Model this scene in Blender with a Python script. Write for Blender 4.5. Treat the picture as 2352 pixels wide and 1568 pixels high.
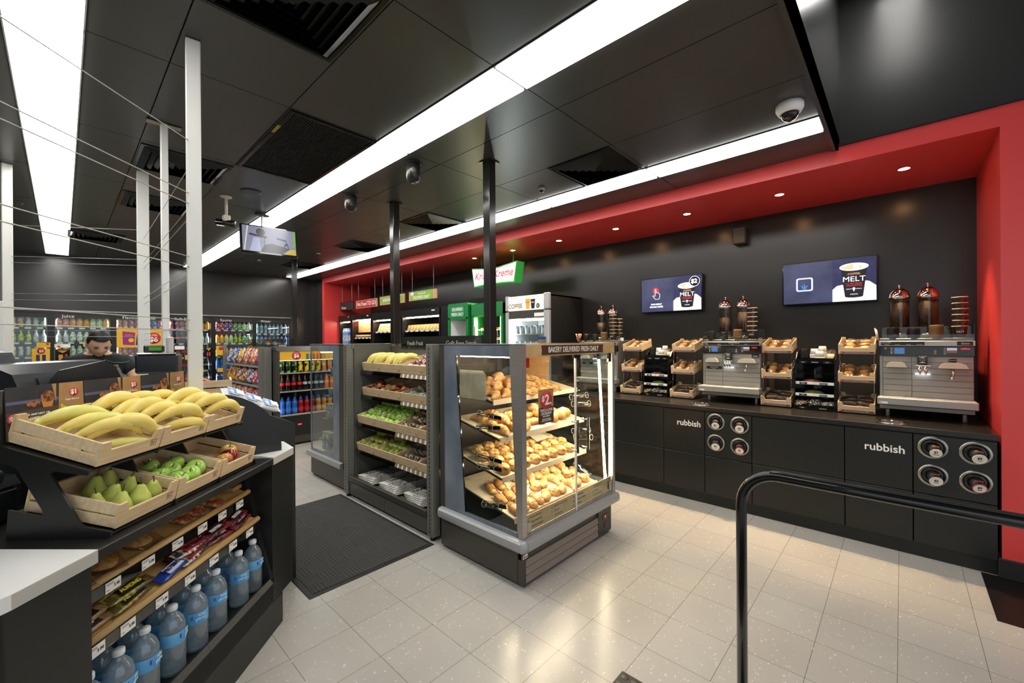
import bpy, math, random
from mathutils import Matrix, Vector, Euler
random.seed(7)
R = math.radians
sc = bpy.context.scene
COL = sc.collection
for o in list(bpy.data.objects): bpy.data.objects.remove(o)
# ---------------------------------------------------------------- camera, world, exposure
cam = bpy.data.objects.new('camera', bpy.data.cameras.new('camera')); COL.objects.link(cam)
_y, _p, _r = R(47.05), R(0.072), R(-0.396)
_f = Vector((math.sin(_y)*math.cos(_p), math.cos(_y)*math.cos(_p), -math.sin(_p)))
_s = Vector((math.cos(_y), -math.sin(_y), 0)); _u = _s.cross(_f)
_s, _u = _s*math.cos(_r)+_u*math.sin(_r), -_s*math.sin(_r)+_u*math.cos(_r)
cam.matrix_world = Matrix(((_s.x, _u.x, -_f.x, 0), (_s.y, _u.y, -_f.y, 0), (_s.z, _u.z, -_f.z, 1.52), (0, 0, 0, 1)))
cam.data.sensor_width = 36; cam.data.lens = 961.15/2352*36; cam.data.clip_start = .05
sc.camera = cam
sc.view_settings.view_transform = 'Standard'; sc.view_settings.look = 'None'
sc.view_settings.gamma = 1; sc.view_settings.use_curve_mapping = False
sc.view_settings.exposure = 0.84
w = bpy.data.worlds.new('world'); sc.world = w; w.use_nodes = True
w.node_tree.nodes['Background'].inputs[0].default_value = (.9, .95, 1, 1)
w.node_tree.nodes['Background'].inputs[1].default_value = .6
cy = sc.cycles
cy.use_denoising = True; cy.max_bounces = 7; cy.diffuse_bounces = 3; cy.glossy_bounces = 4
cy.transmission_bounces = 6; cy.transparent_max_bounces = 14; cy.caustics_reflective = False; cy.caustics_refractive = False
cy.sample_clamp_indirect = 4
STRIP = 7.5      # ceiling light panels
# warm recessed spots over the coffee counter
def spot(loc, e, col, ang=75, blend=.6, size=.03, name='spot_lamp'):
    l = bpy.data.lights.new(name, 'SPOT'); l.energy = e; l.color = col; l.spot_size = R(ang); l.spot_blend = blend; l.shadow_soft_size = size
    o = bpy.data.objects.new(name, l); COL.objects.link(o); o.location = loc; return o

# ---------------------------------------------------------------- helpers
def lin(c):
    if isinstance(c, str): c = tuple(int(c[i:i+2], 16) for i in (0, 2, 4))
    return tuple((x/255/12.92 if x/255 <= .04045 else ((x/255+.055)/1.055)**2.4) for x in c)+(1,)
_M = {}
def mat(name, c='808080', r=.5, m=0, e=0, ec=None, coat=0, c2=None, ns=8, nd=0, st=None, bump=0, bs=60, tr=0, ior=1.45, lo=.4, hi=.6, obj=True, sss=0, spec=.5):
    """principled material; c2 = second colour mixed in by noise (ns scale, st = stretch)"""
    if name in _M: return _M[name]
    M = bpy.data.materials.new(name); M.use_nodes = True; nt = M.node_tree; N = nt.nodes; L = nt.links
    b = N['Principled BSDF']; b.inputs['Base Color'].default_value = lin(c); b.inputs['Roughness'].default_value = r
    b.inputs['Metallic'].default_value = m; b.inputs['Coat Weight'].default_value = coat; b.inputs['Specular IOR Level'].default_value = spec
    b.inputs['Transmission Weight'].default_value = tr; b.inputs['IOR'].default_value = ior
    if sss: b.inputs['Subsurface Weight'].default_value = sss; b.inputs['Subsurface Scale'].default_value = .01
    if e:
        b.inputs['Emission Color'].default_value = lin(ec or c); b.inputs['Emission Strength'].default_value = e
    if c2 or bump:
        tc = N.new('ShaderNodeTexCoord'); mp = N.new('ShaderNodeMapping'); L.new(tc.outputs['Object' if obj else 'Generated'], mp.inputs[0])
        if st: mp.inputs['Scale'].default_value = st
    if c2:
        n = N.new('ShaderNodeTexNoise'); n.inputs['Scale'].default_value = ns; n.inputs['Detail'].default_value = 4+nd; L.new(mp.outputs[0], n.inputs[0])
        cr = N.new('ShaderNodeValToRGB'); cr.color_ramp.elements[0].position = lo; cr.color_ramp.elements[1].position = hi
        cr.color_ramp.elements[0].color = lin(c); cr.color_ramp.elements[1].color = lin(c2)
        L.new(n.outputs[0], cr.inputs[0]); L.new(cr.outputs[0], b.inputs['Base Color'])
        if e: L.new(cr.outputs[0], b.inputs['Emission Color'])
    if bump:
        n = N.new('ShaderNodeTexNoise'); n.inputs['Scale'].default_value = bs; n.inputs['Detail'].default_value = 3; L.new(mp.outputs[0], n.inputs[0])
        bp = N.new('ShaderNodeBump'); bp.inputs['Strength'].default_value = bump; bp.inputs['Distance'].default_value = .005
        L.new(n.outputs[0], bp.inputs['Height']); L.new(bp.outputs[0], b.inputs['Normal'])
    _M[name] = M; return M
def thin(name, tint='f4f8f6', refl=.08, r=.02, f=1.0):
    """thin clear sheet: straight-through transparency with fresnel reflection"""
    if name in _M: return _M[name]
    M = bpy.data.materials.new(name); M.use_nodes = True; nt = M.node_tree; N = nt.nodes; L = nt.links
    N.remove(N['Principled BSDF']); t = N.new('ShaderNodeBsdfTransparent'); t.inputs[0].default_value = lin(tint)
    g = N.new('ShaderNodeBsdfGlossy'); g.inputs['Roughness'].default_value = r; g.inputs['Color'].default_value = (1, 1, 1, 1)
    fr = N.new('ShaderNodeLayerWeight'); fr.inputs['Blend'].default_value = .5; pw = N.new('ShaderNodeMath'); pw.operation = 'POWER'; pw.inputs[1].default_value = 4.5; L.new(fr.outputs['Facing'], pw.inputs[0])
    a = N.new('ShaderNodeMath'); a.operation = 'MULTIPLY_ADD'; a.inputs[1].default_value = f*.8; a.inputs[2].default_value = refl*.5; a.use_clamp = True; L.new(pw.outputs[0], a.inputs[0])
    mx = N.new('ShaderNodeMixShader'); L.new(a.outputs[0], mx.inputs[0]); L.new(t.outputs[0], mx.inputs[1]); L.new(g.outputs[0], mx.inputs[2])
    L.new(mx.outputs[0], N['Material Output'].inputs[0]); _M[name] = M; return M

class B:
    """collects faces for one mesh"""
    def __init__(s): s.v = []; s.f = []; s.m = []; s.s = []; s.T = Matrix()
    def add(s, vs, fs, mi=0, sm=False):
        k = len(s.v); s.v += [tuple(s.T @ Vector(p)) for p in vs]
        for q in fs: s.f.append(tuple(i+k for i in q)); s.m.append(mi); s.s.append(sm)
        return s
    def box(s, x0, x1, y0, y1, z0, z1, mi=0, bv=0):
        if x1 < x0: x0, x1 = x1, x0
        if y1 < y0: y0, y1 = y1, y0
        if z1 < z0: z0, z1 = z1, z0
        bv = min(bv, (x1-x0)*.45, (y1-y0)*.45, (z1-z0)*.45)
        if bv <= 0:
            return s.add([(x0,y0,z0),(x1,y0,z0),(x1,y1,z0),(x0,y1,z0),(x0,y0,z1),(x1,y0,z1),(x1,y1,z1),(x0,y1,z1)],
                         [(0,3,2,1),(4,5,6,7),(0,1,5,4),(1,2,6,5),(2,3,7,6),(3,0,4,7)], mi)
        vs = []; ix = {}
        for i, (X, sx) in enumerate(((x0, 1), (x1, -1))):
            for j, (Y, sy) in enumerate(((y0, 1), (y1, -1))):
                for k, (Z, sz) in enumerate(((z0, 1), (z1, -1))):
                    for a, p in enumerate(((X, Y+sy*bv, Z+sz*bv), (X+sx*bv, Y, Z+sz*bv), (X+sx*bv, Y+sy*bv, Z))):
                        ix[i, j, k, a] = len(vs); vs.append(p)
        F = []
        g = lambda *q: ix[q]
        F += [(g(0,0,0,0),g(0,0,1,0),g(0,1,1,0),g(0,1,0,0)), (g(1,0,0,0),g(1,1,0,0),g(1,1,1,0),g(1,0,1,0)),
              (g(0,0,0,1),g(1,0,0,1),g(1,0,1,1),g(0,0,1,1)), (g(0,1,0,1),g(0,1,1,1),g(1,1,1,1),g(1,1,0,1)),
              (g(0,0,0,2),g(0,1,0,2),g(1,1,0,2),g(1,0,0,2)), (g(0,0,1,2),g(1,0,1,2),g(1,1,1,2),g(0,1,1,2))]
        for j in (0, 1):
            for k in (0, 1): F.append((g(0,j,k,1),g(1,j,k,1),g(1,j,k,2),g(0,j,k,2)))
        for i in (0, 1):
            for k in (0, 1): F.append((g(i,0,k,0),g(i,1,k,0),g(i,1,k,2),g(i,0,k,2)))
        for i in (0, 1):
            for j in (0, 1): F.append((g(i,j,0,0),g(i,j,1,0),g(i,j,1,1),g(i,j,0,1)))
        for i in (0, 1):
            for j in (0, 1):
                for k in (0, 1): F.append((g(i,j,k,0),g(i,j,k,1),g(i,j,k,2)))
        return s.add(vs, F, mi)
    def prism(s, pts, a, b, ax='z', mi=0):
        """polygon pts (2-D) extruded from a to b along ax; pts are (x,y) for z, (x,z) for y, (y,z) for x"""
        f = {'z': lambda p, t: (p[0], p[1], t), 'y': lambda p, t: (p[0], t, p[1]), 'x': lambda p, t: (t, p[0], p[1])}[ax]
        n = len(pts); vs = [f(p, a) for p in pts]+[f(p, b) for p in pts]
        return s.add(vs, [tuple(range(n)), tuple(range(2*n-1, n-1, -1))]+[(i, (i+1) % n, n+(i+1) % n, n+i) for i in range(n)], mi)
    def lathe(s, pr, n=16, c=(0, 0, 0), ax='z', mi=0, sm=True, sx=1, sy=1, cap=None):
        """profile [(r, h)...] turned about ax"""
        vs = []; F = []
        for (r, h) in pr:
            for i in range(n):
                a = 2*math.pi*i/n; x, y = r*math.cos(a)*sx, r*math.sin(a)*sy
                p = {'z': (x, y, h), 'y': (x, h, y), 'x': (h, x, y)}[ax]; vs.append((p[0]+c[0], p[1]+c[1], p[2]+c[2]))
        for k in range(len(pr)-1):
            for i in range(n): F.append((k*n+i, k*n+(i+1) % n, (k+1)*n+(i+1) % n, (k+1)*n+i))
        if cap is None: cap = len(pr) > 2 and not (len(pr) > 3 and abs(pr[0][0]-pr[-1][0]) < 1e-6)
        if cap and pr[0][0] > 1e-5: F.append(tuple(range(n-1, -1, -1)))
        if cap and pr[-1][0] > 1e-5: F.append(tuple((len(pr)-1)*n+i for i in range(n)))
        return s.add(vs, F, mi, sm)
    def cyl(s, c, r, h, ax='z', n=16, mi=0, sm=True):
        return s.lathe([(r, 0), (r, h)], n, c, ax, mi, sm, cap=True)
    def tube(s, path, r, n=8, mi=0, sm=True, cap=True):
        """round bar along a path; r a number or one per point"""
        P = [Vector(p) for p in path]; m = len(P); vs = []; F = []; up = None
        for k in range(m):
            d = (P[min(k+1, m-1)]-P[max(k-1, 0)]).normalized()
            if up is None: up = Vector((0, 0, 1)) if abs(d.z) < .9 else Vector((1, 0, 0))
            a = up.cross(d).normalized(); b_ = d.cross(a).normalized(); up = b_
            rr = r[k] if isinstance(r, (list, tuple)) else r
            for i in range(n):
                t = 2*math.pi*i/n; vs.append(tuple(P[k]+a*math.cos(t)*rr+b_*math.sin(t)*rr))
        for k in range(m-1):
            for i in range(n): F.append((k*n+i, k*n+(i+1) % n, (k+1)*n+(i+1) % n, (k+1)*n+i))
        if cap: F += [tuple(range(n-1, -1, -1)), tuple((m-1)*n+i for i in range(n))]
        return s.add(vs, F, mi, sm)
    def blob(s, c, rx, ry, rz, n=12, m=8, mi=0, jit=0, seed=0):
        rnd = random.Random(seed); vs = [(c[0], c[1], c[2]-rz)]; F = []
        for k in range(1, m):
            t = math.pi*k/m-math.pi/2
            for i in range(n):
                a = 2*math.pi*i/n; j = 1+rnd.uniform(-jit, jit)
                vs.append((c[0]+rx*math.cos(t)*math.cos(a)*j, c[1]+ry*math.cos(t)*math.sin(a)*j, c[2]+rz*math.sin(t)*j))
        vs.append((c[0], c[1], c[2]+rz)); e = len(vs)-1
        for i in range(n):
            F.append((0, 1+(i+1) % n, 1+i)); F.append((e, e-n+i, e-n+(i+1) % n))
            for k in range(m-2): F.append((1+k*n+i, 1+k*n+(i+1) % n, 1+(k+1)*n+(i+1) % n, 1+(k+1)*n+i))
        return s.add(vs, F, mi, True)
def _tag(o, label=None, cat=None, group=None, kind=None, category=None):
    cat = cat or category
    if label: o['label'] = label
    if cat: o['category'] = cat
    if group: o['group'] = group
    if kind: o['kind'] = kind
    return o
def O(name, b, mats, parent=None, loc=(0, 0, 0), rot=(0, 0, 0), **k):
    me = bpy.data.meshes.new(name); me.from_pydata(b.v, [], b.f); me.validate()
    if not isinstance(mats, (list, tuple)): mats = [mats]
    for m in mats: me.materials.append(m)
    if len(me.polygons) == len(b.f):
        me.polygons.foreach_set('material_index', b.m); me.polygons.foreach_set('use_smooth', b.s)
    me.update()
    o = bpy.data.objects.new(name, me); COL.objects.link(o); o.location = loc; o.rotation_euler = rot
    if parent: o.parent = parent
    return _tag(o, **k)
def thing(name, label, cat, group=None, loc=(0, 0, 0), rot=(0, 0, 0)):
    o = bpy.data.objects.new(name, None); o.empty_display_size = .05; COL.objects.link(o); o.location = loc; o.rotation_euler = rot
    return _tag(o, label, cat, group)
KIDS = {}
def kids(o):
    return [c for c in bpy.data.objects if c.parent == o] if o.name not in KIDS else KIDS[o.name]
def dup(root, label=None, group=None, M=None, loc=None, rot=None, scale=None):
    """copy of a thing with copies of its parts and sub-parts"""
    r = root.copy(); COL.objects.link(r)
    if M is not None: r.matrix_basis = M
    if loc is not None: r.location = loc
    if rot is not None: r.rotation_euler = rot
    if scale is not None: r.scale = (scale,)*3 if isinstance(scale, (int, float)) else scale
    if label: r['label'] = label
    if group: r['group'] = group
    for c in kids(root):
        d = c.copy(); COL.objects.link(d); d.parent = r
        for g in kids(c): h = g.copy(); COL.objects.link(h); h.parent = d
    return r
class Proto:
    """first use moves the original, later uses copy it"""
    def __init__(s, root):
        s.r = root; s.used = False; KIDS[root.name] = [c for c in bpy.data.objects if c.parent == root]
        for c in KIDS[root.name]: KIDS[c.name] = [g for g in bpy.data.objects if g.parent == c]
    def put(s, label, group=None, **k):
        if s.used: return dup(s.r, label, group, **k)
        s.used = True; r = s.r
        if k.get('M') is not None: r.matrix_basis = k['M']
        if k.get('loc') is not None: r.location = k['loc']
        if k.get('rot') is not None: r.rotation_euler = k['rot']
        if k.get('scale') is not None:
            q = k['scale']; r.scale = (q,)*3 if isinstance(q, (int, float)) else q
        r['label'] = label
        if group: r['group'] = group
        return r
def txt(s, m, size, parent=None, loc=(0, 0, 0), rot=(R(90), 0, 0), sx=1, al='CENTER', ex=.0006, name='lettering', shear=0, bold=0, **k):
    cu = bpy.data.curves.new(name, 'FONT'); cu.body = s; cu.size = size; cu.align_x = al; cu.align_y = 'CENTER'; cu.extrude = ex; cu.resolution_u = 3; cu.shear = shear; cu.offset = bold
    t = bpy.data.objects.new('tmp', cu); COL.objects.link(t)
    bpy.context.view_layer.update()
    me = bpy.data.meshes.new_from_object(t.evaluated_get(bpy.context.evaluated_depsgraph_get()))
    bpy.data.objects.remove(t); bpy.data.curves.remove(cu); me.name = name
    me.materials.clear(); me.materials.append(m)
    o = bpy.data.objects.new(name, me); COL.objects.link(o); o.location = loc; o.rotation_euler = rot; o.scale = (sx, 1, 1)
    if parent: o.parent = parent
    return _tag(o, **k)
ORD = ['first','second','third','fourth','fifth','sixth','seventh','eighth','ninth','tenth','eleventh','twelfth','thirteenth','fourteenth','fifteenth','sixteenth','seventeenth','eighteenth','nineteenth','twentieth','twenty-first','twenty-second','twenty-third','twenty-fourth','twenty-fifth','twenty-sixth','twenty-seventh','twenty-eighth','twenty-ninth','thirtieth','thirty-first','thirty-second']
def X4(loc=(0, 0, 0), rot=(0, 0, 0), s=1):
    return Matrix.LocRotScale(Vector(loc), Euler(rot), Vector((s, s, s) if isinstance(s, (int, float)) else s))

# ---------------------------------------------------------------- materials
black = mat('black_laminate', '20201e', .36)
blackg = mat('black_gloss', '141415', .12, coat=.3)
blackm = mat('black_matt', '1b1b1a', .65)
wallb = mat('black_satin_paint', '2c2b29', .25, bump=.02, bs=15)
red = mat('red_paint', 'd8403f', .34, spec=.7)
whitep = mat('white_laminate', 'e9e9e6', .22)
white = mat('white', 'f0f0ee', .5)
alu = mat('aluminium_paint', 'b4b2ac', .35, m=.2)
steel = mat('stainless_steel', 'a5a29b', .33, m=.65, c2='b5b2aa', ns=3, st=(1, 1, 60))
chrome = mat('chrome', 'd8d4cc', .08, m=1)
greym = mat('grey_metal', '6a6962', .42, m=.25)
dgrey = mat('dark_grey_metal', '423e38', .42)
cgrey = mat('case_grey', 'a2a3a4', .35, m=.2)
wood = mat('pine_wood', 'e2c9a2', .55, c2='cba97a', ns=5, st=(1.2, 14, 14), lo=.35, hi=.75, nd=4)
woodx = mat('pine_wood_pale', 'e6d0aa', .5, c2='d2b284', ns=6, st=(1, 12, 12), lo=.3, hi=.8)
ply = mat('plywood', 'cfa868', .45, c2='be945a', ns=7)
kraft = mat('kraft_board', 'b0895a', .75, c2='a57f52', ns=20)
brown = mat('brown_print', '4a2f20', .6)
redp = mat('red_print', 'c8322d', .5)
whitet = mat('white_print', 'f4f2ec', .5)
yellowp = mat('yellow_print', 'eab52c', .5)
glass = thin('clear_glass')
acryl = thin('clear_acrylic', 'f2f4f2', .05)
# ---------------------------------------------------------------- room
def floor_mat():
    M = bpy.data.materials.new('vinyl_floor_tiles'); M.use_nodes = True; nt = M.node_tree; N = nt.nodes; L = nt.links
    b = N['Principled BSDF']; b.inputs['Roughness'].default_value = .24
    tc = N.new('ShaderNodeTexCoord'); mp = N.new('ShaderNodeMapping'); mp.inputs['Location'].default_value = (-.125+.305*40, -.02+.305*40, 0); L.new(tc.outputs['Object'], mp.inputs[0])
    br = N.new('ShaderNodeTexBrick'); br.offset = 0; br.squash = 1
    for k, v in (('Scale', 1), ('Mortar Size', .0011), ('Mortar Smooth', .3), ('Bias', 0), ('Brick Width', .305), ('Row Height', .305)): br.inputs[k].default_value = v
    br.inputs['Color1'].default_value = lin('bfbbb3'); br.inputs['Color2'].default_value = lin('bbb6ad'); br.inputs['Mortar'].default_value = lin('5d564c')
    L.new(mp.outputs[0], br.inputs[0])
    # pale flecks
    n0 = N.new('ShaderNodeTexNoise'); n0.inputs['Scale'].default_value = 9; L.new(tc.outputs['Object'], n0.inputs[0])
    ad = N.new('ShaderNodeMixRGB'); ad.blend_type = 'ADD'; ad.inputs[0].default_value = .08; L.new(mp.outputs[0], ad.inputs[1]); L.new(n0.outputs[1], ad.inputs[2])
    m2 = N.new('ShaderNodeMapping'); m2.inputs['Scale'].default_value = (48, 84, 1); L.new(ad.outputs[0], m2.inputs[0])
    vo = N.new('ShaderNodeTexVoronoi'); vo.inputs['Scale'].default_value = 1; L.new(m2.outputs[0], vo.inputs[0])
    sp = N.new('ShaderNodeSeparateColor'); L.new(vo.outputs['Color'], sp.inputs[0])
    g1 = N.new('ShaderNodeMath'); g1.operation = 'GREATER_THAN'; g1.inputs[1].default_value = .6; L.new(sp.outputs[0], g1.inputs[0])
    mu = N.new('ShaderNodeMath'); mu.operation = 'MULTIPLY'; mu.inputs[1].default_value = .34; L.new(sp.outputs[1], mu.inputs[0])
    l1 = N.new('ShaderNodeMath'); l1.operation = 'LESS_THAN'; L.new(vo.outputs['Distance'], l1.inputs[0]); L.new(mu.outputs[0], l1.inputs[1])
    an = N.new('ShaderNodeMath'); an.operation = 'MULTIPLY'; L.new(g1.outputs[0], an.inputs[0]); L.new(l1.outputs[0], an.inputs[1])
    a2 = N.new('ShaderNodeMath'); a2.operation = 'MULTIPLY'; a2.inputs[1].default_value = .75; L.new(an.outputs[0], a2.inputs[0])
    mx = N.new('ShaderNodeMixRGB'); L.new(a2.outputs[0], mx.inputs[0]); L.new(br.outputs[0], mx.inputs[1]); mx.inputs[2].default_value = lin('e9e2d4')
    # soft cloudy wear
    n1 = N.new('ShaderNodeTexNoise'); n1.inputs['Scale'].default_value = 3.2; n1.inputs['Detail'].default_value = 5; L.new(tc.outputs['Object'], n1.inputs[0])
    cr = N.new('ShaderNodeValToRGB'); cr.color_ramp.elements[0].position = .2; cr.color_ramp.elements[0].color = (.9, .9, .9, 1); cr.color_ramp.elements[1].position = .8; L.new(n1.outputs[0], cr.inputs[0])
    m3 = N.new('ShaderNodeMixRGB'); m3.blend_type = 'MULTIPLY'; m3.inputs[0].default_value = 1; L.new(mx.outputs[0], m3.inputs[1]); L.new(cr.outputs[0], m3.inputs[2])
    L.new(m3.outputs[0], b.inputs['Base Color'])
    r2 = N.new('ShaderNodeMapRange'); r2.inputs['To Min'].default_value = .19; r2.inputs['To Max'].default_value = .34; L.new(n1.outputs[0], r2.inputs[0]); b.inputs['Roughness'].default_value = .22
    bp = N.new('ShaderNodeBump'); bp.inputs['Strength'].default_value = .012; bp.inputs['Distance'].default_value = .01; L.new(n0.outputs[0], bp.inputs['Height']); L.new(bp.outputs[0], b.inputs['Normal'])
    return M
O('floor', B().box(-5, 6.5, -4, 11, -.06, 0), floor_mat(), kind='structure')
S = lambda name, b, m: O(name, b, m, kind='structure')
ceilm = mat('ceiling_black', '434340', .33, bump=.015, bs=4)
b = B()
XS = [-4.2, -3.0, -2.42, -1.83, -1.24, -.66, -.18, .08, .385, .965, 1.555, 1.82, 2.115, 2.785, 3.355, 3.61, 4.2]
YS = [.38+1.19*k for k in range(9)]+[10.3]
SK = ((-.18, .08), (1.555, 1.82), (3.355, 3.61))
for i in range(len(XS)-1):
    if any(abs(XS[i]-a) < .01 for a, _ in SK): continue
    for j in range(len(YS)-1): b.box(XS[i]+.003, XS[i+1]-.003, YS[j]+.003, YS[j+1]-.003, 2.97, 2.985)
b.box(-4.2, 4.2, .345, 10.3, 2.99, 3.06); b.box(-4.2, 4.2, .345, .383, 2.955, 2.99)
S('ceiling', b, ceilm)
S('wall_raised_front', B().box(-4.2, 4.1, .345, .36, 2.955, 4.1), blackg2 := mat('bulkhead_black', '2b2b2a', .3, bump=.015, bs=6))
S('wall_raised_side', B().box(4.1, 4.2, -4, .345, 2.985, 4.1), blackg2)
S('ceiling_raised', B().box(-5, 4.2, -4, .345, 4.1, 4.15), blackg2)
S('wall_far', B().box(-4.2, 5.3, 10.2, 10.32, 2.085, 3.0), wallb); S('wall_far_lower', B().box(3.55, 4.2, 10.2, 10.3, 0, 2.085).box(-4.2, -1.595, 10.2, 10.3, 0, 2.085), wallb); S('wall_cool_room', B().box(-4.2, 5.3, 10.9, 11.0, 0, 3.0), wallb)
S('wall_left', B().box(-4.25, -4.2, .36, 10.3, 0, 3.0), wallb)
S('wall_niche', B().box(5.17, 5.25, -.5, 10.3, 0, 3.0), wallb)
S('wall_behind_frame', B().box(4.1, 5.3, 9.66, 10.3, 0, 2.98), wallb)
S('wall_right', B().box(4.06, 5.2, -2.6, -.56, 0, 2.8), blackm)
# red frame round the niche
S('trim_1', B().box(4.04, 5.2, -2.6, 9.66, 2.853, 2.982), red)
S('trim_2', B().box(4.04, 5.19, -.56, -.46, .12, 2.853), red)
S('trim_3', B().box(4.04, 5.17, 9.55, 9.66, 0, 2.853), red)
S('baseboard_frame', B().box(4.03, 4.06, -.9, -.445, 0, .125, 0, .006), blackm)
S('trim_4', B().box(3.412, 4.05, -2.6, -.37, 0, .003), mat('black_floor_vinyl', '171615', .35))
S('trim_5', B().box(4.03, 4.2, -2.6, 10.3, 2.984, 3.0), black)
# ceiling light panels
emitm = mat('light_diffuser', 'ffffff', .5, e=STRIP, ec='fffdf8')
lt = thing('ceiling_light', '', 'ceiling light')
O('frame', B().box(-.13, .13, 0, 1.19, .006, .02).box(-.13, -.122, 0, 1.19, -.002, .006).box(.122, .13, 0, 1.19, -.002, .006).box(-.13, .13, 0, .008, -.002, .006).box(-.13, .13, 1.182, 1.19, -.002, .006), ceilm, lt)
O('diffuser', B().box(-.1225, .1225, .012, 1.178, -.009, .0055), emitm, lt)
P = Proto(lt)
for rn, (a, c_) in zip(('over the register posts', 'above the fruit shelf', 'beside the red frame'), SK):
    for k in range(8):
        P.put(f'white ceiling light panel {rn}, {ORD[k]} from the near end of its strip', 'ceiling light panels', loc=((a+c_)/2, .38+1.19*k, 2.965), scale=((c_-a)/.26, 1, 1))
P.put('white ceiling light panel high in the raised ceiling over the handrail', 'ceiling light panels', loc=(2.75, .0, 4.095), rot=(0, 0, R(-90)))
# four-way air diffusers
ventm = mat('vent_black_metal', '1b1c1c', .22, m=.6)
vt = thing('air_vent', '', 'air vent')
O('frame', B().box(-.285, .285, -.285, -.265, -.006, .01).box(-.285, .285, .265, .285, -.006, .01).box(-.285, -.265, -.265, .265, -.006, .01).box(.265, .285, -.265, .265, -.006, .01).box(-.265, .265, -.265, .265, -.001, .002), ventm, vt)
b = B()
for k in range(6):
    a = .262-k*.042; c_ = a-.038
    vs = [(-a, -a, -.004), (a, -a, -.004), (a, a, -.004), (-a, a, -.004), (-c_, -c_, -.026), (c_, -c_, -.026), (c_, c_, -.026), (-c_, c_, -.026)]
    b.add(vs, [(i, (i+1) % 4, 4+(i+1) % 4, 4+i) for i in range(4)])
O('louvre', b.box(-.012, .012, -.012, .012, -.02, -.002), ventm, vt)
P = Proto(vt)
for (x, y, t) in ((.665, 1.87, 'nearest the register, partly cut off overhead'), (.68, 4.3, 'behind the white posts'), (.68, 5.65, 'behind the thin wires, smaller of the far pair'), (-.3+.6, 7.9, 'dark one above the drink coolers'),
                  (3.07, 1.885, 'nearest the white dome camera'), (3.07, 4.16, 'between the two black ceiling posts'), (3.1, 5.98, 'beyond the second black post'), (3.07, 8.2, 'above the hanging food signs')):
    P.put(f'black four-way ceiling air vent {t}', 'ceiling air vents', loc=(x, y, 2.968))
rg = thing('return_air_grille', 'large black slatted return air grille in the ceiling beside the light strip', 'air grille', loc=(1.265, 3.36, 2.966))
O('frame', B().box(-.29, .29, -.59, -.565, -.008, .01).box(-.29, .29, .565, .59, -.008, .01).box(-.29, -.265, -.565, .565, -.008, .01).box(.265, .29, -.565, .565, -.008, .01), ventm, rg)
b = B()
for k in range(38): b.box(-.265+k*.0142, -.261+k*.0142, -.565, .565, -.004, .006)
O('slat', b.box(-.265, .265, -.565, .565, .006, .008), blackm, rg)
O('tape', B().box(-.289, -.268, -.35, -.22, -.0095, -.008), mat('yellow_tape', 'a3902c', .4), rg)
# black columns, white posts
def post(name, label, x, y, w_, z0, z1, m, plate=None, rot=0, cat='post', group=None):
    t = thing(name, label, cat, group, (x, y, z0), (0, 0, rot))
    h = z1-z0
    O('shaft', B().box(-w_/2, w_/2, -w_/2, w_/2, 0, h, 0, .004), m, t)
    if plate: O('ceiling_plate', B().box(-plate, plate, -plate, plate, h-.008, h-.001), m, t)
    return t
blkp = mat('column_black', '242422', .16, bump=.01, bs=3)
post('column', 'black square column standing behind the bakery case', 2.363, 2.44, .075, 1.501, 2.968, blkp, .06, cat='column')
post('column', 'black square column rising behind the fruit shelf', 2.37, 3.87, .075, 1.5, 2.968, blkp, .06, cat='column')
post('column', 'black square column near the far coolers under the screen', 2.69, 7.55, .075, 1.47, 2.968, blkp, .06, cat='column')
postw = mat('white_post_paint', 'd9d8d2', .4)
post('guard_post', 'white square post nearest the banana crates, full of wire ends', .435, 2.49, .058, 1.215, 2.968, postw, None, R(-8))
post('guard_post', 'slim white post with a small tan ceiling plate, behind the nearest post', .465, 3.56, .038, .92, 2.968, postw, None, 0)
O('ceiling_plate', B().box(-.09, .09, -.02, .02, 2.035, 2.043), mat('tan_plate', 'a59a80', .5), bpy.data.objects['guard_post.001'])
post('guard_post', 'white square post behind the card printer', .47, 4.70, .078, .92, 2.968, postw, None, R(-4))
post('guard_post', 'white post farthest from the banana crates, beside the energy drink cooler', -.305, 5.26, .062, .92, 2.968, postw, None, R(20))
# tension wires
wirem = mat('wire_steel', 'b9b7b0', .35, m=.4)
def wire(label, a, c_, r=.0021):
    t = O('tension_wire', B().tube([a, c_], r, 6), wirem, label=label, category='wire', group='tension wires between the posts')
    return t
HT = [2.48, 2.43, 2.23, 2.18, 1.93, 1.88, 1.63, 1.58]
HW = ['top', 'second highest', 'third highest', 'fourth highest', 'fifth highest', 'sixth highest', 'seventh highest', 'eighth highest']
for k, z in enumerate(HT):
    if k != 1: wire(f'{HW[k]} steel wire running from the nearest white post over the register', (.435, 2.49, z), (-.75, 1.285, z))
    if k not in (0,): wire(f'{HW[k]} steel wire joining the nearest, slim and third white posts', (.435, 2.49, z-.03), (.47, 4.70, z-.03), .0017)
    if k != 1: wire(f'{HW[k]} steel wire between the third and the farthest white posts', (.47, 4.70, z), (-.305, 5.26, z), .0017)
wire('low steel wire entering the nearest white post above the bananas', (.435, 2.49, 1.28), (.2, 3.6, 1.25))
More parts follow.
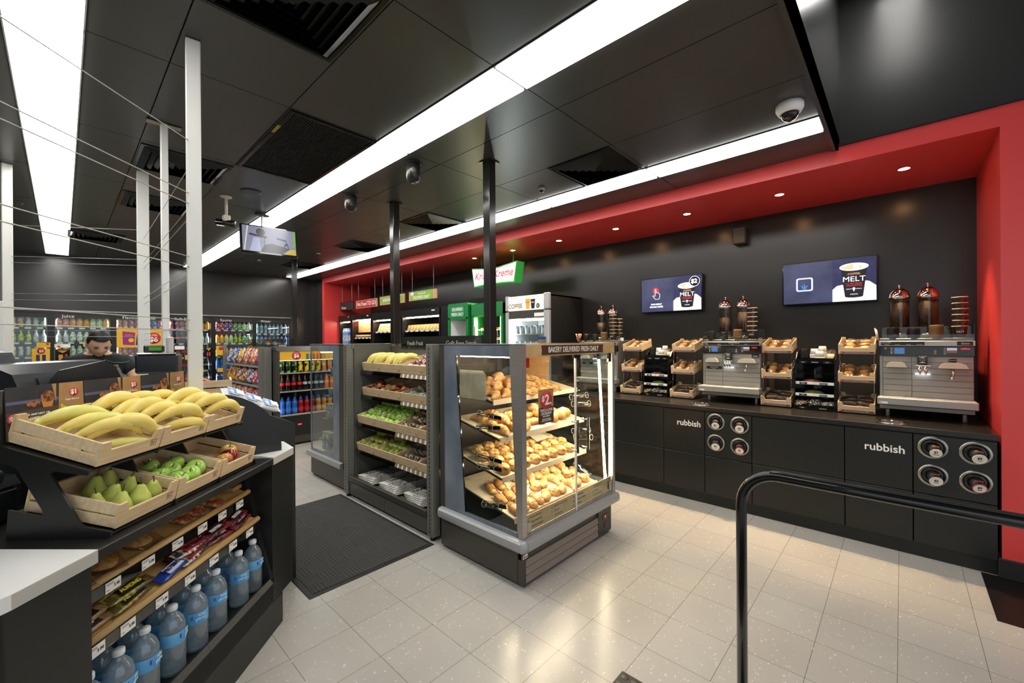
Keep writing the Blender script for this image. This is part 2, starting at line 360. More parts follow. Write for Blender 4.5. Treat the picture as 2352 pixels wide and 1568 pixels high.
# ceiling fittings
sp1 = thing('pendant_speaker', '', 'speaker')
O('housing', B().lathe([(.058, 0), (.058, -.1), (.05, -.135), (.03, -.15), (0, -.152)][::-1], 20), mat('speaker_black', '212120', .3), sp1)
O('baffle', B().lathe([(0, -.075), (.026, -.075), (.026, .004), (0, .004)], 14, (-.03, -.05, -.1), 'y'), dgrey, sp1)
O('ceiling_plate', B().cyl((0, 0, 0), .066, .004, n=20), black, sp1)
P = Proto(sp1)
P.put('black round pendant ceiling speaker nearer the bakery case', 'black pendant speakers', loc=(1.95, 2.9, 2.962), rot=(0, 0, R(-20)))
P.put('black round pendant ceiling speaker closer to the hanging screen', 'black pendant speakers', loc=(1.945, 3.97, 2.962), rot=(0, 0, R(-20)))
dc = thing('dome_camera', 'white dome security camera at the end of the light strip', 'camera', loc=(3.07, .5, 2.969))
O('housing', B().lathe([(.075, 0), (.075, -.03), (.062, -.055), (.05, -.058)][::-1], 24), whitet, dc)
O('lens_dome', B().lathe([(.05, -.055), (.046, -.075), (.03, -.095), (.012, -.103), (0, -.104)][::-1], 24), blackg, dc)
for (x, y, t) in ((3.1, 2.49, 'close to the light strip by the first vent'), (2.83, 6.9, 'near the far end of the red frame'), (2.35, 8.2, 'over the far coolers by the dark column')):
    d = thing('dome_camera', f'small black dome camera {t}', 'camera', loc=(x, y, 2.969))
    O('housing', B().lathe([(.03, 0), (.03, -.02), (.022, -.028)][::-1], 14), alu, d)
    O('lens_dome', B().lathe([(.024, -.024), (.018, -.042), (0, -.05)][::-1], 14), blackg, d)
for (x, y, t) in ((1.24, 4.56, 'by the hanging screen'), (-.35, 6.6, 'beyond the left light strip')):
    d = thing('ceiling_speaker', f'flush round dark ceiling speaker {t}', 'speaker', loc=(x, y, 2.968))
    O('grille', B().lathe([(.085, 0), (.085, -.006), (.07, -.01), (.03, -.008), (0, -.008)][::-1], 24), dgrey, d)
bc = thing('bullet_camera', 'small bullet camera hanging on a cream ceiling bracket', 'camera', loc=(1.11, 4.88, 2.969))
cream = mat('cream_plastic', 'cfc8b2', .5)
O('bracket', B().lathe([(0, 0), (.05, 0), (.05, -.012), (0, -.02)][::-1], 18).tube([(0, 0, -.01), (0, 0, -.2)], .013, 10).box(-.03, .03, -.03, .03, -.25, -.19, 0, .006), cream, bc)
O('camera_body', B().tube([(-.06, .07, -.25), (.055, -.05, -.275)], .033, 14), blackg, bc)
O('lens', B().tube([(.055, -.05, -.275), (.06, -.055, -.276)], .018, 12), dgrey, bc)
ws = thing('wall_speaker', 'grey box speaker high on the black wall above the coffee counter', 'speaker', loc=(5.17, 1.3, 2.66))
O('box', B().box(-.12, -.01, -.065, .065, -.09, .09, 0, .008), dgrey, ws)
O('grille', B().box(-.122, -.118, -.055, .055, -.08, .08), mat('speaker_mesh', '55534d', .6), ws)
# recessed downlights in the red soffit
dl = thing('downlight', '', 'downlight')
O('trim_ring', B().lathe([(.046, .006), (.046, -.002), (.036, -.003), (.036, .006)][::-1], 20), red, dl)
O('lamp_face', B().cyl((0, 0, -.0015), .034, .004, n=18), mat('warm_lamp', 'ffd9a0', .5, e=70, ec='ffc27a'), dl)
P = Proto(dl)
for k in range(7):
    y = -.02+.838*k
    P.put(f'warm recessed downlight in the red soffit, {ORD[k]} from the red side return', 'downlights in the red soffit', loc=(4.51, y, 2.85))
    spot((4.51, y, 2.838), 80, (1, .74, .45), 62, .5, .03)
# ---------------------------------------------------------------- coffee wall (local x runs towards the red side return, local -y faces the shop)
WR = (0, 0, R(-90))
lam = mat('cabinet_black', '1d1e1c', .33, bump=.01, bs=4)
lamt = mat('worktop_black', '201e1a', .28, c2='28251f', ns=30)
O('coffee_worktop', B().box(4.035, 5.165, -.448, 3.36, .862, .9, 0, .003), lamt, label='long black worktop carrying the coffee machines along the wall', category='worktop')
O('upstand', B().box(5.12, 5.168, -.448, 3.3, .9, .93), lam, label='low black upstand along the back of the coffee worktop', category='upstand')
O('cabinet_plinth', B().box(4.10, 4.14, -.445, 3.34, 0, .1), blackm, label='black recessed plinth under the coffee counter cabinets', category='plinth')
def cab(y0, y1, label, kind):
    """cabinet between world y0 (higher) and y1"""
    t = thing('base_cabinet', label, 'cabinet', 'black cabinets under the coffee worktop', (4.04, y0, 0), WR); W = y0-y1; g = .0025
    O('body', B().box(.003, W-.003, .02, 1.05, .102, .86), lam, t)
    up = B().box(g, W-g, 0, .018, .452, .855, 0, .002)
    O('upper_panel', up, lam, t); O('lower_panel', B().box(g, W-g, .0, .018, .1, .447, 0, .002), lam, t)
    O('toe_panel', B().box(0, W, .03, .06, .0, .1), lam, t)
    if kind == 'r': txt('rubbish', whitet, .076, t, (W*.63 if W > .38 else W*.6, -.0012, .728), name='rubbish_lettering', bold=.0012, sx=.98)
    return t
cab(3.34, 2.80, 'black base cabinet farthest along, mostly hidden by the bakery case', 'p')
cab(2.80, 2.27, 'black base cabinet partly hidden behind the bakery case edge', 'p')
cab(2.27, 1.725, 'black base cabinet just beside the bakery case, plain panels', 'p')
cab(1.725, 1.337, 'black base cabinet with small rubbish lettering, farther one', 'r')
c1 = cab(1.337, .948, 'black base cabinet with four smaller looking cup dispensers, middle of counter', 'c')
cab(.948, .32, 'widest plain black base cabinet between the cup dispensers and rubbish door', 'p')
cab(.32, -.055, 'black base cabinet with large rubbish lettering near the red column', 'r')
c2 = cab(-.055, -.445, 'black base cabinet with four cup dispensers beside the red column', 'c')
# cup dispensers with cups
cupd = mat('cup_black_print', '17120f', .45, c2='3a2a20', ns=30, lo=.62, hi=.66)
cupw = mat('cup_white', 'e9e4da', .5)
def disp(cabt, x, z, price, sz, lab, clab, red_rim=False):
    d = thing('cup_dispenser', lab, 'cup dispenser', 'cup dispensers in the cabinet doors'); d.matrix_world = cabt.matrix_basis @ X4((x, 0, z)); d.matrix_basis = cabt.matrix_basis @ X4((x, -.001, z))
    O('trim_ring', B().lathe([(.058, .0), (.058, -.006), (.066, -.008), (.075, -.004), (.077, .0)], 40, ax='y'), mat('brushed_dark_ring', 'a19d95', .3, m=.9), d)
    O('inner_ring', B().lathe([(.036, .001), (.036, -.012), (.047, -.004), (.058, -.002)], 36, ax='y'), blackg, d)
    O('rubber_gasket', B().lathe([(.0, -.003), (.037, -.003)], 30, ax='y'), blackm, d)
    cp = thing('paper_cup', clab, 'cup', 'paper cups in the dispensers')
    cp.matrix_basis = cabt.matrix_basis @ X4((x+.006, -.014, z-.006), (R(24), 0, R(10)))
    rr = .03 if sz == 'REGULAR' else .033
    O('sleeve', B().lathe([(rr+.006, .03), (rr+.004, 0), (rr, -.045)], 28, ax='y'), cupd, cp)
    O('base_rim', B().lathe([(rr-.002, -.043), (rr-.002, -.047), (rr+.0015, -.047), (rr+.0015, -.043)], 28, ax='y'), redp if red_rim else cupw, cp)
    O('base', B().lathe([(0, -.0456), (rr-.001, -.0456)], 28, ax='y'), cupw, cp)
    txt(price, blackm, .021, cp, (0, -.0462, .006), bold=.0006, name='price_lettering'); txt(sz, blackm, .0075, cp, (0, -.0462, -.012), name='size_lettering')
    txt('COFFEE', mat('orange_print', 'd2603a', .5), .012, cp, (0, -.018, rr+.0035), (R(90-74), 0, 0), name='coffee_lettering')
for cb, w_, pl in ((c1, 'middle', 'beside the wide plain cabinet'), (c2, 'red column', 'nearest the red column')):
    xs = (.098, .294)
    for (x, z, pr, sz, rw, rr) in ((xs[0], .772, '$1', 'REGULAR', 'upper dispenser away from the red column', 0), (xs[1], .768, '$2', 'LARGE', 'upper dispenser near the red column', 0),
                                   (xs[0], .583, '$2', 'LARGE', 'lower dispenser away from the red column', 0), (xs[1], .58, '$3', 'SUPER', 'lower dispenser near the red column', 1)):
        disp(cb, x, z, pr, sz, f'steel ringed {rw}, cabinet {pl}', f'{sz.lower()} cup in {rw}, cabinet {pl}', rr)
for y, l in ((1.41, 'steel rimmed rubbish chute in the worktop before the middle coffee machine'), (.055, 'steel rimmed rubbish chute in the worktop before the coffee machine by the red column')):
    t = thing('rubbish_chute', l, 'rubbish chute', None, (4.17, y, .9))
    O('rim', B().lathe([(.068, .0), (.068, .006), (.078, .008), (.088, .004), (.09, 0)], 36), chrome, t); O('hole', B().lathe([(0, .001), (.068, .001)], 30), blackm, t)
# ---------------- coffee machines
mgrey = mat('machine_grey', '8b8880', .33, m=.35); mpan = mat('machine_panel', '96938b', .38, m=.25); lcd = mat('screen_blue', '3a5a84', .3, e=.5, ec='3f6390')
hood = mat('hood_cream', 'cfc5b0', .35); ledw = mat('machine_led', 'ffffff', .4, e=3.5, ec='e8f2ff')
def machine(y0, y1, label, hot):
    """machine between world y0 (higher) and y1"""
    t = thing('coffee_machine', label, 'coffee machine', 'coffee machines on the long worktop', (4.47, y0, .9), WR); W = y0-y1
    O('body', B().box(0, W, .03, .6, .09, .62, 0, .003).box(.0, W, -.02, .55, .065, .095, 0, .002), mgrey, t)
    tr = O('drip_tray', B().box(-.012, W+.012, -.10, .05, .105, .16, 0, .004), mat('tray_grey', 'a3a098', .3, m=.3), t)
    O('drip_grid', B().box(0, W, -.095, .03, .1602, .163), mat('tray_light', 'd6d0c2', .35), tr)
    b = B()
    for c_ in range(2):
        xa, xb = (.02, W*.36) if c_ == 0 else (W*.365, W-.004)
        for k in range(7): b.box(xa, xb, .018, .03, .165+k*.045, .207+k*.045, 0, .001)
    b.box(.002, .017, .018, .03, .165, .48)
    O('panel_tile', b, mpan, t)
    cp = O('control_panel', B().box(-.002, W+.002, .0, .05, .484, .556, 0, .003), blackg, t)
    hd = O('header_strip', B().box(-.004, W+.004, -.004, .06, .56, .598, 0, .002), steel, t)
    b = B().box(.01, W*.5 if hot else W*.99, -.006, 0, .566, .592)
    if hot: b.box(W*.83, W-.008, -.006, 0, .564, .594)
    O('header_label', b, black, hd)
    for k in range(4): txt('Milk Coffee' if k % 2 else 'Long Black', whitet, .0065, hd, (.03+k*W*(.12 if hot else .23), -.0075, .571), al='LEFT')
    txt('Hot Chocolate' if hot else 'Hot Coffee', whitet, .009, hd, (.014, -.0075, .584), al='LEFT', name='heading_lettering')
    if not hot: txt('Iced Coffee & Coffee Melt', whitet, .009, hd, (W*.48, -.0075, .584), al='LEFT', name='heading_lettering')
    txt('Global', whitet, .016, hd, (W*.91, -.0075 if hot else -.02, .578 if hot else .578), name='maker_lettering') if hot else None
    O('display', B().box(W*.17, W*.285, -.003, 0, .498, .546), lcd, cp)
    O('display_picture', B().box(W*.73, W*.83, -.003, 0, .528, .546).box(W*.73, W*.83, -.003, 0, .51, .526, 1), [mat('sky_print', '9db7d6', .4, e=.3, ec='9db7d6'), mat('earth_print', 'a8653c', .4)], cp)
    b = B()
    for (x, z) in ((.07, .54), (.14, .54), (.14, .52), (.14, .503), (.61, .52), (.61, .503), (.71, .54), (.71, .52), (.71, .503)):
        b.lathe([(.0045, -.0012), (.0045, -.0025), (.0062, -.0025), (.0062, -.0012)], 12, (x*W, 0, z), 'y')
    O('button_ring', b, whitet, cp)
    txt('cafina', mat('red_lit_lettering', 'e0283a', .4, e=.6, ec='e0283a'), .016, cp, (W*.91, -.0015, .54), sx=1.3, bold=.0006, name='brand_lettering')
    # hoods, spouts
    for k, (xc, ww) in enumerate(((W*.19, .062), (W*.79, .078))):
        h_ = O('hood', B().prism([(xc-ww, .395), (xc+ww, .395), (xc+ww*.8, .425), (xc+ww*.55, .435), (xc-ww*.55, .435), (xc-ww*.8, .425)], -.045, .018, 'y'), hood, t)
        if k: O('steam_spout', B().tube([(xc, -.02, .41), (xc+.001, -.03, .36), (xc-.004, -.035, .325)], .007, 10).cyl((xc-.006, -.036, .312), .01, .02, n=12), chrome, t)
    sp_ = O('spout_block', B().box(W*.425, W*.53, -.02, .02, .42, .482, 0, .002), black, t)
    b = B()
    for z in (.468, .432): b.prism([(W*.44, z), (W*.477, z+.008), (W*.515, z)], -.0215, -.02, 'y')
    O('arrow_mark', b, whitet, sp_)
    txt('lower spout to', whitet, .006, sp_, (W*.477, -.0212, .457)); txt('suit cup size', whitet, .006, sp_, (W*.477, -.0212, .449))
    b = B().box(W*.4, W*.56, -.045, .018, .408, .416, 0, .002)
    for k in range(2 if hot else 3):
        xc = W*(.45+.06*k if hot else .435+.04*k); b.lathe([(.013, .41), (.013, .37), (.007, .345)][::-1], 12, (xc, -.03, 0))
    O('spout', b, chrome, t)
    O('work_light', B().box(W*.4, W*.56, -.01, .016, .3435, .3455), ledw, t)
    if hot: O('sign_oval', B().lathe([(0, -.002), (.026, -.002), (.026, .002)][::-1], 24, (W*.79, .017, .452), 'y', sy=.5), black, t); txt('CAUTION HOT WATER', whitet, .005, t, (W*.79, .0145, .452), name='caution_lettering')
    else:
        c_ = O('caution_plate', B().box(W*.07, W*.35, .013, .018, .325, .352, 0, .001), black, t)
        for k, s_ in enumerate(('CAUTION: To avoid burns,', 'please do not place hands in the', 'cup dispenser')): txt(s_, whitet, .0062, c_, (W*.21, .0124, .346-k*.008))
        O('badge', B().box(W*.86, W*.98, .012, .018, .446, .478), black, t); txt('Global', whitet, .014, t, (W*.92, .0112, .459), name='maker_lettering')
    st_ = O('sticker', B().box(.002, .05, -.1015, -.1, .112, .128), whitet, tr); O('sticker_square', B().box(.006, .014, -.1025, -.1015, .116, .124), redp, tr)
    b = []
    for x in (.045, W-.045):
        for y in (.06, .5): O('leg', B().cyl((x, y, 0), .012, .07, n=14), alu, t)
    return t
machine(2.99, 2.475, 'grey coffee machine farthest along, mostly hidden by the bakery case', False)
machine(1.495, .975, 'grey coffee machine with caution plate in the middle of the worktop', False)
machine(.13, -.385, 'large grey hot chocolate and coffee machine beside the red column', True)
# ---------------- items on the machines
beans = mat('coffee_beans', '1c110a', .4, c2='4a3120', ns=210, nd=2, lo=.45, hi=.62, bump=.6, bs=130)
copper = mat('polished_dome', 'd9c9bd', .06, m=1)
def hopper(name, y, x, fill, label):
    t = thing('bean_hopper', label, 'bean hopper', 'coffee bean hoppers on the machines', (x, y, 1.505))
    O('base', B().lathe([(.05, 0), (.05, .025), (.062, .03), (.062, .055)], 28), chrome, t)
    O('coffee_beans', B().cyl((0, 0, .056), .0585, fill, n=28), beans, t)
    O('cylinder', B().lathe([(.0615, .055), (.0615, .345)], 32), thin('hopper_clear', 'e6e2da', .06), t)
    O('dome', B().lathe([(.066, .345), (.066, .36), (.062, .385), (.05, .41), (.03, .428), (.012, .434), (.006, .436), (.004, .446)]+[(.008, .452), (.009, .458), (.006, .465), (0, .467)], 32), copper, t)
    return t
for (yc, t) in ((2.87, 'machine behind the bakery case'), (1.366, 'middle coffee machine'), (.011, 'machine by the red column')):
    hopper('', yc, 4.80, .19 if yc > 1.4 or yc > 1 else .27, f'domed bean hopper on the {t}, one farther from the column')
    hopper('', yc-.17, 4.80, .24 if yc > 1 else .27, f'domed bean hopper on the {t}, one nearer the column')
liddk = mat('lid_black', '1b1a19', .18); lidbr = mat('lid_brown', '7a5d3c', .3); rimc = mat('cup_rim', 'd9c7a3', .45)
cupbr = mat('cup_dark_brown', '2a1c14', .4, c2='5e4836', ns=45, lo=.58, hi=.64)
def lidstack(loc, n, r, m, label, tilt=0):
    t = thing('lid_stack', label, 'cup lid stack', None, loc, (R(tilt), R(-tilt), 0)); b = B()
    for k in range(n):
        z = k*.007; b.lathe([(r*.93, z), (r, z+.001), (r, z+.004), (r*.95, z+.006)], 22)
    b.lathe([(r*.95, n*.007), (r*.86, n*.007+.007), (r*.8, n*.007+.006), (0, n*.007+.005)], 22)
    O('lid', b, m, t); return t
def cupstack(loc, n, label, r=.043, m=None, step=.043):
    """nested paper cups: every cup in the stack is a thing"""
    for k in range(n):
        z = k*step; j = random.uniform(-.0025, .0025)
        t = thing('paper_cup', f'{label}, {ORD[k]} from the bottom', 'cup', 'paper cups stacked on the machines', (loc[0]+j, loc[1]-j, loc[2]+z), (R(random.uniform(-1.5, 1.5)), 0, 0))
        O('wall', B().lathe([(r*.72, 0), (r*.97, .094)], 26), m or cupbr, t)
        O('rim', B().lathe([(r*.965, .093), (r, .0935), (r+.0015, .0965), (r, .099), (r*.965, .099)], 26), rimc, t)
        if k == 0: O('foot_band', B().lathe([(r*.73, -.0005), (r*.76, .012), (r*.72, .012)], 26), cupw, t); txt('HOT', cupw, .02, t, (-r*.87-.003, 0, .055), (R(90), 0, R(-90)), name='hot_lettering', sx=.9)
def tray(y0, y1, label):
    t = thing('acrylic_tray', label, 'tray', 'clear acrylic trays on the coffee machines', (4.47, y0, 1.502), WR); W = y0-y1; b = B()
    b.box(0, W, .0, .004, 0, .045).box(0, W, .26, .264, 0, .11).box(0, .004, 0, .26, 0, .1).box(W-.004, W, 0, .26, 0, .12)
    for k in (1, 2, 3): b.box(W*k/4-.0015, W*k/4+.0015, .004, .26, 0, .085)
    O('wall', b, acryl, t); O('floor_plate', B().box(0, W, 0, .26, 0, .004), acryl, t)
for (y0, nm) in ((2.985, 'machine behind the bakery case'), (1.49, 'middle coffee machine'), (.115, 'machine by the red column')):
    tray(y0, y0-.5, f'clear acrylic tray of lids and cups on the {nm}')
    z = 1.508
    lidstack((4.535, y0-.065, z), 13, .04, liddk, f'black lid stack at the far end of the tray, {nm}', 6 if y0 > 2 else 0)
    lidstack((4.535, y0-.185, z), 12, .039, liddk, f'black lid stack between two others in the tray, {nm}', 6 if y0 > 2 else 0)
    lidstack((4.535, y0-.31, z), 15, .042, lidbr, f'brown lid stack in the tray of the {nm}', 0)
    cupstack((4.54, y0-.435, z+.002), 6 if y0 < 1 else 6, f'brown cup in the tower, {nm}')
cupstack((4.62, 2.51, 1.51), 5, 'brown printed cup in the smaller tower behind the bakery case', .036)
st = thing('stirrer_bundle', 'paper stirrer sticks leaning at the edge of the tray by the column', 'stirrers', None, (4.49, .135, 1.505))
for k in range(4): O('stirrer', B().tube([(0, .0+.003*k, 0), (-.01, .012+.004*k, .085+.005*k)], .003, 6), mat('striped_straw', 'c98f72', .5, c2='efe6d8', ns=60), st)
sk = thing('stirrer_cup', 'cup of orange and black wrapped straws at the machine behind the bakery case', 'straws', None, (4.5, 3.02, 1.505))
b = B()
for k in range(9): b.tube([(.01*math.cos(k*2), .012*math.sin(k*2), 0), (.03*math.cos(k*2), .04*math.sin(k*2), .1)], .006, 6, k % 2)
O('straw', b, [mat('orange_wrap', 'c85f2a', .4), mat('zebra_wrap', 'cfc8ba', .4, c2='22201d', ns=80, lo=.49, hi=.51)], sk)
# ---------------- crates
stickm = mat('purple_sticker', '6a3b50', .5)
def crate_parts(t, W=.245, D=.28, H=.078, sticker=False, notch=True, wm=None):
    wm = wm or wood; th = .009; n0 = .03
    fr = [(0, 0), (W, 0), (W, H), (W-n0, H), (W-n0-.008, H-.03), (n0+.008, H-.03), (n0, H), (0, H)] if notch else [(0, 0), (W, 0), (W, H), (0, H)]
    f_ = O('front_board', B().prism(fr[::-1], 0, th, 'y'), wm, t)
    bk = [(0, 0), (W, 0), (W, H+.012), (W-n0, H+.012), (W-n0-.008, H-.012), (n0+.008, H-.012), (n0, H+.012), (0, H+.012)]
    O('back_board', B().prism(bk[::-1], D-th, D, 'y'), wm, t)
    for x in (.0005, W-.0075):
        O('side_slat', B().box(x, x+.007, th, D-th, 0, H*.44, 0, .001), woodx, t); O('side_slat', B().box(x, x+.007, th, D-th, H*.52, H, 0, .001), woodx, t)
    O('base_board', B().box(.007, W-.007, th, D-th, .0, .006), wm, t)
    if sticker:
        s_ = O('price_strip', B().box(.012, W-.006, -.0012, 0, .004, .019), stickm, t)
        O('price_disc', B().lathe([(0, -.0022), (.011, -.0022), (.011, 0)][::-1], 16, (.022, 0, .0115), 'y'), redp, s_)
        txt('$2', whitet, .011, s_, (.022, -.0026, .0115)); txt('WITH ANY HOT DRINK OR ICED COFFEE', whitet, .0078, s_, (.04, -.0016, .0115), al='LEFT', sx=1.1)
    else:
        b = B(); x0, z0, q = W-.045, .018, .022
        for a in ((x0, x0+q, z0, z0+.0015), (x0, x0+q, z0+q, z0+q+.0015), (x0, x0+.0015, z0, z0+q), (x0+q, x0+q+.0015, z0, z0+q), (x0+.006, x0+.0075, z0+.004, z0+q-.004), (x0+.012, x0+.0135, z0+.004, z0+q-.004), (x0+.004, x0+q-.004, z0+.010, z0+.0115)): b.box(a[0], a[1], -.0006, 0, a[2], a[3])
        O('burnt_stamp', b, mat('burnt_wood', '6d4a2a', .7), t)
cr0 = thing('display_crate', '', 'crate'); crate_parts(cr0, .238, .26, .082, True); CRS = Proto(cr0)


filmm = thin('clear_film', 'f6f3ee', .16, .12)
bread = mat('bread_crust', 'dba668', .6, c2='bd7c40', ns=18); breadl = mat('bread_pale', 'dcae72', .65, c2='c08a4c', ns=22); choc = mat('chocolate_slice', '3b2418', .5, c2='5b3a26', ns=20)
def pillow(w_, d, h, n=10, m=6, crimp=True, mi=0, jit=.0, seed=0):
    rnd = random.Random(seed); b = B(); vs = []; F = []
    for i in range(n+1):
        u = i/n; a = math.sin(math.pi*min(max(u, .0), 1))**.45 if 0 < i < n else 0
        for j in range(2*m):
            t = 2*math.pi*j/(2*m); c_ = math.cos(t); s_ = math.sin(t)
            vs.append(((u-.5)*w_, (abs(c_)**.6*(1 if c_ > 0 else -1))*d/2*(.85+.15*a), h*.5+(abs(s_)**.8*(1 if s_ > 0 else -1))*h/2*a*(1+rnd.uniform(-jit, jit))))
    k = 2*m
    for i in range(n):
        for j in range(k): F.append((i*k+j, i*k+(j+1) % k, (i+1)*k+(j+1) % k, (i+1)*k+j))
    b.add(vs, F, mi, True)
    if crimp: b.box(-w_/2-.01, -w_/2+.002, -d*.42, d*.42, h*.5-.0006, h*.5+.0006, mi).box(w_/2-.002, w_/2+.01, -d*.42, d*.42, h*.5-.0006, h*.5+.0006, mi)
    return b
def food_proto(kind):
    t = thing({'croll': 'wrapped_bread_roll', 'muff': 'wrapped_muffin', 'slice': 'wrapped_slice', 'sand': 'wrapped_sandwich'}[kind], '', 'wrapped food')
    if kind == 'croll': O('bread_roll', B().blob((0, 0, .028), .05, .034, .024, 14, 8, 0, .03), bread, t)
    if kind == 'muff': O('muffin', B().lathe([(.022, 0), (.03, .03), (.036, .038), (.03, .055), (.012, .062), (0, .063)], 16), bread, t)
    if kind == 'slice': O('slice', B().box(-.045, .045, -.03, .03, .006, .018, 1).box(-.045, .045, -.03, .03, .018, .03, 0), [choc, breadl], t)
    if kind == 'sand': O('flat_bread', B().blob((0, 0, .022), .055, .036, .018, 14, 6, 0, .05), breadl, t)
    O('wrapper', pillow(.125, .085, .058 if kind != 'slice' else .038, jit=.12, seed=3), filmm, t)
    return Proto(t)
FP = {k: food_proto(k) for k in ('croll', 'muff', 'slice', 'sand')}
FN = {'croll': 'golden roll', 'muff': 'muffin', 'slice': 'dark slice', 'sand': 'flat bread'}
# racks: rods and three crates each
RK = [(2.405, 'rack farthest from the red column'), (1.82, 'rack before the middle machine'), (.965, 'rack past the middle machine'), (.395, 'rack beside the big machine')]
TZ = ((.912, 4.44, 'bottom'), (1.158, 4.475, 'middle'), (1.392, 4.51, 'top'))
for ri, (y0, rn) in enumerate(RK):
    t = thing('crate_rack', f'clear acrylic three tier crate stand, {rn}', 'display rack', 'acrylic crate racks on the coffee worktop', (4.44, y0, .9), WR)
    for x in (.008, .23):
        O('side_rod', B().tube([(x, .03, .012), (x, .10, .5)], .004, 6).tube([(x, .13, .012), (x, .2, .56)], .004, 6), thin('rod_clear', 'd8dcda', .25), t)
    O('base_plate', B().box(0, .238, .0, .27, .0, .006), acryl, t)
    for z, x, tn in TZ:
        m = X4((x, y0, z), (R(12), 0, 0)); m = Matrix.Translation((x, y0, z)) @ Matrix.Rotation(R(-90), 4, 'Z') @ Matrix.Rotation(R(11), 4, 'X')
        CRS.put(f'pine crate with purple price strip, {tn} of the {rn}', 'pine crates on the coffee worktop', M=m)
        kd = {'bottom': ['slice', 'slice'], 'middle': ['muff', 'croll'], 'top': ['sand', 'sand']}[tn]
        if ri == 1: kd = {'bottom': ['slice', 'slice'], 'middle': ['croll', 'croll'], 'top': ['sand', 'sand']}[tn]
        for a in range(2):
            for c_ in range(3):
                k = kd[a]; q = m @ X4((.068+.1*a, .075+.072*c_, .012+.012*c_), (R(random.uniform(-12, 12)), R(random.uniform(-14, 14)), R(random.uniform(60, 110) if k != 'slice' else random.uniform(-8, 8))), 1.0)
                FP[k].put(f'wrapped {FN[k]}, {["farther","nearer"][a]} column {ORD[c_]} from front, {tn} crate, {rn}'.replace('nearer column', 'near side').replace('farther column', 'far side'), 'wrapped food in the crates', M=q)
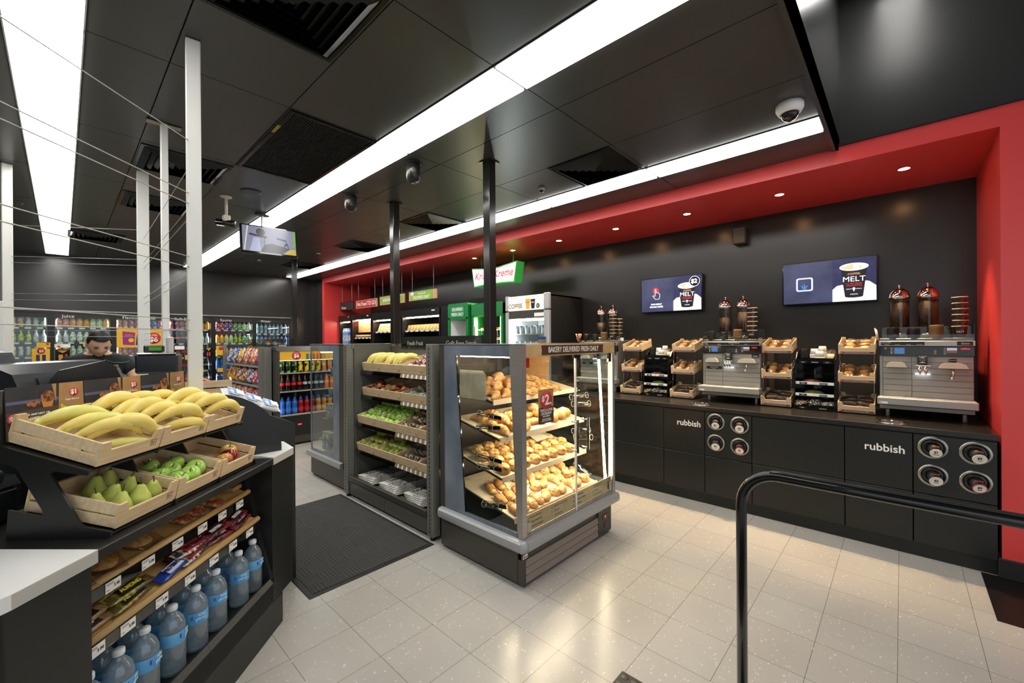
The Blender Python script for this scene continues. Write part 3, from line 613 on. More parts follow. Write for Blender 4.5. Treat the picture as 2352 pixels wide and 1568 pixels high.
# condiment stands
lidbox = mat('stand_black', '141414', .15)
def condiment(y0, y1, nm):
    t = thing('condiment_stand', f'black tiered condiment stand {nm}', 'condiment stand', None, (4.44, y0, .9), WR); W = y0-y1
    for x in (0, W-.006): O('side_panel', B().prism([(0, 0), (.26, 0), (.26, .5), (.16, .5), (.1, .44), (.06, .44)], x, x+.006, 'x'), lidbox, t)
    O('back_panel', B().box(.006, W-.006, .25, .256, 0, .46), lidbox, t)
    for k, (z, y, h) in enumerate(((.005, .0, .045), (.115, .03, .04), (.215, .05, .04), (.31, .07, .035), (.40, .085, .05))):
        s_ = O('shelf', B().box(.006, W-.006, y, .25, z, z+.005), lidbox, t)
        O('front_lip', B().box(.006, W-.006, y-.002, y+.001, z, z+h), acryl if k != 4 else lidbox, s_)
        if k in (1, 2): O('label_strip', B().box(.008, W-.008, y-.004, y-.0025, z+.004, z+.028), whitet, s_)
        for q in range(2 if k < 3 else 3):
            xx = W*(.22+.5*q) if k < 3 else W*(.2+.3*q)
            if k != 3: O('name_tag', B().box(xx-.028, xx+.028, y-.0062, y-.0042, z+.006, z+.022), black, s_); txt(('Sugar', 'Sweetener', 'Raw')[q], whitet, .011, s_, (xx, -.0066+y, z+.014))
    b = B()
    O('divider', B().box(W*.5-.001, W*.5+.001, .02, .25, .12, .36).box(W*.33-.001, W*.33+.001, .005, .25, .005, .1).box(W*.67-.001, W*.67+.001, .005, .25, .005, .1), acryl, t)
    g = f'{nm}'
    wr = t.matrix_basis
    def at(x, y, z): return wr @ Vector((x, y, z))
    for nm2, x, m, h in (('brown sugar', .16, mat('brown_sugar_sachets', 'b58a5a', .6, c2='e9dcc4', ns=90, nd=0, lo=.48, hi=.52, bump=.5), .0), ('black and white stirrer', .5, mat('striped_sachets', '1d1b19', .5, c2='e3ddd0', ns=110, lo=.48, hi=.52, bump=.5), .02), ('white sugar', .83, mat('white_sachets', 'efe9df', .6, c2='9a8f80', ns=90, lo=.55, hi=.6, bump=.6), .0)):
        b = B(); rnd = random.Random(int(x*100))
        for k in range(70):
            px, py, pz = W*x+rnd.uniform(-.035, .035), rnd.uniform(.015, .16), rnd.uniform(.01, .035+h)+.03
            b.T = X4((px, py, pz), (rnd.uniform(-.5, .5), rnd.uniform(-.6, .6), rnd.uniform(0, 3.1))); b.box(-.016, .016, -.0035, .0035, -.0015, .0015)
        o = O('sachet_heap', b, m, label=f'{nm2} sachets in the lowest tier, stand {nm}', category='sachets', kind='stuff'); o.matrix_basis = wr
    for nm2, x, z, m in (('red', .3, .225, mat('red_sachets', '8a3a30', .5, c2='c66a55', ns=60)), ('olive green', .35, .125, mat('green_sachets', '8d8a33', .5, c2='b5ad55', ns=60))):
        o = O('sachet_pile', B().blob((W*x+.03, .14, z+.01), .07, .06, .028, 14, 7, 0, .08), m, label=f'{nm2} sachets in a middle tier, stand {nm}', category='sachets', kind='stuff'); o.matrix_basis = wr
    p = at(W*.18, .16, .407); lidstack(tuple(p), 17, .037, liddk, f'tall black lid stack on the condiment stand {nm}')
    for q, (fx, fy, n) in enumerate(((.46, .15, 7), (.64, .2, 9), (.6, .12, 5))):
        p = at(W*fx, fy, .407); h = .04+.011*n
        tt = thing('foam_cup_stack', f'white upturned cup stack on the stand {nm}, {["short front","tallest","middle"][q]} one', 'cup stack', None, tuple(p))
        b = B()
        for k in range(n): b.lathe([(.033, k*.011), (.035, k*.011+.001), (.0345, k*.011+.008)], 18)
        b.lathe([(.033, n*.011), (.0265, n*.011+.045), (.024, n*.011+.048), (0, n*.011+.047)], 18); O('cup', b, cupw, tt)
    p = at(W*.86, .17, .407); tt = thing('dome_lid_stack', f'clear dome lid stack over white cups on the stand {nm}', 'dome lids', None, tuple(p))
    O('inner_cup', B().lathe([(.024, 0), (.026, .08), (0, .08)], 18), cupw, tt); O('dome', B().lathe([(.04, 0), (.04, .08), (.037, .1), (.025, .12), (.01, .128), (0, .129)], 22), thin('dome_clear', 'efe6da', .14), tt)
condiment(2.135, 1.855, 'between the two farthest crate racks')
condiment(.705, .415, 'between the two nearest crate racks')
sbl = thing('power_point_sign', 'small white sign on a thin arm above the far crate rack', 'sign', None, (4.6, 2.47, 1.53))
O('plate', B().box(-.002, .002, -.022, .022, -.02, .02), whitet, sbl); O('arm', B().tube([(0, .02, .018), (0, .1, .03)], .003, 6), alu, sbl)
# ---------------- wall screens
def arcpts(cx, cz, r, a0, a1, n=12, rz=None): return [(cx+r*math.cos(R(a0+(a1-a0)*i/n)), cz+(rz or r)*math.sin(R(a0+(a1-a0)*i/n))) for i in range(n+1)]
def E_(name, c, e=.75, r=.3, **k): return mat(name, c, r, e=e, ec=c, **k)
scr_bg = E_('screen_navy', '2b2f48', .65, c2='3a3f5e', ns=3); scr_bg2 = E_('screen_violet', '24264a', .6, c2='383a66', ns=12, lo=.5, hi=.9)
lw = E_('lit_white', 'e9ecf6', .9); lcup = E_('lit_cup_black', '15131a', .6); lcream = E_('lit_milk', 'd9a887', .8, c2='f2e2d4', ns=14); lred = E_('lit_red', 'd8383a', .8); lor = E_('lit_tan', 'd29a74', .8); lsplash = E_('lit_splash', 'dfe2ee', .85, c2='b9bfd6', ns=9, lo=.45, hi=.75); lblue = E_('lit_blue', '4b8fe0', .9); lpale = E_('lit_pale_blue', 'a8bdf0', .9)
def wallscreen(y0, y1, z0, z1, label, which):
    t = thing('wall_screen', label, 'screen', 'screens on the wall above the coffee counter', (5.10, y0, z0), WR); W = y0-y1; H = z1-z0
    O('bezel', B().box(0, W, 0, .045, 0, H, 0, .003), blackg, t); O('bracket', B().box(W*.3, W*.7, .045, .068, H*.3, H*.7), black, t)
    e = .012; p = O('screen', B().box(e, W-e, -.001, 0, e, H-e), scr_bg, t)
    sx0 = W*.555
    O('picture_background', B().box(sx0, W-e, -.0016, -.001, e, H-e), scr_bg2, p)
    cx = W*.77; cw = W*.135; zt = H*.78 if which == 2 else H*.70; zb = H*.13
    s = 1 if which == 2 else .92
    O('milk_splash', B().prism([(sx0, e)]+[(W-e, e), (W-e, H*.34)]+[(W*.92, H*.44), (W*.86, H*.47), (cx, H*.3), (W*.66, H*.4), (W*.6, H*.38), (sx0, H*.3)], -.0022, -.0016, 'y'), lsplash, p)
    cu_ = O('coffee_cup', B().prism([(cx-cw*.66, zb)]+arcpts(cx, zb, cw*.66, 180, 360, 10, H*.03)[1:]+[(cx+cw*.98, zt), (cx-cw*.98, zt)], -.003, -.0022, 'y'), lcup, p)
    O('cup_lip', B().prism(arcpts(cx, zt, cw*1.06, 0, 360, 28, H*.085)[:-1], -.0036, -.003, 'y'), lw, cu_); O('foam', B().prism(arcpts(cx, zt+H*.004, cw*.92, 0, 360, 28, H*.066)[:-1], -.0042, -.0036, 'y'), lcream, cu_)
    hh = zt-zb
    txt('-COFFEE-', lor, H*.062, cu_, (cx, -.0034, zb+hh*.76), sx=.95, name='coffee_lettering'); txt('MELT', lw, H*.16, cu_, (cx, -.0034, zb+hh*.58), sx=1.05, name='melt_lettering')
    txt('7-11 ONE CREAMY', lred, H*.036, cu_, (cx, -.0034, zb+hh*.43), sx=.95); txt('VANILLA BOTTLE', lred, H*.036, cu_, (cx, -.0034, zb+hh*.365), sx=.95)
    b = B().prism([(cx-.012, zb+hh*.27), (cx, zb+hh*.31), (cx+.012, zb+hh*.27), (cx, zb+hh*.16)][::-1], -.0034, -.003, 'y'); O('cone_mark', b, lw, cu_)
    txt('CREAMY', lw, H*.026, cu_, (cx-.036, -.0034, zb+hh*.25)); txt('VANILLA', lw, H*.026, cu_, (cx+.036, -.0034, zb+hh*.25)); txt('7-ELEVEN', lw, H*.032, cu_, (cx, -.0034, zb+hh*.07))
    if which == 1:
        hx, hz = W*.27, H*.5
        O('touch_circle', B().lathe([(.034, -.002), (.034, -.0026), (.0385, -.0026), (.0385, -.002)], 28, (hx-.005, 0, hz+.055), 'y'), lred, p)
        O('hand_icon', B().tube([(hx-.004+q[0], -.003, hz+q[1]) for q in ((-.01, .0), (-.01, .07), (-.004, .078), (.003, .07), (.003, .035), (.018, .033), (.03, .028), (.043, .02), (.05, .008), (.05, -.03), (.04, -.052), (-.005, -.052), (-.028, -.025), (-.042, -.008), (-.034, -.002), (-.022, -.008), (-.01, -.012), (-.01, .0))], .0026, 6), lw, p)
        txt('POUR FRESHLY', lw, .026, p, (hx, -.0016, H*.235), sx=.8, bold=.0008); txt('GROUND COFFEE', lw, .026, p, (hx, -.0016, H*.16), sx=.8, bold=.0008)
        bd = O('price_badge', B().lathe([(0, -.0052), (.056, -.0052), (.056, -.0042)][::-1], 30, (W*.885, 0, H*.80), 'y'), lcup, p); O('badge_ring', B().lathe([(.056, -.0042), (.056, -.0056), (.061, -.0056), (.061, -.0042)], 30, (W*.885, 0, H*.80), 'y'), lw, p)
        txt('$2', lw, .07, bd, (W*.88, -.0056, H*.8), bold=.002, name='price_lettering')
    else:
        hx, hz, q = W*.255, H*.47, .062; rp = lambda q, r: [p_ for (sx, sz, a) in ((1, 1, 0), (-1, 1, 90), (-1, -1, 180), (1, -1, 270)) for p_ in arcpts(hx+sx*(q-r), hz+sz*(q-r)*.95, r, a, a+90, 5)]
        O('icon_frame', B().prism(rp(q+.008, .02), -.0022, -.001, 'y'), lpale, p); O('icon_field', B().prism(rp(q-.006, .012), -.0028, -.0022, 'y'), scr_bg, p)
        b = B()
        for k in range(6):
            a = R(90+60*k); ca, sa = math.cos(a), math.sin(a); c0 = hz-.03; L_ = .033 if k not in (2, 3, 4) else .02
            b.tube([(hx, -.0034, c0), (hx+ca*L_, -.0034, c0+sa*L_)], .0016, 6)
            for s_ in (-1, 1):
                a2 = a+s_*R(50); b.tube([(hx+ca*L_*.55, -.0034, c0+sa*L_*.55), (hx+ca*L_*.55+math.cos(a2)*.011, -.0034, c0+sa*L_*.55+math.sin(a2)*.011)], .0012, 5)
        O('snowflake_icon', b, lblue, p)
    return t
wallscreen(2.465, 1.702, 1.865, 2.30, 'wall screen with touch icon and a two dollar coffee cup', 1)
wallscreen(.905, .155, 1.865, 2.293, 'larger looking wall screen with snowflake icon and coffee cup', 2)
# ---------------------------------------------------------------- register counter; local x along its front towards the aisle end, local y inward
OC = Matrix.Translation((.056, 1.726, 0)) @ Matrix.Rotation(R(45), 4, 'Z')
def put(o, m): o.matrix_basis = m; return o
rc = put(thing('register_counter', 'black register counter with white top and an open snack recess', 'counter'), OC)
O('corner_panel', B().box(-.22, -.002, -.001, .5, .0, .885, 0, .003), lam, rc)
O('lower_front', B().box(0, .974, 0, .4, .162, .262).box(.0, .974, 0, .008, .16, .30), lam, rc)
O('plinth', B().box(0, 1.07, .0, .45, 0, .16), lam, rc)
O('end_panel', B().box(.976, 1.19, 0, .5, .162, .883, 0, .002), lam, rc)
O('recess_back', B().box(0, .975, .38, .4, .262, .885), blackm, rc)
O('side_rib', B().prism([(-.0, .30), (.14, .88), (.38, .88), (.38, .262), (.0, .262)][::-1], .945, .975, 'x'), lam, rc)
eb_ = mat('edge_grey', 'b9b6ae', .4)
wt = O('white_top', B().prism([(-.28, .0), (-.215, -.012), (0.004, -.012), (.02, .295), (.1, .62), (-.28, .62)], .882, .92, 'z'), whitep, rc); O('edge_band', B().box(-.214, .0035, -.0128, -.0121, .8835, .9185), eb_, wt)
wt = O('white_top', B().prism([(.965, -.012), (1.178, -.012), (1.33, .12), (1.36, .5), (1.0, .5), (1.0, .08)], .882, .92, 'z'), whitep, rc); O('edge_band', B().box(.966, 1.177, -.0128, -.0121, .8835, .9185), eb_, wt)
O('display_ledge', B().box(.005, .965, -.012, .62, .885, .918, 0, .003), black, rc)
O('lip_strip', B().box(0, .974, -.004, -.001, .262, .302), thin('lip_clear', 'b8b8b4', .25), rc)
O('back_desk', B().box(-.28, 1.36, .62, 1.05, .882, .918), black, rc)
# snack shelves with timber rods
dow = mat('timber_rod', 'd3b27c', .38, c2='bd9860', ns=4, st=(1, 10, 10))
pricep = mat('price_paper', 'e8e6e0', .5)
def snackshelf(label, n0, z0, s1):
    t = put(thing('snack_shelf', label, 'shelf', 'snack shelves in the register counter'), OC @ X4((0, n0, z0)))
    L_ = .945
    O('tray_board', B().prism([(.005, -.012), (.26, .07), (.258, .079), (.003, -.003)], 0.005, L_-.005, 'x'), ply, t)
    O('timber_rod', B().tube([(0.0, -.004, .0), (L_-.01, -.004, .0)], .0125, 14), dow, t)
    rl = O('price_rail', B().box(.0, L_-.008, -.012, -.008, -.052, -.013), thin('rail_clear', 'a9a8a2', .2), t)
    O('rail_back', B().box(.0, L_-.008, -.005, -.003, -.052, -.013), mat('rail_grey', '6c6a64', .4), rl)
    xs = (.03, .14, .28, .42, .56, .69, .82); pr = ('3.40', '3.40', '3.00', '4.20', '2.80', '2.70', '3.20') if 'upper' in label else ('3.00', '3.00', '3.00', '4.00', '4.00', '6.00', '4.00')
    for x, s_ in zip(xs, pr):
        tg = O('price_tag', B().box(x, x+.056, -.0138, -.0125, -.05, -.016), pricep, rl)
        txt(s_, blackm, .013, tg, (x+.04, -.0142, -.034), name='price_lettering'); O('print_line', B().box(x+.004, x+.03, -.0142, -.0138, -.022, -.0205).box(x+.004, x+.03, -.0142, -.0138, -.026, -.0245).box(x+.004, x+.014, -.0142, -.0138, -.043, -.041), dgrey, tg)
    return t
us = snackshelf('upper snack shelf with timber rod holding cookies and soft packs', .105, .757, .93)
ls = snackshelf('lower snack shelf with timber rod holding protein bars', .058, .618, .93)
# wrapped bars
def bar_proto(nm, base, band, word, wc, w_=.13, d=.042, h=.02, base2=None):
    t = thing('snack_bar', '', 'snack bar')
    O('wrapper', pillow(w_, d, h, jit=.16, seed=len(nm)), mat(f'wrap_{nm}', base, .22, c2=base2, ns=45, lo=.45, hi=.55, coat=.3), t)
    b_ = O('band', B().add([(x, y, h*(1.0 if abs(y) < .01 else .93)) for x in (-w_*.3, w_*.3) for y in (-d*.34, d*.34)], [(0, 2, 3, 1)]), mat(f'band_{nm}', band, .3), t); b_.location.z = .0015
    txt(word, mat(f'word_{nm}', wc, .4), d*.42, t, (0, 0, h*1.1+.003), (0, 0, 0), sx=.9, bold=.0007, name='word_lettering')
    return Proto(t)
BP = {'nut': bar_proto('blue_nut', '2a5d8c', '1d1a19', 'NUTS', 'e8e4da', base2='8b6a44'), 'olive': bar_proto('olive_nut', '8f8a22', '231d18', 'ALMOND', 'd9d24a', base2='5b4a30'),
      'pfx': bar_proto('blue_white', '1f3c9a', 'e9ecf4', 'PROTEIN FX', '1b2c7a', w_=.125), 'ris': bar_proto('black_white', '17171a', '2a1a1c', 'PROTEIN', 'e9e9ec', base2='8a3038'),
      'ris2': bar_proto('white_red', 'cfcac2', 'b3262c', 'PROTEIN', '1b1b1d', base2='3a3434')}
BN = {'nut': 'blue wrapped nut bar', 'olive': 'olive and black wrapped nut bar', 'pfx': 'blue and white protein bar', 'ris': 'black protein bar', 'ris2': 'white and red protein bar', 'choc': 'dark brown wrapped bar'}
slope = R(17.8)
def onshelf(sh, x, y, kind, yaw, label, P_, lift=0, g='snacks on the counter shelves', sc_=1):
    m = sh.matrix_basis @ X4((x, .012+y*math.cos(slope), .001+y*math.sin(slope)+lift)) @ Matrix.Rotation(slope, 4, 'X') @ Matrix.Rotation(R(yaw), 4, 'Z') @ Matrix.Scale(sc_, 4)
    P_.put(label, g, M=m)
rows = [('nut', .07, 3), ('olive', .235, 3), ('pfx', .42, 1), ('ris2', .53, 3), ('ris', .69, 3), ('ris', .84, 3)]
for k, x, n in rows:
    for j in range(n):
        for lv in (0, 1):
            if lv and (k == 'pfx' or j == n-1): continue
            kk = 'ris' if k == 'ris2' and j > 0 else k
            onshelf(ls, x+random.uniform(-.008, .008), .028+.048*j+lv*.012, kk, random.uniform(-9, 9), f'{BN[kk]}, {["bottom","top"][lv]} layer, {ORD[j]} row from rod, {ORD[rows.index((k,x,n))]} bay', BP[kk], .001+.021*lv, 'snacks on the counter shelves', 1.18)
cookie = mat('cookie_crumb', 'cfa268', .7, c2='a0763f', ns=70)
cp_ = thing('cookie_pack', '', 'cookie pack'); O('cookie', B().blob((-.02, 0, .014), .045, .042, .012, 14, 6, 0, .04).blob((.035, 0, .016), .04, .04, .011, 14, 6, 0, .05), cookie, cp_); O('wrapper', pillow(.15, .1, .034, jit=.12, seed=9), filmm, cp_); CKP = Proto(cp_)
sf_ = thing('soft_snack_pack', '', 'snack pack'); O('wrapper', pillow(.12, .08, .03, jit=.12, seed=5), mat('wrap_red_brown', '8a3a20', .3, c2='c9a27a', ns=28, lo=.45, hi=.6), sf_); O('label', B().box(-.03, .02, -.02, .02, .0295, .0305), mat('yellow_label', 'd8a83a', .4), sf_); SFP = Proto(sf_)
for k, (x, y) in enumerate(((.06, .06), (.07, .16), (.2, .07), (.21, .17), (.34, .08), (.35, .18))):
    onshelf(us, x, y, '', random.uniform(60, 110), f'clear pack of crumbly cookies, {ORD[k]} from the white corner on the upper snack shelf', CKP, 0, 'snacks on the counter shelves', 1.15)
for k, (x, y) in enumerate(((.55, .07), (.55, .15), (.64, .07), (.65, .16), (.73, .06), (.735, .15))):
    onshelf(us, x, y, '', random.uniform(60, 110), f'red brown soft snack pack, {ORD[k]} along the upper snack shelf', SFP)
O('card_box', B().box(.86, .93, .03, .2, .78, .80, 0, .002), kraft, label='flat pale card box at the aisle end of the upper snack shelf', category='box').matrix_basis = OC @ X4((0, .1, .0), (R(0), 0, 0))
# bottled water
def clearwater():
    M = thin('clear_water', 'd6e6ee', .16, .03); nt = M.node_tree; N = nt.nodes; L = nt.links
    out = N['Material Output']; src = out.inputs[0].links[0].from_socket
    p = N.new('ShaderNodeBsdfPrincipled'); p.inputs['Base Color'].default_value = lin('c3d2da'); p.inputs['Roughness'].default_value = .12
    mx = N.new('ShaderNodeMixShader'); mx.inputs[0].default_value = .24; L.new(src, mx.inputs[1]); L.new(p.outputs[0], mx.inputs[2]); L.new(mx.outputs[0], out.inputs[0]); return M
wb = thing('water_bottle', '', 'water bottle')
pr = [(.0, .006), (.03, .0), (.037, .004), (.041, .014)]
for k in range(9): z = .02+k*.0102; pr += [(.0414, z), (.0372, z+.0048)]
pr += [(.0415, .113), (.0405, .116), (.0405, .163), (.0415, .168), (.0405, .182), (.034, .203), (.024, .218), (.0145, .229), (.0135, .24)]
O('bottle_wall', B().lathe(pr, 28), clearwater(), wb)
O('label_band', B().lathe([(.0418, .117), (.042, .119), (.042, .160), (.0418, .162)], 28), mat('label_blue', '4f9bd2', .3, c2='7fc0e6', ns=5), wb)
O('purple_mark', B().box(-.030, -.022, -.0345, -.032, .138, .152), mat('purple_print', '4a4a9a', .4), wb)
txt('PURE', mat('pale_print', 'd9eefa', .4), .014, wb, (.004, -.0433, .151), sx=.8); txt('SPRING', _M['pale_print'], .015, wb, (0, -.0434, .136), sx=.75)
O('cap', B().lathe([(.0165, .237), (.0172, .239), (.0172, .2525), (.0158, .2545), (0, .255)], 22), mat('cap_white', 'dde1e3', .35), wb)
WBP = Proto(wb)
rowsb = [(.07, (.055, .16, .262, .388, .513, .636, .80, .915)), (.165, (.1, .205, .325, .45, .575, .70, .86)), (.26, (.06, .16, .27, .39, .51, .64, .76, .88))]
for r_, (n, ss) in enumerate(rowsb):
    for k, s_ in enumerate(ss):
        WBP.put(f'water bottle with blue label, {ORD[k]} from the white corner, {["front","second","back"][r_]} row', 'water bottles in the counter recess', M=OC @ X4((s_, n, .2625), (0, 0, R(random.uniform(-40, 25)))))
# ---------------- fruit display
zst = put(thing('fruit_stand', 'black stand with zigzag side panels carrying two tiers of fruit crates', 'fruit stand'), OC @ X4((0, 0, 0)))
zp = [(.021, .9185), (.332, .9185), (.325, 1.01), (.235, .993), (.222, .998), (.223, 1.012), (.304, 1.14), (.37, 1.165), (.37, 1.215), (.08, 1.121), (.092, 1.112), (.195, 1.132), (.203, 1.12), (.112, .963), (.105, .955), (.021, .937)]
zp = [(.021, .9185), (.332, .9185), (.325, 1.01), (.228, .990), (.222, .998), (.224, 1.008), (.304, 1.145), (.37, 1.16), (.38, 1.218), (.082, 1.126), (.088, 1.112), (.19, 1.128), (.2, 1.12), (.112, .963), (.1, .953), (.021, .937)]
for s_ in (.084, .348, .598, .862): O('side_panel', B().prism(zp[::-1], s_-.004, s_+.004, 'x'), lam, zst)
O('upper_deck', B().prism([(.088, 1.118), (.372, 1.206), (.37, 1.212), (.086, 1.124)], .088, .86, 'x'), lam, zst)
O('lower_deck', B().prism([(.03, .922), (.33, .992), (.329, .997), (.03, .928)], .088, .86, 'x'), lam, zst)
O('back_rail', B().box(.088, .86, .36, .385, 1.16, 1.375), lam, zst)
crf = thing('fruit_crate', '', 'crate'); crate_parts(crf, .244, .285, .076); CFP = Proto(crf)
UP = [OC @ X4((.107+.25*k, .088, 1.131), (R(17.5), 0, 0)) for k in range(3)]; LO = [OC @ X4((.107+.25*k, .03, .9345), (R(12.8), 0, 0)) for k in range(3)]
for k in range(3):
    CFP.put(f'upper pine crate of bananas, {("nearest the white corner","middle of three","nearest the aisle end")[k]}', 'pine fruit crates', M=UP[k])
    CFP.put(('lower pine crate of green pears', 'lower pine crate of green apples', 'lower pine crate with a few red and yellow apples')[k], 'pine fruit crates', M=LO[k])
yel = mat('banana_yellow', 'f2dd7e', .42, c2='ecd066', ns=9, sss=.05); gry = mat('banana_greenish', 'e6dc7c', .42, c2='ccd066', ns=7, sss=.05)
def banana(m, L_=.19, hh=.05, r=.0185):
    t = thing('banana', '', 'banana'); n = 16; P_ = []; rr = []
    for k in range(n+1):
        u = k/n; a = (u-.5)*2; x = a*L_/2; z = hh*(1-a*a*.95)+.004; P_.append((x, 0, z)); rr.append(r*(min(1, (math.sin(math.pi*(.06+.88*u)))**.5*1.02)))
    b = B(); vs = []; F = []; N_ = 10
    for k in range(n+1):
        d = (Vector(P_[min(k+1, n)])-Vector(P_[max(k-1, 0)])).normalized(); up = Vector((0, 1, 0)).cross(d)*-1
        for i in range(N_):
            q = 2*math.pi*i/N_; f = 1+.06*math.cos(q*5); vs.append(tuple(Vector(P_[k])+up*math.sin(q)*rr[k]*f+Vector((0, 1, 0))*math.cos(q)*rr[k]*f))
    for k in range(n):
        for i in range(N_): F.append((k*N_+i, k*N_+(i+1) % N_, (k+1)*N_+(i+1) % N_, (k+1)*N_+i))
    F += [tuple(range(N_)), tuple((n)*N_+i for i in range(N_))[::-1]]
    O('peel', b.add(vs, F, 0, True), m, t)
    O('stem', B().tube([(-L_/2+.006, 0, .008), (-L_/2-.004, 0, -.003), (-L_/2-.010, 0, -.010)], [.0125, .0085, .007], 8, 0).tube([(-L_/2-.010, 0, -.010), (-L_/2-.014, 0, -.015)], [.0085, .0078], 8, 1), [gry, mat('banana_cut', '3a2a1c', .7)], t)
    O('blossom_tip', B().tube([(L_/2-.004, 0, .005), (L_/2+.004, 0, -.002)], [.0075, .004], 8), mat('banana_tip', '40301d', .7), t)
    return Proto(t)
BA = [banana(yel, .19, .062, .0222), banana(yel, .185, .052, .0218), banana(gry, .20, .042, .021)]
WORD3 = ('nearest the white corner', 'in the middle', 'nearest the aisle end')
lay = [ # crate: x, y, z, yaw, roll(deg, lean to front), variant, scale
 [(.15, .06, .045, -25, 26, 0, 1.05), (.155, .06, .012, -22, 70, 2, .9), (.12, .085, .05, -25, 40, 0, .92), (.155, .15, .05, -20, 30, 2, .92), (.135, .17, .042, -18, 34, 1, .9), (.14, .22, .052, -24, 28, 2, 1.0), (.13, .25, .035, -15, 40, 1, .95), (.17, .19, .04, -20, 60, 1, .9)],
 [(.165, .07, .045, -22, 30, 0, 1.0), (.18, .055, .012, -24, 50, 1, .98), (.12, .115, .05, -12, 20, 1, 1.0), (.095, .15, .05, -8, 16, 0, 1.0), (.07, .18, .045, -8, 14, 1, 1.02), (.05, .225, .045, -12, 12, 0, 1.1), (.17, .2, .05, -15, 40, 2, .95), (.17, .245, .06, -20, 30, 1, .9)],
 [(.165, .05, .035, -24, 24, 0, .92), (.13, .085, .05, -20, 22, 0, 1.0), (.1, .125, .05, -18, 18, 1, 1.06), (.08, .165, .05, -16, 14, 0, 1.08), (.02, .19, .03, -14, 25, 1, .92), (.02, .235, .045, -20, 16, 1, .98), (.165, .2, .05, -20, 40, 1, .9)]]
for c_, L3 in enumerate(lay):
    for k, (x, y, z, yw, rl_, v, s_) in enumerate(L3):
        BA[v].put(f'{"greenish" if v == 2 else "yellow"} banana, {ORD[k]} from the front of the banana crate {WORD3[c_]}', 'bananas in the upper crates', M=UP[c_] @ X4((x, y, z), (R(rl_-17), 0, R(yw)), s_))
# pears
pearm = mat('pear_green', 'c6cf68', .5, c2='b0bd56', ns=35, sss=.03); stemm = mat('fruit_stem', '4a3826', .7)
def pear():
    t = thing('pear', '', 'pear')
    O('flesh', B().lathe([(a_, b_-.035) for a_, b_ in ((0, .002), (.012, 0), (.026, .006), (.034, .02), (.0355, .034), (.031, .05), (.0225, .065), (.0165, .078), (.0135, .086), (.007, .0905), (0, .089))], 20), pearm, t)
    O('stem', B().tube([(0, 0, .053), (.002, 0, .065), (.007, .001, .081)], [.0022, .002, .0028], 6), stemm, t); return Proto(t)
PP = pear()
for k, (x, y, z, sc_, t_) in enumerate(((.065, .05, .006, 1.0, 3), (.135, .045, .006, 1.02, 6), (.195, .055, .008, .98, -8), (.04, .11, .006, .9, 5), (.105, .12, .006, 1, 0), (.185, .135, .006, .98, 8), (.13, .195, .006, 1, -5), (.2, .215, .006, .95, 3))):
    PP.put(f'green pear, {ORD[k]} from the front corner of the pear crate', 'pears in the lower crate', M=LO[0] @ X4((x, y, z+.03), (R(t_-10), R(t_*1.3), R(k*50)), sc_*.9))
def apple(nm, m):
    t = thing('apple', '', 'apple')
    pr = []
    for k in range(15):
        u = R(-88+176*k/14); r = math.cos(u)*.036*(1+.05*math.sin(u)); z = .031*math.sin(u); 
        if k > 11: z -= .0035*(k-11)
        if k < 3: z += .002*(3-k)
        pr.append((r, z))
    O('flesh', B().lathe([(0, pr[0][1]+.001)]+pr+[(0, pr[-1][1]-.004)], 22), m, t)
    O('stem', B().tube([(0, 0, .018), (.002, 0, .03), (.005, 0, .036)], .0016, 6), stemm, t); return Proto(t)
apg = mat('apple_green', 'a2cc50', .22, c2='b4d868', ns=26, coat=.3); apr = mat('apple_red', '7a1420', .2, c2='9c2a2c', ns=20, coat=.4); apy = mat('apple_yellow_red', 'dcb458', .3, c2='b84a34', ns=9, lo=.45, hi=.7, coat=.3)
AG, AR, AY = apple('g', apg), apple('r', apr), apple('y', apy)
for k, (x, y, z) in enumerate(((.07, .045, .008), (.14, .05, .008), (.205, .075, .008), (.03, .1, .008), (.075, .125, .01), (.14, .13, .008), (.2, .16, .008), (.12, .20, .008))):
    AG.put(f'shiny green apple, {ORD[k]} from the front corner of the apple crate', 'green apples in the lower crate', M=LO[1] @ X4((x, y+.008, z+.031), (R(random.uniform(-50, 30)), R(random.uniform(-40, 40)), 0), 1.02))
AY.put('red and yellow apple closest to the notch of the third lower crate', 'apples in the third crate', M=LO[2] @ X4((.1, .055, .038), (R(-30), R(20), 0), .98))
AR.put('dark red apple between two yellow ones in the third lower crate', 'apples in the third crate', M=LO[2] @ X4((.155, .068, .038), (R(-20), R(30), 0), 1))
AY.put('yellow apple against the end slat of the third lower crate', 'apples in the third crate', M=LO[2] @ X4((.2, .1, .042), (R(5), R(-8), 0), 1.05))
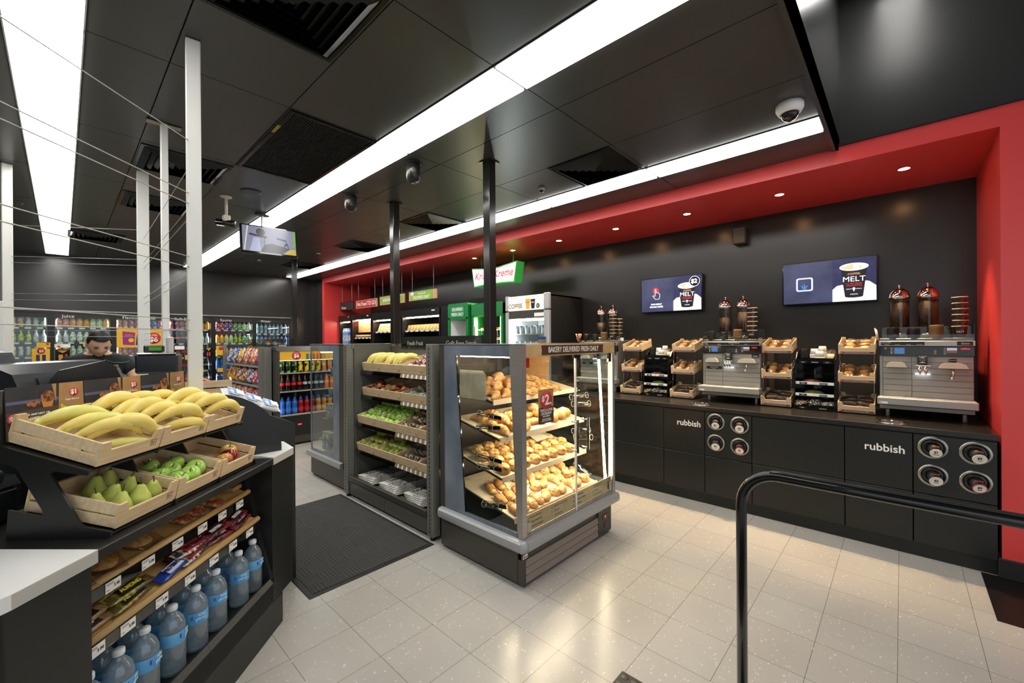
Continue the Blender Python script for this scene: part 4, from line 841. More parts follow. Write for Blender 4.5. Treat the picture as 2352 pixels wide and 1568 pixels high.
# promotional cards
dusk = mat('card_dusk', '3a3436', .6, c2='23252e', ns=5); table = mat('card_table', '4f4034', .6); bluest = mat('card_blue', '55607e', .6)
muf = mat('card_muffin', 'a8663a', .7, c2='4d2f1c', ns=60, lo=.45, hi=.58); mufl = mat('card_muffin_base', 'c77f44', .6); byel = mat('card_banana', 'e8c83e', .5)
def card(k):
    t = put(thing('price_card', f'promotional card with muffin and bananas behind the banana crate {WORD3[k]}', 'price card', 'promotional cards behind the bananas'), OC @ X4((.103+.25*k, .352, 1.215), (R(-2), 0, 0))); W, H = .246, .168
    O('board', B().box(0, W, 0, .003, 0, H), dusk, t)
    kr = O('kraft_panel', B().prism([(.153, 0), (W, 0), (W, H), (.162, H)], -.0012, -.0002, 'y').prism([(.138, H), (.152, H), (.15, H*.6)], -.001, -.0002, 'y'), kraft, t)
    O('price_disc', B().lathe([(0, -.0022), (.0155, -.0022), (.0155, -.001)][::-1], 26, (.212, 0, .133), 'y'), redp, kr); txt('$1', whitet, .023, kr, (.21, -.0026, .133), bold=.0007, name='price_lettering'); txt('Single Bananas', whitet, .0085, kr, (.205, -.0014, .108))
    b = B()
    for (x0, z0, x1, z1, h) in ((.166, .095, .205, .04, -.02), (.168, .095, .235, .062, -.03), (.168, .096, .232, .08, -.026)):
        b.tube([(x0+(x1-x0)*u, -.0012, z0+(z1-z0)*u+h*math.sin(math.pi*u)) for u in [i/8 for i in range(9)]], [.002, .005, .0068, .0072, .0072, .007, .0062, .005, .002], 8)
    for i, v in enumerate(b.v): b.v[i] = (v[0], -.0012-abs(v[1]+.0012)*.25, v[2])
    O('banana_picture', b, byel, kr)
    O('table_picture', B().prism([(0, 0), (.153, 0), (.157, .094), (.02, .086), (0, .088)], -.0008, -.0002, 'y'), table, t); O('horizon_picture', B().box(.0, .158, -.0008, -.0002, .112, .122), bluest, t)
    O('muffin_picture', B().prism(arcpts(.122, .128, .022, 0, 360, 11, .020)[:-1], -.0022, -.0008, 'y').prism(arcpts(.078, .108, .022, 0, 360, 9, .010)[:-1], -.002, -.0008, 'y'), muf, t)
    O('muffin_base_picture', B().prism([(.108, .092), (.136, .092), (.142, .118), (.102, .118)], -.0016, -.0008, 'y'), mufl, t)
    O('two_dollar_disc', B().lathe([(0, -.0022), (.0165, -.0022), (.0165, -.001)][::-1], 24, (.018, 0, .066), 'y'), redp, t); txt('$2', whitet, .022, t, (.018, -.0026, .066), bold=.0007, name='price_lettering')
    txt('WITH ANY HOT OR', whitet, .0095, t, (.042, -.0012, .073), al='LEFT', bold=.0002); txt('ICED COFFEE PURCHASE', whitet, .0095, t, (.042, -.0012, .061), al='LEFT', bold=.0002)
for k in (-1, 0, 1, 2):
    if k >= 0: card(k)
# black quarter round fin at the aisle end
fin = [(0, 0)]+[(.0+.0, .335)]+[(.08+.31*math.sin(R(a)), .335*math.cos(R(a))**.9 if a < 90 else 0) for a in range(0, 91, 9)]
O('display_fin', B().prism([(-.02, 0), (.395, 0)]+[(.05+.345*math.sin(R(a)), .03+.315*math.cos(R(a))) for a in range(90, -1, -9)]+[(-.02, .345)], 0, .018, 'y'), lam, label='tall black quarter round side fin at the aisle end of the register counter', category='fin', loc=(.435, 2.535, .9195))
O('display_partition', B().prism([(0, 0), (.12, 0), (.05, .3), (0, .3)], 0, .012, 'y'), lam, label='black slanted partition behind the third fruit crate', category='partition', loc=(.5, 2.5, .9195), rot=(0, 0, R(20)))
# wipes packs and crates of the neighbouring display
wp = thing('wipes_pack', '', 'wipes pack'); O('wrapper', pillow(.13, .1, .05, jit=.05, seed=2), mat('wrap_white', 'e4e4e6', .35), wp); O('label', B().box(-.045, .02, -.04, .04, .0495, .0515), mat('blue_splash', '4a8ac8', .4, c2='dfe6f0', ns=30), wp); O('flap', B().box(.0, .05, -.025, .025, .0515, .055, 0, .002), whitet, wp); WPP = Proto(wp)
for k in range(3): WPP.put(f'white and blue wipes pack on the rack beyond the fin, {ORD[k]} from the white post', 'white and blue packs', loc=(.70+.095*k, 2.99-.0*k, 1.185-.045*k), rot=(R(30), R(22), R(10)), scale=.95)
O('pack_rack', B().prism([(0, 0), (.42, 0), (.42, .05), (0, .25)], 0, .3, 'y').box(0, .42, 0, .3, -1.0, .0), black, label='black sloping rack holding white packs beyond the fin', category='rack', loc=(.6, 2.87, .95))
m = Matrix.Translation((.46, 3.4, 1.17)) @ Matrix.Rotation(R(-12), 4, 'Z')
tc_ = thing('snack_crate', 'long pine crate behind the nearest white post', 'crate'); tc_.matrix_basis = m
for z in (0, .055): O('front_slat', B().box(0, .33, 0, .01, z, z+.045), wood, tc_)
O('side_slat', B().box(0, .01, .01, .3, 0, .1).box(.32, .33, .01, .3, 0, .1), woodx, tc_); O('base_board', B().box(.01, .32, .01, .3, 0, .008), wood, tc_)
O('red_pouch', pillow(.12, .08, .04, jit=.15, seed=6), mat('wrap_red', 'b3232a', .3, c2='e8dcd8', ns=20, lo=.55, hi=.6), label='red and white snack pouch in the long pine crate', category='snack pouch').matrix_basis = m @ X4((.17, .12, .07), (0, R(20), 0))
O('pouch_stand', B().box(0, .33, 0, .3, -1.17, -.002), black, label='black stand under the long pine crate', category='stand').matrix_basis = m
# ---------------- till equipment
tillm = mat('till_black', '26282a', .3, bump=.02); tilld = mat('till_screen', '2b2e31', .25, c2='34383a', ns=2)
pos = put(thing('till_terminal', 'large curved black till terminal seen from behind over the cards', 'till'), OC @ X4((.34, .52, .918)))
O('housing', B().prism([(0, .25), (0, .30), (.06, .47), (.09, .50), (.28, .53), (.33, .50), (.42, .33), (.42, .25)], .0, .004, 'y').prism([(.04, 0), (.38, 0), (.38, .3), (.04, .3)], .05, .2, 'y'), tillm, pos)
O('hood', B().prism([(0, .30), (.08, .49), (.16, .525), (.2, .53), (.24, .50), (.24, .30)], .0, .44, 'x').prism([(-.02, .30), (.06, .44), (.14, .49), (.14, .3)], .44, .455, 'x'), tillm, pos)
O('rear_panel', B().add([(.05, -.0015, .318), (.40, -.0015, .318), (.385, .068, .475), (.075, .068, .475)], [(0, 1, 2, 3)]), tilld, pos)
txt('FlexTech', whitet, .02, pos, (.22, .012, .36), (R(66), 0, 0), name='maker_lettering')
O('vent_slot', B().prism([(-.0015, .33), (.0, .33), (.05, .40), (.049, .40)], .0, .06, 'x'), blackm, pos)
cd = put(thing('customer_display', 'tilted black screen with wide bezel beside the till terminal', 'screen'), OC @ X4((.27, .67, 1.36), (R(-22), 0, R(6))))
O('bezel', B().box(0, .22, 0, .03, -.03, .15, 0, .012), tillm, cd); O('screen', B().box(.025, .195, -.002, 0, -.005, .125), tilld, cd); O('stand', B().box(.08, .14, .01, .03, -.44, -.02), tillm, cd)
lb = put(thing('card_reader', 'black device with a white barcode label beside the fruit stand', 'card reader'), OC @ X4((.05, .47, .92)))
O('housing', B().box(0, .2, 0, .16, 0, .12, 0, .015).prism([(0, .12), (.16, .12), (.14, .16), (.02, .15)], 0, .2, 'x'), tillm, lb); O('barcode_label', B().box(-.0005, .045, -.002, 0, .03, .07), pricep, lb)
O('till_roll', B().tube([(0, 0, 0), (.16, 0, 0)], .028, 16), tillm, label='black rounded till cover in front of the card reader', category='till cover').matrix_basis = OC @ X4((.0, .44, 1.09), (0, 0, R(5)))
prn = thing('receipt_printer', 'black receipt printer with silver lid edge and green display', 'printer', None, (.27, 3.1, 1.38), (0, 0, R(-16)))
O('housing', B().box(0, .19, 0, .16, -.03, .08, 0, .01), tillm, prn); O('lid_edge', B().box(.01, .18, -.004, .16, .08, .086, 0, .002), chrome, prn)
dsp = O('pole_display', B().box(.03, .12, .04, .08, .088, .13, 0, .006), tillm, prn); O('green_display', B().box(.055, .11, .037, .04, .1, .12), mat('green_lcd', '2c5a12', .4, e=.5, ec='356d14'), dsp)
O('pedestal', B().box(.05, .14, .05, .12, -.46, -.03), tillm, prn)
O('till_shelf', B().box(-.35, .8, 2.98, 3.36, .88, .92), whitep, label='white shelf carrying the receipt printer behind the counter', category='shelf')
O('till_cabinet', B().box(-.3, .78, 3.0, 3.34, 0, .878), lam, label='black cabinet under the printer shelf behind the counter', category='cabinet')
O('security_cover', B().box(0, .03, 0, .06, 0, .38, 0, .006), mat('beige_plastic', 'c9c7c0', .4), label='pale grey plastic cover behind the receipt printer', category='cover', loc=(.44, 3.3, 1.18))
O('post_cover', B().box(-.03, .03, -.02, .02, 0, .9, 0, .004), postw, label='white boxed cover in front of the farthest white post', category='cover', loc=(-.33, 5.0, .95))
O('staff_desk', B().box(-.9, -.2, 5.1, 5.45, .0, .948), lam, label='black desk under the farthest white post', category='desk')
O('post_base_desk', B().box(.2, .7, 4.5, 4.9, 0, .918), lam, label='black low unit carrying the third white post', category='counter unit')
O('post_base_unit', B().box(.42, .52, 3.5, 3.62, 0, .918), lam, label='black slim unit carrying the slim white post', category='counter unit')
# ---------------- handrail and mats
hr = thing('handrail', 'black bent tube handrail with fluted top in the near aisle', 'handrail', None, (1.84, .47, 0))
pth = [(0, 0, 0), (0, 0, .86)]+[(0, -.13+.13*math.cos(R(a)), .87+.13*math.sin(R(a))) for a in range(9, 91, 9)]+[(0, -.3, 1.0), (0, -1.6, 1.0)]
O('tube', B().tube(pth, .0195, 20), mat('rail_black', '121312', .22, coat=.4), hr)
b = B()
for q in (-.012, -.004, .004, .012): b.tube([(q, -.10, .9975+.0185-.4*q*q*20), (q, -.14, 1.0015+.018-.4*q*q*20), (q, -1.6, 1.0015+.018-.4*q*q*20)], .0016, 6)
O('flute', b, mat('rail_flute', '3a3a38', .2), hr)
O('floor_flange', B().lathe([(.05, 0), (.05, .004), (.022, .008)], 20), black, hr)
def ribbed():
    M = bpy.data.materials.new('ribbed_mat'); M.use_nodes = True; nt = M.node_tree; N = nt.nodes; L = nt.links; b = N['Principled BSDF']; b.inputs['Roughness'].default_value = .85
    tc = N.new('ShaderNodeTexCoord'); ck = N.new('ShaderNodeTexChecker'); ck.inputs['Scale'].default_value = 8.0; L.new(tc.outputs['Object'], ck.inputs[0])
    m1 = N.new('ShaderNodeMapping'); m1.inputs['Rotation'].default_value = (0, 0, 0); L.new(tc.outputs['Object'], m1.inputs[0])
    w1 = N.new('ShaderNodeTexWave'); w1.bands_direction = 'X'; w1.inputs['Scale'].default_value = 14; w1.inputs['Distortion'].default_value = .6
    w2 = N.new('ShaderNodeTexWave'); w2.bands_direction = 'Y'; w2.inputs['Scale'].default_value = 14; w2.inputs['Distortion'].default_value = .6
    L.new(m1.outputs[0], w1.inputs[0]); L.new(m1.outputs[0], w2.inputs[0])
    mx = N.new('ShaderNodeMixRGB'); L.new(ck.outputs[1], mx.inputs[0]); L.new(w1.outputs[0], mx.inputs[1]); L.new(w2.outputs[0], mx.inputs[2])
    cr = N.new('ShaderNodeValToRGB'); cr.color_ramp.elements[0].color = lin('2b2a28'); cr.color_ramp.elements[1].color = lin('4b4945'); L.new(mx.outputs[0], cr.inputs[0]); L.new(cr.outputs[0], b.inputs['Base Color'])
    bp = N.new('ShaderNodeBump'); bp.inputs['Strength'].default_value = .8; bp.inputs['Distance'].default_value = .004; L.new(mx.outputs[0], bp.inputs['Height']); L.new(bp.outputs[0], b.inputs['Normal']); return M
mt = thing('floor_mat', 'charcoal ribbed entrance mat between the counter and the fruit shelf', 'mat', None, (.985, 2.565, 0))
O('rubber_border', B().box(0, .905, 0, 1.55, 0, .004, 0, .002), mat('rubber_border', '242322', .6), mt); O('ribbed_pile', B().box(.035, .87, .035, 1.515, .004, .0075), ribbed(), mt)
sm_ = thing('studded_mat', 'small black studded rubber mat corner on the floor by the handrail', 'mat', None, (0, 0, 0))
O('base_sheet', B().box(.6, 1.743, -.6, .944, 0, .003), mat('rubber_dark', '34302c', .5), sm_)
b = B()
for i in range(12):
    for j in range(12): b.lathe([(.0185, .003), (.0165, .0048), (0, .005)], 14, (1.743-.025-.048*i, .944-.025-.048*j, 0))
O('stud', b, mat('rubber_stud', '4c4640', .45), sm_)
# ---------------------------------------------------------------- bakery case (world = local + (1.91, 1.70, 0))
bk = thing('bakery_case', 'glass bakery display case with warm lights, steel frame and grey base', 'display case', None, (1.91, 1.70, 0))
BX = lambda: B()
warmled = mat('warm_led', 'fff0d0', .4, e=40, ec='ffe4c0')
blueg = mat('side_panel_bluegrey', '66707c', .12, coat=.5, c2='7a8490', ns=3)
kraftf = mat('fascia_kraft', 'cdac7a', .5, c2='c09e6c', ns=12)
O('base_box', B().box(0.0, 1.07, .04, .81, .02, .225, 0, .002).box(.0, 1.04, .012, .04, .17, .225, 0, .002), dgrey, bk)
lp = O('vent_panel', B().box(.0, .03, .0, .045, .02, .22).box(.87, 1.06, .0, .045, .02, .215), dgrey, bk)
b = B()
for k in range(3): b.prism([(.045, .025+k*.049), (.0, .025+k*.049), (.006, .066+k*.049), (.045, .072+k*.049)][::-1], .03, .87, 'x')
O('louvre', b, mat('louvre_mauve_grey', '8d8078', .4), bk)
O('status_display', B().box(.93, 1.0, -.003, .0, .13, .165), blackg, lp); txt('-2', mat('led_red', 'ff3048', .4, e=2, ec='ff3040'), .022, lp, (.965, -.0036, .148), name='display_lettering'); O('rocker_switch', B().box(.955, .985, -.003, 0, .06, .1), blackg, lp)
st_ = O('badge', B().box(.0, .045, -.0015, 0, .182, .205), whitet, lp); O('badge_square', B().box(.004, .013, -.0025, -.0015, .187, .2), redp, lp); txt('skope', dgrey, .014, lp, (.029, -.0022, .193), name='maker_lettering')
def bump(b, ax):
    pr_ = [(.0, .222), (-.028, .228), (-.038, .24), (-.04, .262), (-.038, .285), (-.026, .298), (0, .302)]
    return pr_
O('bumper', B().prism(bump(0, 0)[::-1], .012, 1.13, 'x'), cgrey, bk); O('bumper', B().prism(bump(0, 0), -.012, .80, 'y'), cgrey, bk)
O('bumper_corner', B().lathe([(.0, .222), (.028, .228), (.038, .24), (.04, .262), (.038, .285), (.026, .298), (0, .302)], 20, (.0, .0, 0)), cgrey, bk)
O('bottom_deck', B().box(.02, 1.06, .02, .80, .225, .30, 0, .002), blackm, bk); O('front_sill', B().box(.03, 1.1, .0, .03, .3, .322, 0, .002), steel, bk)
O('rear_frame', B().box(.0, 1.05, .765, .82, .22, 1.495, 0, .003), dgrey, bk); O('inner_back', B().box(.03, 1.03, .755, .765, .3, 1.42), black, bk)
O('side_panel', B().prism([(.76, .302), (.76, 1.49), (.05, 1.49), (.05, 1.42), (.625, 1.42), (.535, .33), (.05, .33), (.05, .302)], .0, .012, 'x'), blueg, bk)
O('side_glass', B().box(.003, .006, .03, .62, .33, 1.42), glass, bk); O('glass_edge', B().prism([(.535, .33), (.53, .33), (.618, 1.42), (.626, 1.42)], -.002, .008, 'x'), blackg, bk)
O('top_panel', B().box(.0, 1.1, .0, .82, 1.488, 1.5, 0, .002), dgrey, bk)
O('corner_post', B().prism([(.0, .295), (.035, .295), (.10, 1.495), (.0, 1.495)], -.006, .03, 'x').box(-.006, .036, -.006, .0, .295, 1.495), steel, bk)
fa = O('fascia', B().box(.036, 1.125, -.004, .05, 1.42, 1.498, 0, .002), kraftf, bk)
O('sign_board', B().prism([(.19, 1.428), (.945, 1.428), (.94, 1.46), (.948, 1.49), (.188, 1.49), (.195, 1.46)], -.0065, -.004, 'y'), brown, fa)
txt('BAKERY DELIVERED FRESH DAILY', mat('cream_print', 'ece3d0', .5), .052, fa, (.567, -.0072, 1.459), sx=.80, bold=.0008, name='sign_lettering')
O('front_glass', B().box(.04, .572, .004, .008, .325, 1.42).box(.592, 1.09, .004, .008, .325, 1.42), glass, bk)
O('door_stile', B().box(.574, .590, -.002, .012, .305, 1.425, 0, .003), mat('stile_white', 'dcdad4', .3), bk)
O('end_post', B().box(1.09, 1.125, -.004, .04, .295, 1.42, 0, .003), steel, bk); O('end_glass', B().box(1.068, 1.072, .04, .76, .302, 1.42), glass, bk)
O('rear_corner_post', B().box(1.045, 1.08, .73, .765, .3, 1.49), dgrey, bk)
for x in (.535, .665):
    h_ = O('door_handle', B().tube([(x, -.045, .735), (x, -.045, .965)], .009, 10), blackg, bk); O('handle_mount', B().tube([(x, -.045, .75), (x, .004, .75)], .007, 8).tube([(x, -.045, .95), (x, .004, .95)], .007, 8), chrome, h_)
O('hinge', B().box(.55, .61, -.008, .012, 1.395, 1.42, 0, .003), blackg, bk); O('hinge', B().box(1.03, 1.065, -.008, .012, 1.35, 1.42, 0, .003), blackg, bk); O('lock_plate', B().box(.04, .078, -.008, .004, .33, .392, 0, .003), steel, bk); O('lock_plate', B().box(1.03, 1.065, -.008, .004, .34, .4, 0, .003), steel, bk)
O('red_tag', B().box(.045, .085, .009, .011, 1.352, 1.412), redp, bk)
mn = O('menu_strip', B().box(.045, 1.085, .012, .016, .325, .432), kraftf, bk)
for k, (x, rows_) in enumerate(((.12, ('SALAMI & CHEESE ROLL', 'CHEESE & WALNUT ROLL', 'HAM & CHEESE CROISSANT')), (.37, ('SPINACH & CHEESE CROISSANT', 'PIZZA ROLL', 'PORTUGUESE ROLL')), (.63, ('FETA CHEESE ROLL', 'TRADITIONAL CROISSANT', 'APPLE SCROLL')), (.87, ('CHOCOLATE ROLL', 'PLAIN ROLL', 'CUSTARD CROISSANT')))):
    for j, s_ in enumerate(rows_): txt(s_, brown, .0145, mn, (x-.035, .0114, .408-.03*j), al='LEFT', sx=.72); txt('$2', brown, .013, mn, (x+.19, .0114, .408-.03*j))
O('led_tube', B().tube([(.955+.01, .045, 1.37), (1.05, .045, .40)], .009, 10), warmled, bk)
O('top_light', B().box(.05, 1.0, .06, .085, 1.42, 1.432).box(.02, .026, .08, .6, 1.412, 1.418), warmled, bk)
SHF = []
traym = mat('tray_pale_wood', 'efe0c4', .45, c2='e4d0ac', ns=6, st=(1, 12, 12)); railm = mat('rail_cream', 'e6d2b4', .3)
for k, (y, z, dp) in enumerate(((.31, 1.112, .40), (.245, .868, .47), (.225, .611, .50), (.12, .372, .60))):
    s_ = O('shelf', B().prism([(y+.01, z-.014), (y+dp, z-.014+dp*.2), (y+dp, z-.006+dp*.2), (y+.01, z-.006)][::-1], .06, 1.045, 'x'), black, bk)
    O('tray_board', B().prism([(y, z-.004), (y+dp, z-.004+dp*.2), (y+dp, z+.003+dp*.2), (y, z+.003)][::-1], .062, 1.043, 'x'), traym, s_)
    O('front_rail', B().prism([(y-.006, z-.024), (y+.002, z-.024), (y+.004, z+.012), (y-.004, z+.012)], .058, 1.048, 'x'), railm, s_)
    if k < 3: O('shelf_light', B().box(.1, 1.0, y+.02, y+.045, z-.026, z-.017), warmled, bk)
    SHF.append((y, z))
crust = mat('pastry_gold', 'dfae70', .42, c2='a8642c', ns=20, nd=2, lo=.36, hi=.66, bump=.5, bs=70)
cheese = mat('pastry_cheese', 'ecc987', .6, c2='9a5424', ns=34, nd=1, lo=.42, hi=.62, bump=.9, bs=70)
palec = mat('pastry_flat', 'eed09a', .55, c2='c08448', ns=30, nd=2, lo=.42, hi=.66, bump=.7, bs=60)
drz = mat('chocolate_drizzle', '4a2a18', .35)
def croissant(m, drizzle=False):
    t = thing('croissant', '', 'pastry'); P_ = []; rr = []; n = 46
    for k in range(n+1):
        u = k/n; a = R(-62+124*u); P_.append((.085*math.sin(a), .045-.085*math.cos(a)+.02, .014+.014*math.sin(math.pi*u))); env = math.sin(math.pi*(.06+.88*u))**1.15; rr.append((.030*env+.004)*(.84+.16*abs(math.sin(u*math.pi*6.5))))
    O('dough', B().tube(P_, rr, 12), m, t)
    if drizzle:
        b = B()
        for q in range(7): x = -.05+.0165*q; b.tube([(x-.006, -.045, .02), (x, -.028, .042), (x+.004, -.01, .046), (x+.008, .012, .036), (x+.01, .025, .02)], .0016, 5)
        O('drizzle', b, drz, t)
    return Proto(t)
CR = croissant(crust)
t = thing('drizzled_pastry', '', 'pastry'); O('dough', B().blob((0, 0, .024), .07, .032, .026, 16, 9, 0, .03), crust, t); b = B()
for q in range(8): x = -.052+.015*q; b.tube([(x-.004, -.03, .022), (x, -.02, .042), (x+.003, 0, .0505), (x+.006, .02, .042), (x+.008, .03, .024)], .0015, 5)
O('drizzle', b, drz, t); DP = Proto(t)
t = thing('cheese_roll', '', 'pastry'); O('bread', B().lathe([(0, 0), (.036, .0), (.045, .014), (.043, .03), (.03, .045), (.012, .052), (0, .053)], 18), crust, t); O('topping', B().lathe([(.0435, .03), (.033, .0475), (.014, .055), (0, .056)], 18, sx=.98), cheese, t); RL = Proto(t)
t = thing('flat_bread', '', 'pastry'); O('bread', B().blob((0, 0, .013), .095, .036, .014, 18, 6, 0, .06, 3), palec, t); O('topping', B().blob((0, 0, .019), .08, .027, .012, 16, 5, 0, .12, 5), cheese, t); FB = Proto(t)
t = thing('filled_twist', '', 'pastry'); O('dough', B().blob((-.018, 0, .022), .05, .034, .024, 14, 8, 0, .05, 2).blob((.03, .004, .02), .04, .03, .021, 14, 8, 0, .05, 4), mat('pastry_twist', 'd8a260', .45, c2='8a4c20', ns=22, nd=2, lo=.38, hi=.66, bump=.6, bs=50), t); TW = Proto(t)
t = thing('round_loaf', '', 'pastry'); O('loaf', B().blob((0, 0, .034), .062, .05, .036, 16, 9, 0, .03, 7), crust, t); O('flour_patch', B().blob((-.01, .0, .062), .03, .025, .009, 10, 5, 0, .2, 8), mat('flour_white', 'efe6d8', .8), t); LF = Proto(t)
SW = ('top', 'second', 'third', 'lowest')
def pastry(P_, nm, k, x, d, z, yaw, n, sc_=1):
    y0, z0 = SHF[k]; m = Matrix.Translation((1.91+x, 1.70+y0+d, z0+.003+d*.2+z)) @ Matrix.Rotation(R(11.3), 4, 'X') @ Matrix.Rotation(R(yaw), 4, 'Z') @ Matrix.Scale(sc_, 4)
    P_.put(f'{nm}, {SW[k]} bakery shelf, {ORD[n]} counted from the steel corner post', f'pastries on the {SW[k]} bakery shelf', M=m)
rj = lambda a: random.uniform(-a, a)
n = 0
for (x, d, z) in ((.11, .06, 0), (.22, .06, 0), (.33, .065, 0), (.13, .16, 0), (.25, .16, 0), (.37, .17, 0), (.12, .24, .0), (.24, .25, .0), (.17, .1, .048), (.29, .11, .048), (.19, .2, .05), (.31, .2, .05), (.23, .14, .095)):
    pastry(CR, 'golden croissant', 0, x, d, z, rj(30)+80, n, 1.0); n += 1
n = 0
for (x, d, z, a) in ((.47, .07, 0, 80), (.56, .08, 0, 75), (.65, .07, 0, 100), (.74, .08, 0, 80), (.83, .08, 0, 70), (.50, .16, .022, 80), (.60, .17, .022, 100), (.70, .16, .022, 75), (.79, .17, .022, 90), (.46, .23, .04, 90), (.55, .24, .045, 90), (.65, .24, .05, 80), (.73, .24, .04, 100)):
    pastry(FB, 'cheese topped flat bread', 0, x, d, z, a, n, 1.2); n += 1
n = 0
for (x, d, z) in ((.12, .07, 0), (.24, .06, 0), (.36, .07, 0), (.13, .18, 0), (.26, .18, 0), (.37, .19, 0), (.18, .12, .048), (.3, .13, .048), (.14, .29, .0), (.27, .3, .01)):
    pastry(CR, 'golden croissant', 1, x, d, z, rj(30)+90, n, 1.05); n += 1
n = 0
for (x, d, z) in ((.49, .22, 0), (.58, .22, 0), (.48, .32, .0), (.57, .32, .0), (.50, .1, 0), (.61, .09, 0)): pastry(TW, 'dark filled twist', 1, x, d, z, rj(40), n, 1.0); n += 1
n = 0
for (x, d, z) in ((.72, .08, 0), (.84, .09, 0), (.70, .2, .0), (.82, .21, 0), (.93, .12, 0), (.76, .3, .0), (.88, .3, 0)): pastry(LF, 'white dusted round loaf', 1, x, d, z, rj(40), n, 1.0); n += 1
n = 0
for r_ in range(4):
    for q in range(8):
        x = .13+.108*q+(.05 if r_ % 2 else 0); d = .065+.105*r_
        if x > .97 or (q > 5 and r_ > 2): continue
        pastry(RL, 'cheese topped roll', 2, x, d, rj(.003)+.001*r_, rj(90), n, 1.12+rj(.05)); n += 1
n = 0
for (x, d, z) in ((.12, .06, 0), (.20, .065, 0), (.28, .06, 0), (.36, .07, 0), (.13, .2, 0), (.22, .2, 0), (.31, .21, 0), (.17, .34, 0), (.27, .35, 0)): pastry(DP, 'chocolate drizzled pastry', 3, x, d, z, 78+rj(12), n, 1.05); n += 1
n = 0
for r_ in range(4):
    for q in range(6):
        x = .46+.098*q+(.03 if r_ % 2 else 0); d = .065+.125*r_
        if x > .98: continue
        pastry((TW, RL, TW, CR)[(r_+q) % 4], ('golden filled twist', 'round seeded roll', 'golden filled twist', 'small croissant')[(r_+q) % 4], 3, x, d, rj(.002), 60+rj(50), n, (1.08, 1.0, 1.08, .95)[(r_+q) % 4]); n += 1
O('kraft_divider', B().prism([(-.1, 0), (.12, 0), (.14, .2), (-.07, .23)], 0, .003, 'y'), kraft, label='tan card divider standing on the top bakery shelf', category='divider', loc=(2.71, 2.28, 1.185), rot=(0, 0, R(-60)))
O('baking_paper', B().add([(0, 0, 0), (.2, .02, 0), (.22, .24, .05), (.03, .25, .09)], [(0, 1, 2, 3)]).add([(0, 0, -.001), (.2, .02, -.001), (.22, .24, .049), (.03, .25, .089)], [(3, 2, 1, 0)]), mat('paper_grey', 'b9b2a2', .7), label='grey baking paper raised at the back of the third bakery shelf', category='paper', loc=(2.56, 2.12, .72))
# tongs in clear holders on the panes
def tongs(x, y, z, label, out, bare=False, rx=0):
    t = thing('tong_holder', label, 'tong holder', None, (x, y, z), (R(rx), 0, 0))
    O('clear_tube', B().lathe([(.024, -.10), (.024, .06)], 22, ax='y'), thin('tube_clear', 'eef0ee', .14), t); O('tube_rim', B().lathe([(.0225, -.101), (.0255, -.101), (.0255, -.098), (.0225, -.098)], 22, ax='y').lathe([(.0225, .059), (.0255, .059), (.0255, .062), (.0225, .062)], 22, ax='y'), mat('rim_clear', 'a9aca8', .1, spec=.8), t)
    for y_ in (-.05, .02): O('suction_cap', B().lathe([(0, -.002), (.008, -.002), (.009, .002), (0, .003)], 14, (-.022 if out < 0 else .022, y_, 0), 'x'), mat('cap_grey', '8a8880', .2), t)
    if not bare:
        g = thing('serving_tongs', label.replace('clear tube holder', 'black handled tongs'), 'tongs', None, (x, y, z), (R(rx), 0, 0))
        O('handle', B().box(-.004, .004, -.15, -.02, -.012, .014, 0, .003), blackg, g); O('arm', B().box(-.003, .003, -.02, .08, .004, .01).box(-.003, .003, -.02, .08, -.01, -.004), chrome, g)
for (y, z, rx, l) in ((2.06, 1.02, 2, 'uppermost clear tube holder on the side pane of the bakery case'), (2.07, .935, -6, 'second clear tube holder down the bakery side pane'), (2.06, .735, 2, 'third clear tube holder down the bakery side pane'), (2.06, .672, -2, 'fourth clear tube holder down the bakery side pane'), (2.02, .425, -8, 'lowest clear tube holder on the bakery side pane')):
    tongs(1.945, y, z, l, -1, rx=rx)
for (y, z, rx, l) in ((2.0, 1.05, -12, 'uppermost clear tube on the end pane nearest the coffee counter'), (1.98, .99, -8, 'second clear tube on the end pane nearest the coffee counter'), (1.98, .765, -12, 'third clear tube on the end pane nearest the coffee counter'), (1.96, .715, -8, 'fourth clear tube on the end pane nearest the coffee counter'), (1.97, .455, 28, 'lowest steep clear tube on the end pane nearest the coffee counter')):
    tongs(2.945, y, z, l, 1, True, rx)
bd = thing('bag_dispenser', 'clear acrylic pocket of paper bags on the side pane of the bakery case', 'bag dispenser', None, (1.885, 1.99, 1.125))
O('pocket', B().box(0, .003, 0, .30, 0, .19).box(.02, .023, 0, .3, 0, .23).box(0, .022, 0, .3, 0, .003).box(0, .022, 0, .003, 0, .19).box(0, .022, .297, .3, 0, .19), acryl, bd)
bg = thing('paper_bag_stack', 'stack of pale paper bags in the acrylic pocket on the bakery case', 'paper bags', None, (1.885, 1.99, 1.129)); 
for k in range(4): O('paper_bag', B().box(.005+.0035*k, .0075+.0035*k, .008+.012*k, .26+.008*k, .0, .175+.006*k), mat('bag_paper', 'dccfb2', .6, c2='c8bb9c', ns=12), bg)
pc = thing('price_card', 'tan two dollar croissant price card on the bakery door glass', 'price card', None, (2.068, 1.697, .985))
O('card', B().box(0, .155, .0, .003, 0, .22), kraft, pc); O('brown_panel', B().prism([(0, 0), (.155, 0), (.155, .10), (.08, .115), (0, .10)], -.001, 0, 'y'), brown, pc)
O('price_disc', B().lathe([(0, -.003), (.06, -.003), (.06, -.0012)][::-1], 32, (.078, 0, .148), 'y', sy=1), redp, pc)
txt('$', whitet, .05, pc, (.043, -.0036, .158), bold=.0012, name='price_lettering'); txt('2', whitet, .092, pc, (.083, -.0036, .148), bold=.002, name='price_lettering'); txt('ea', whitet, .026, pc, (.118, -.0036, .128), name='price_lettering')
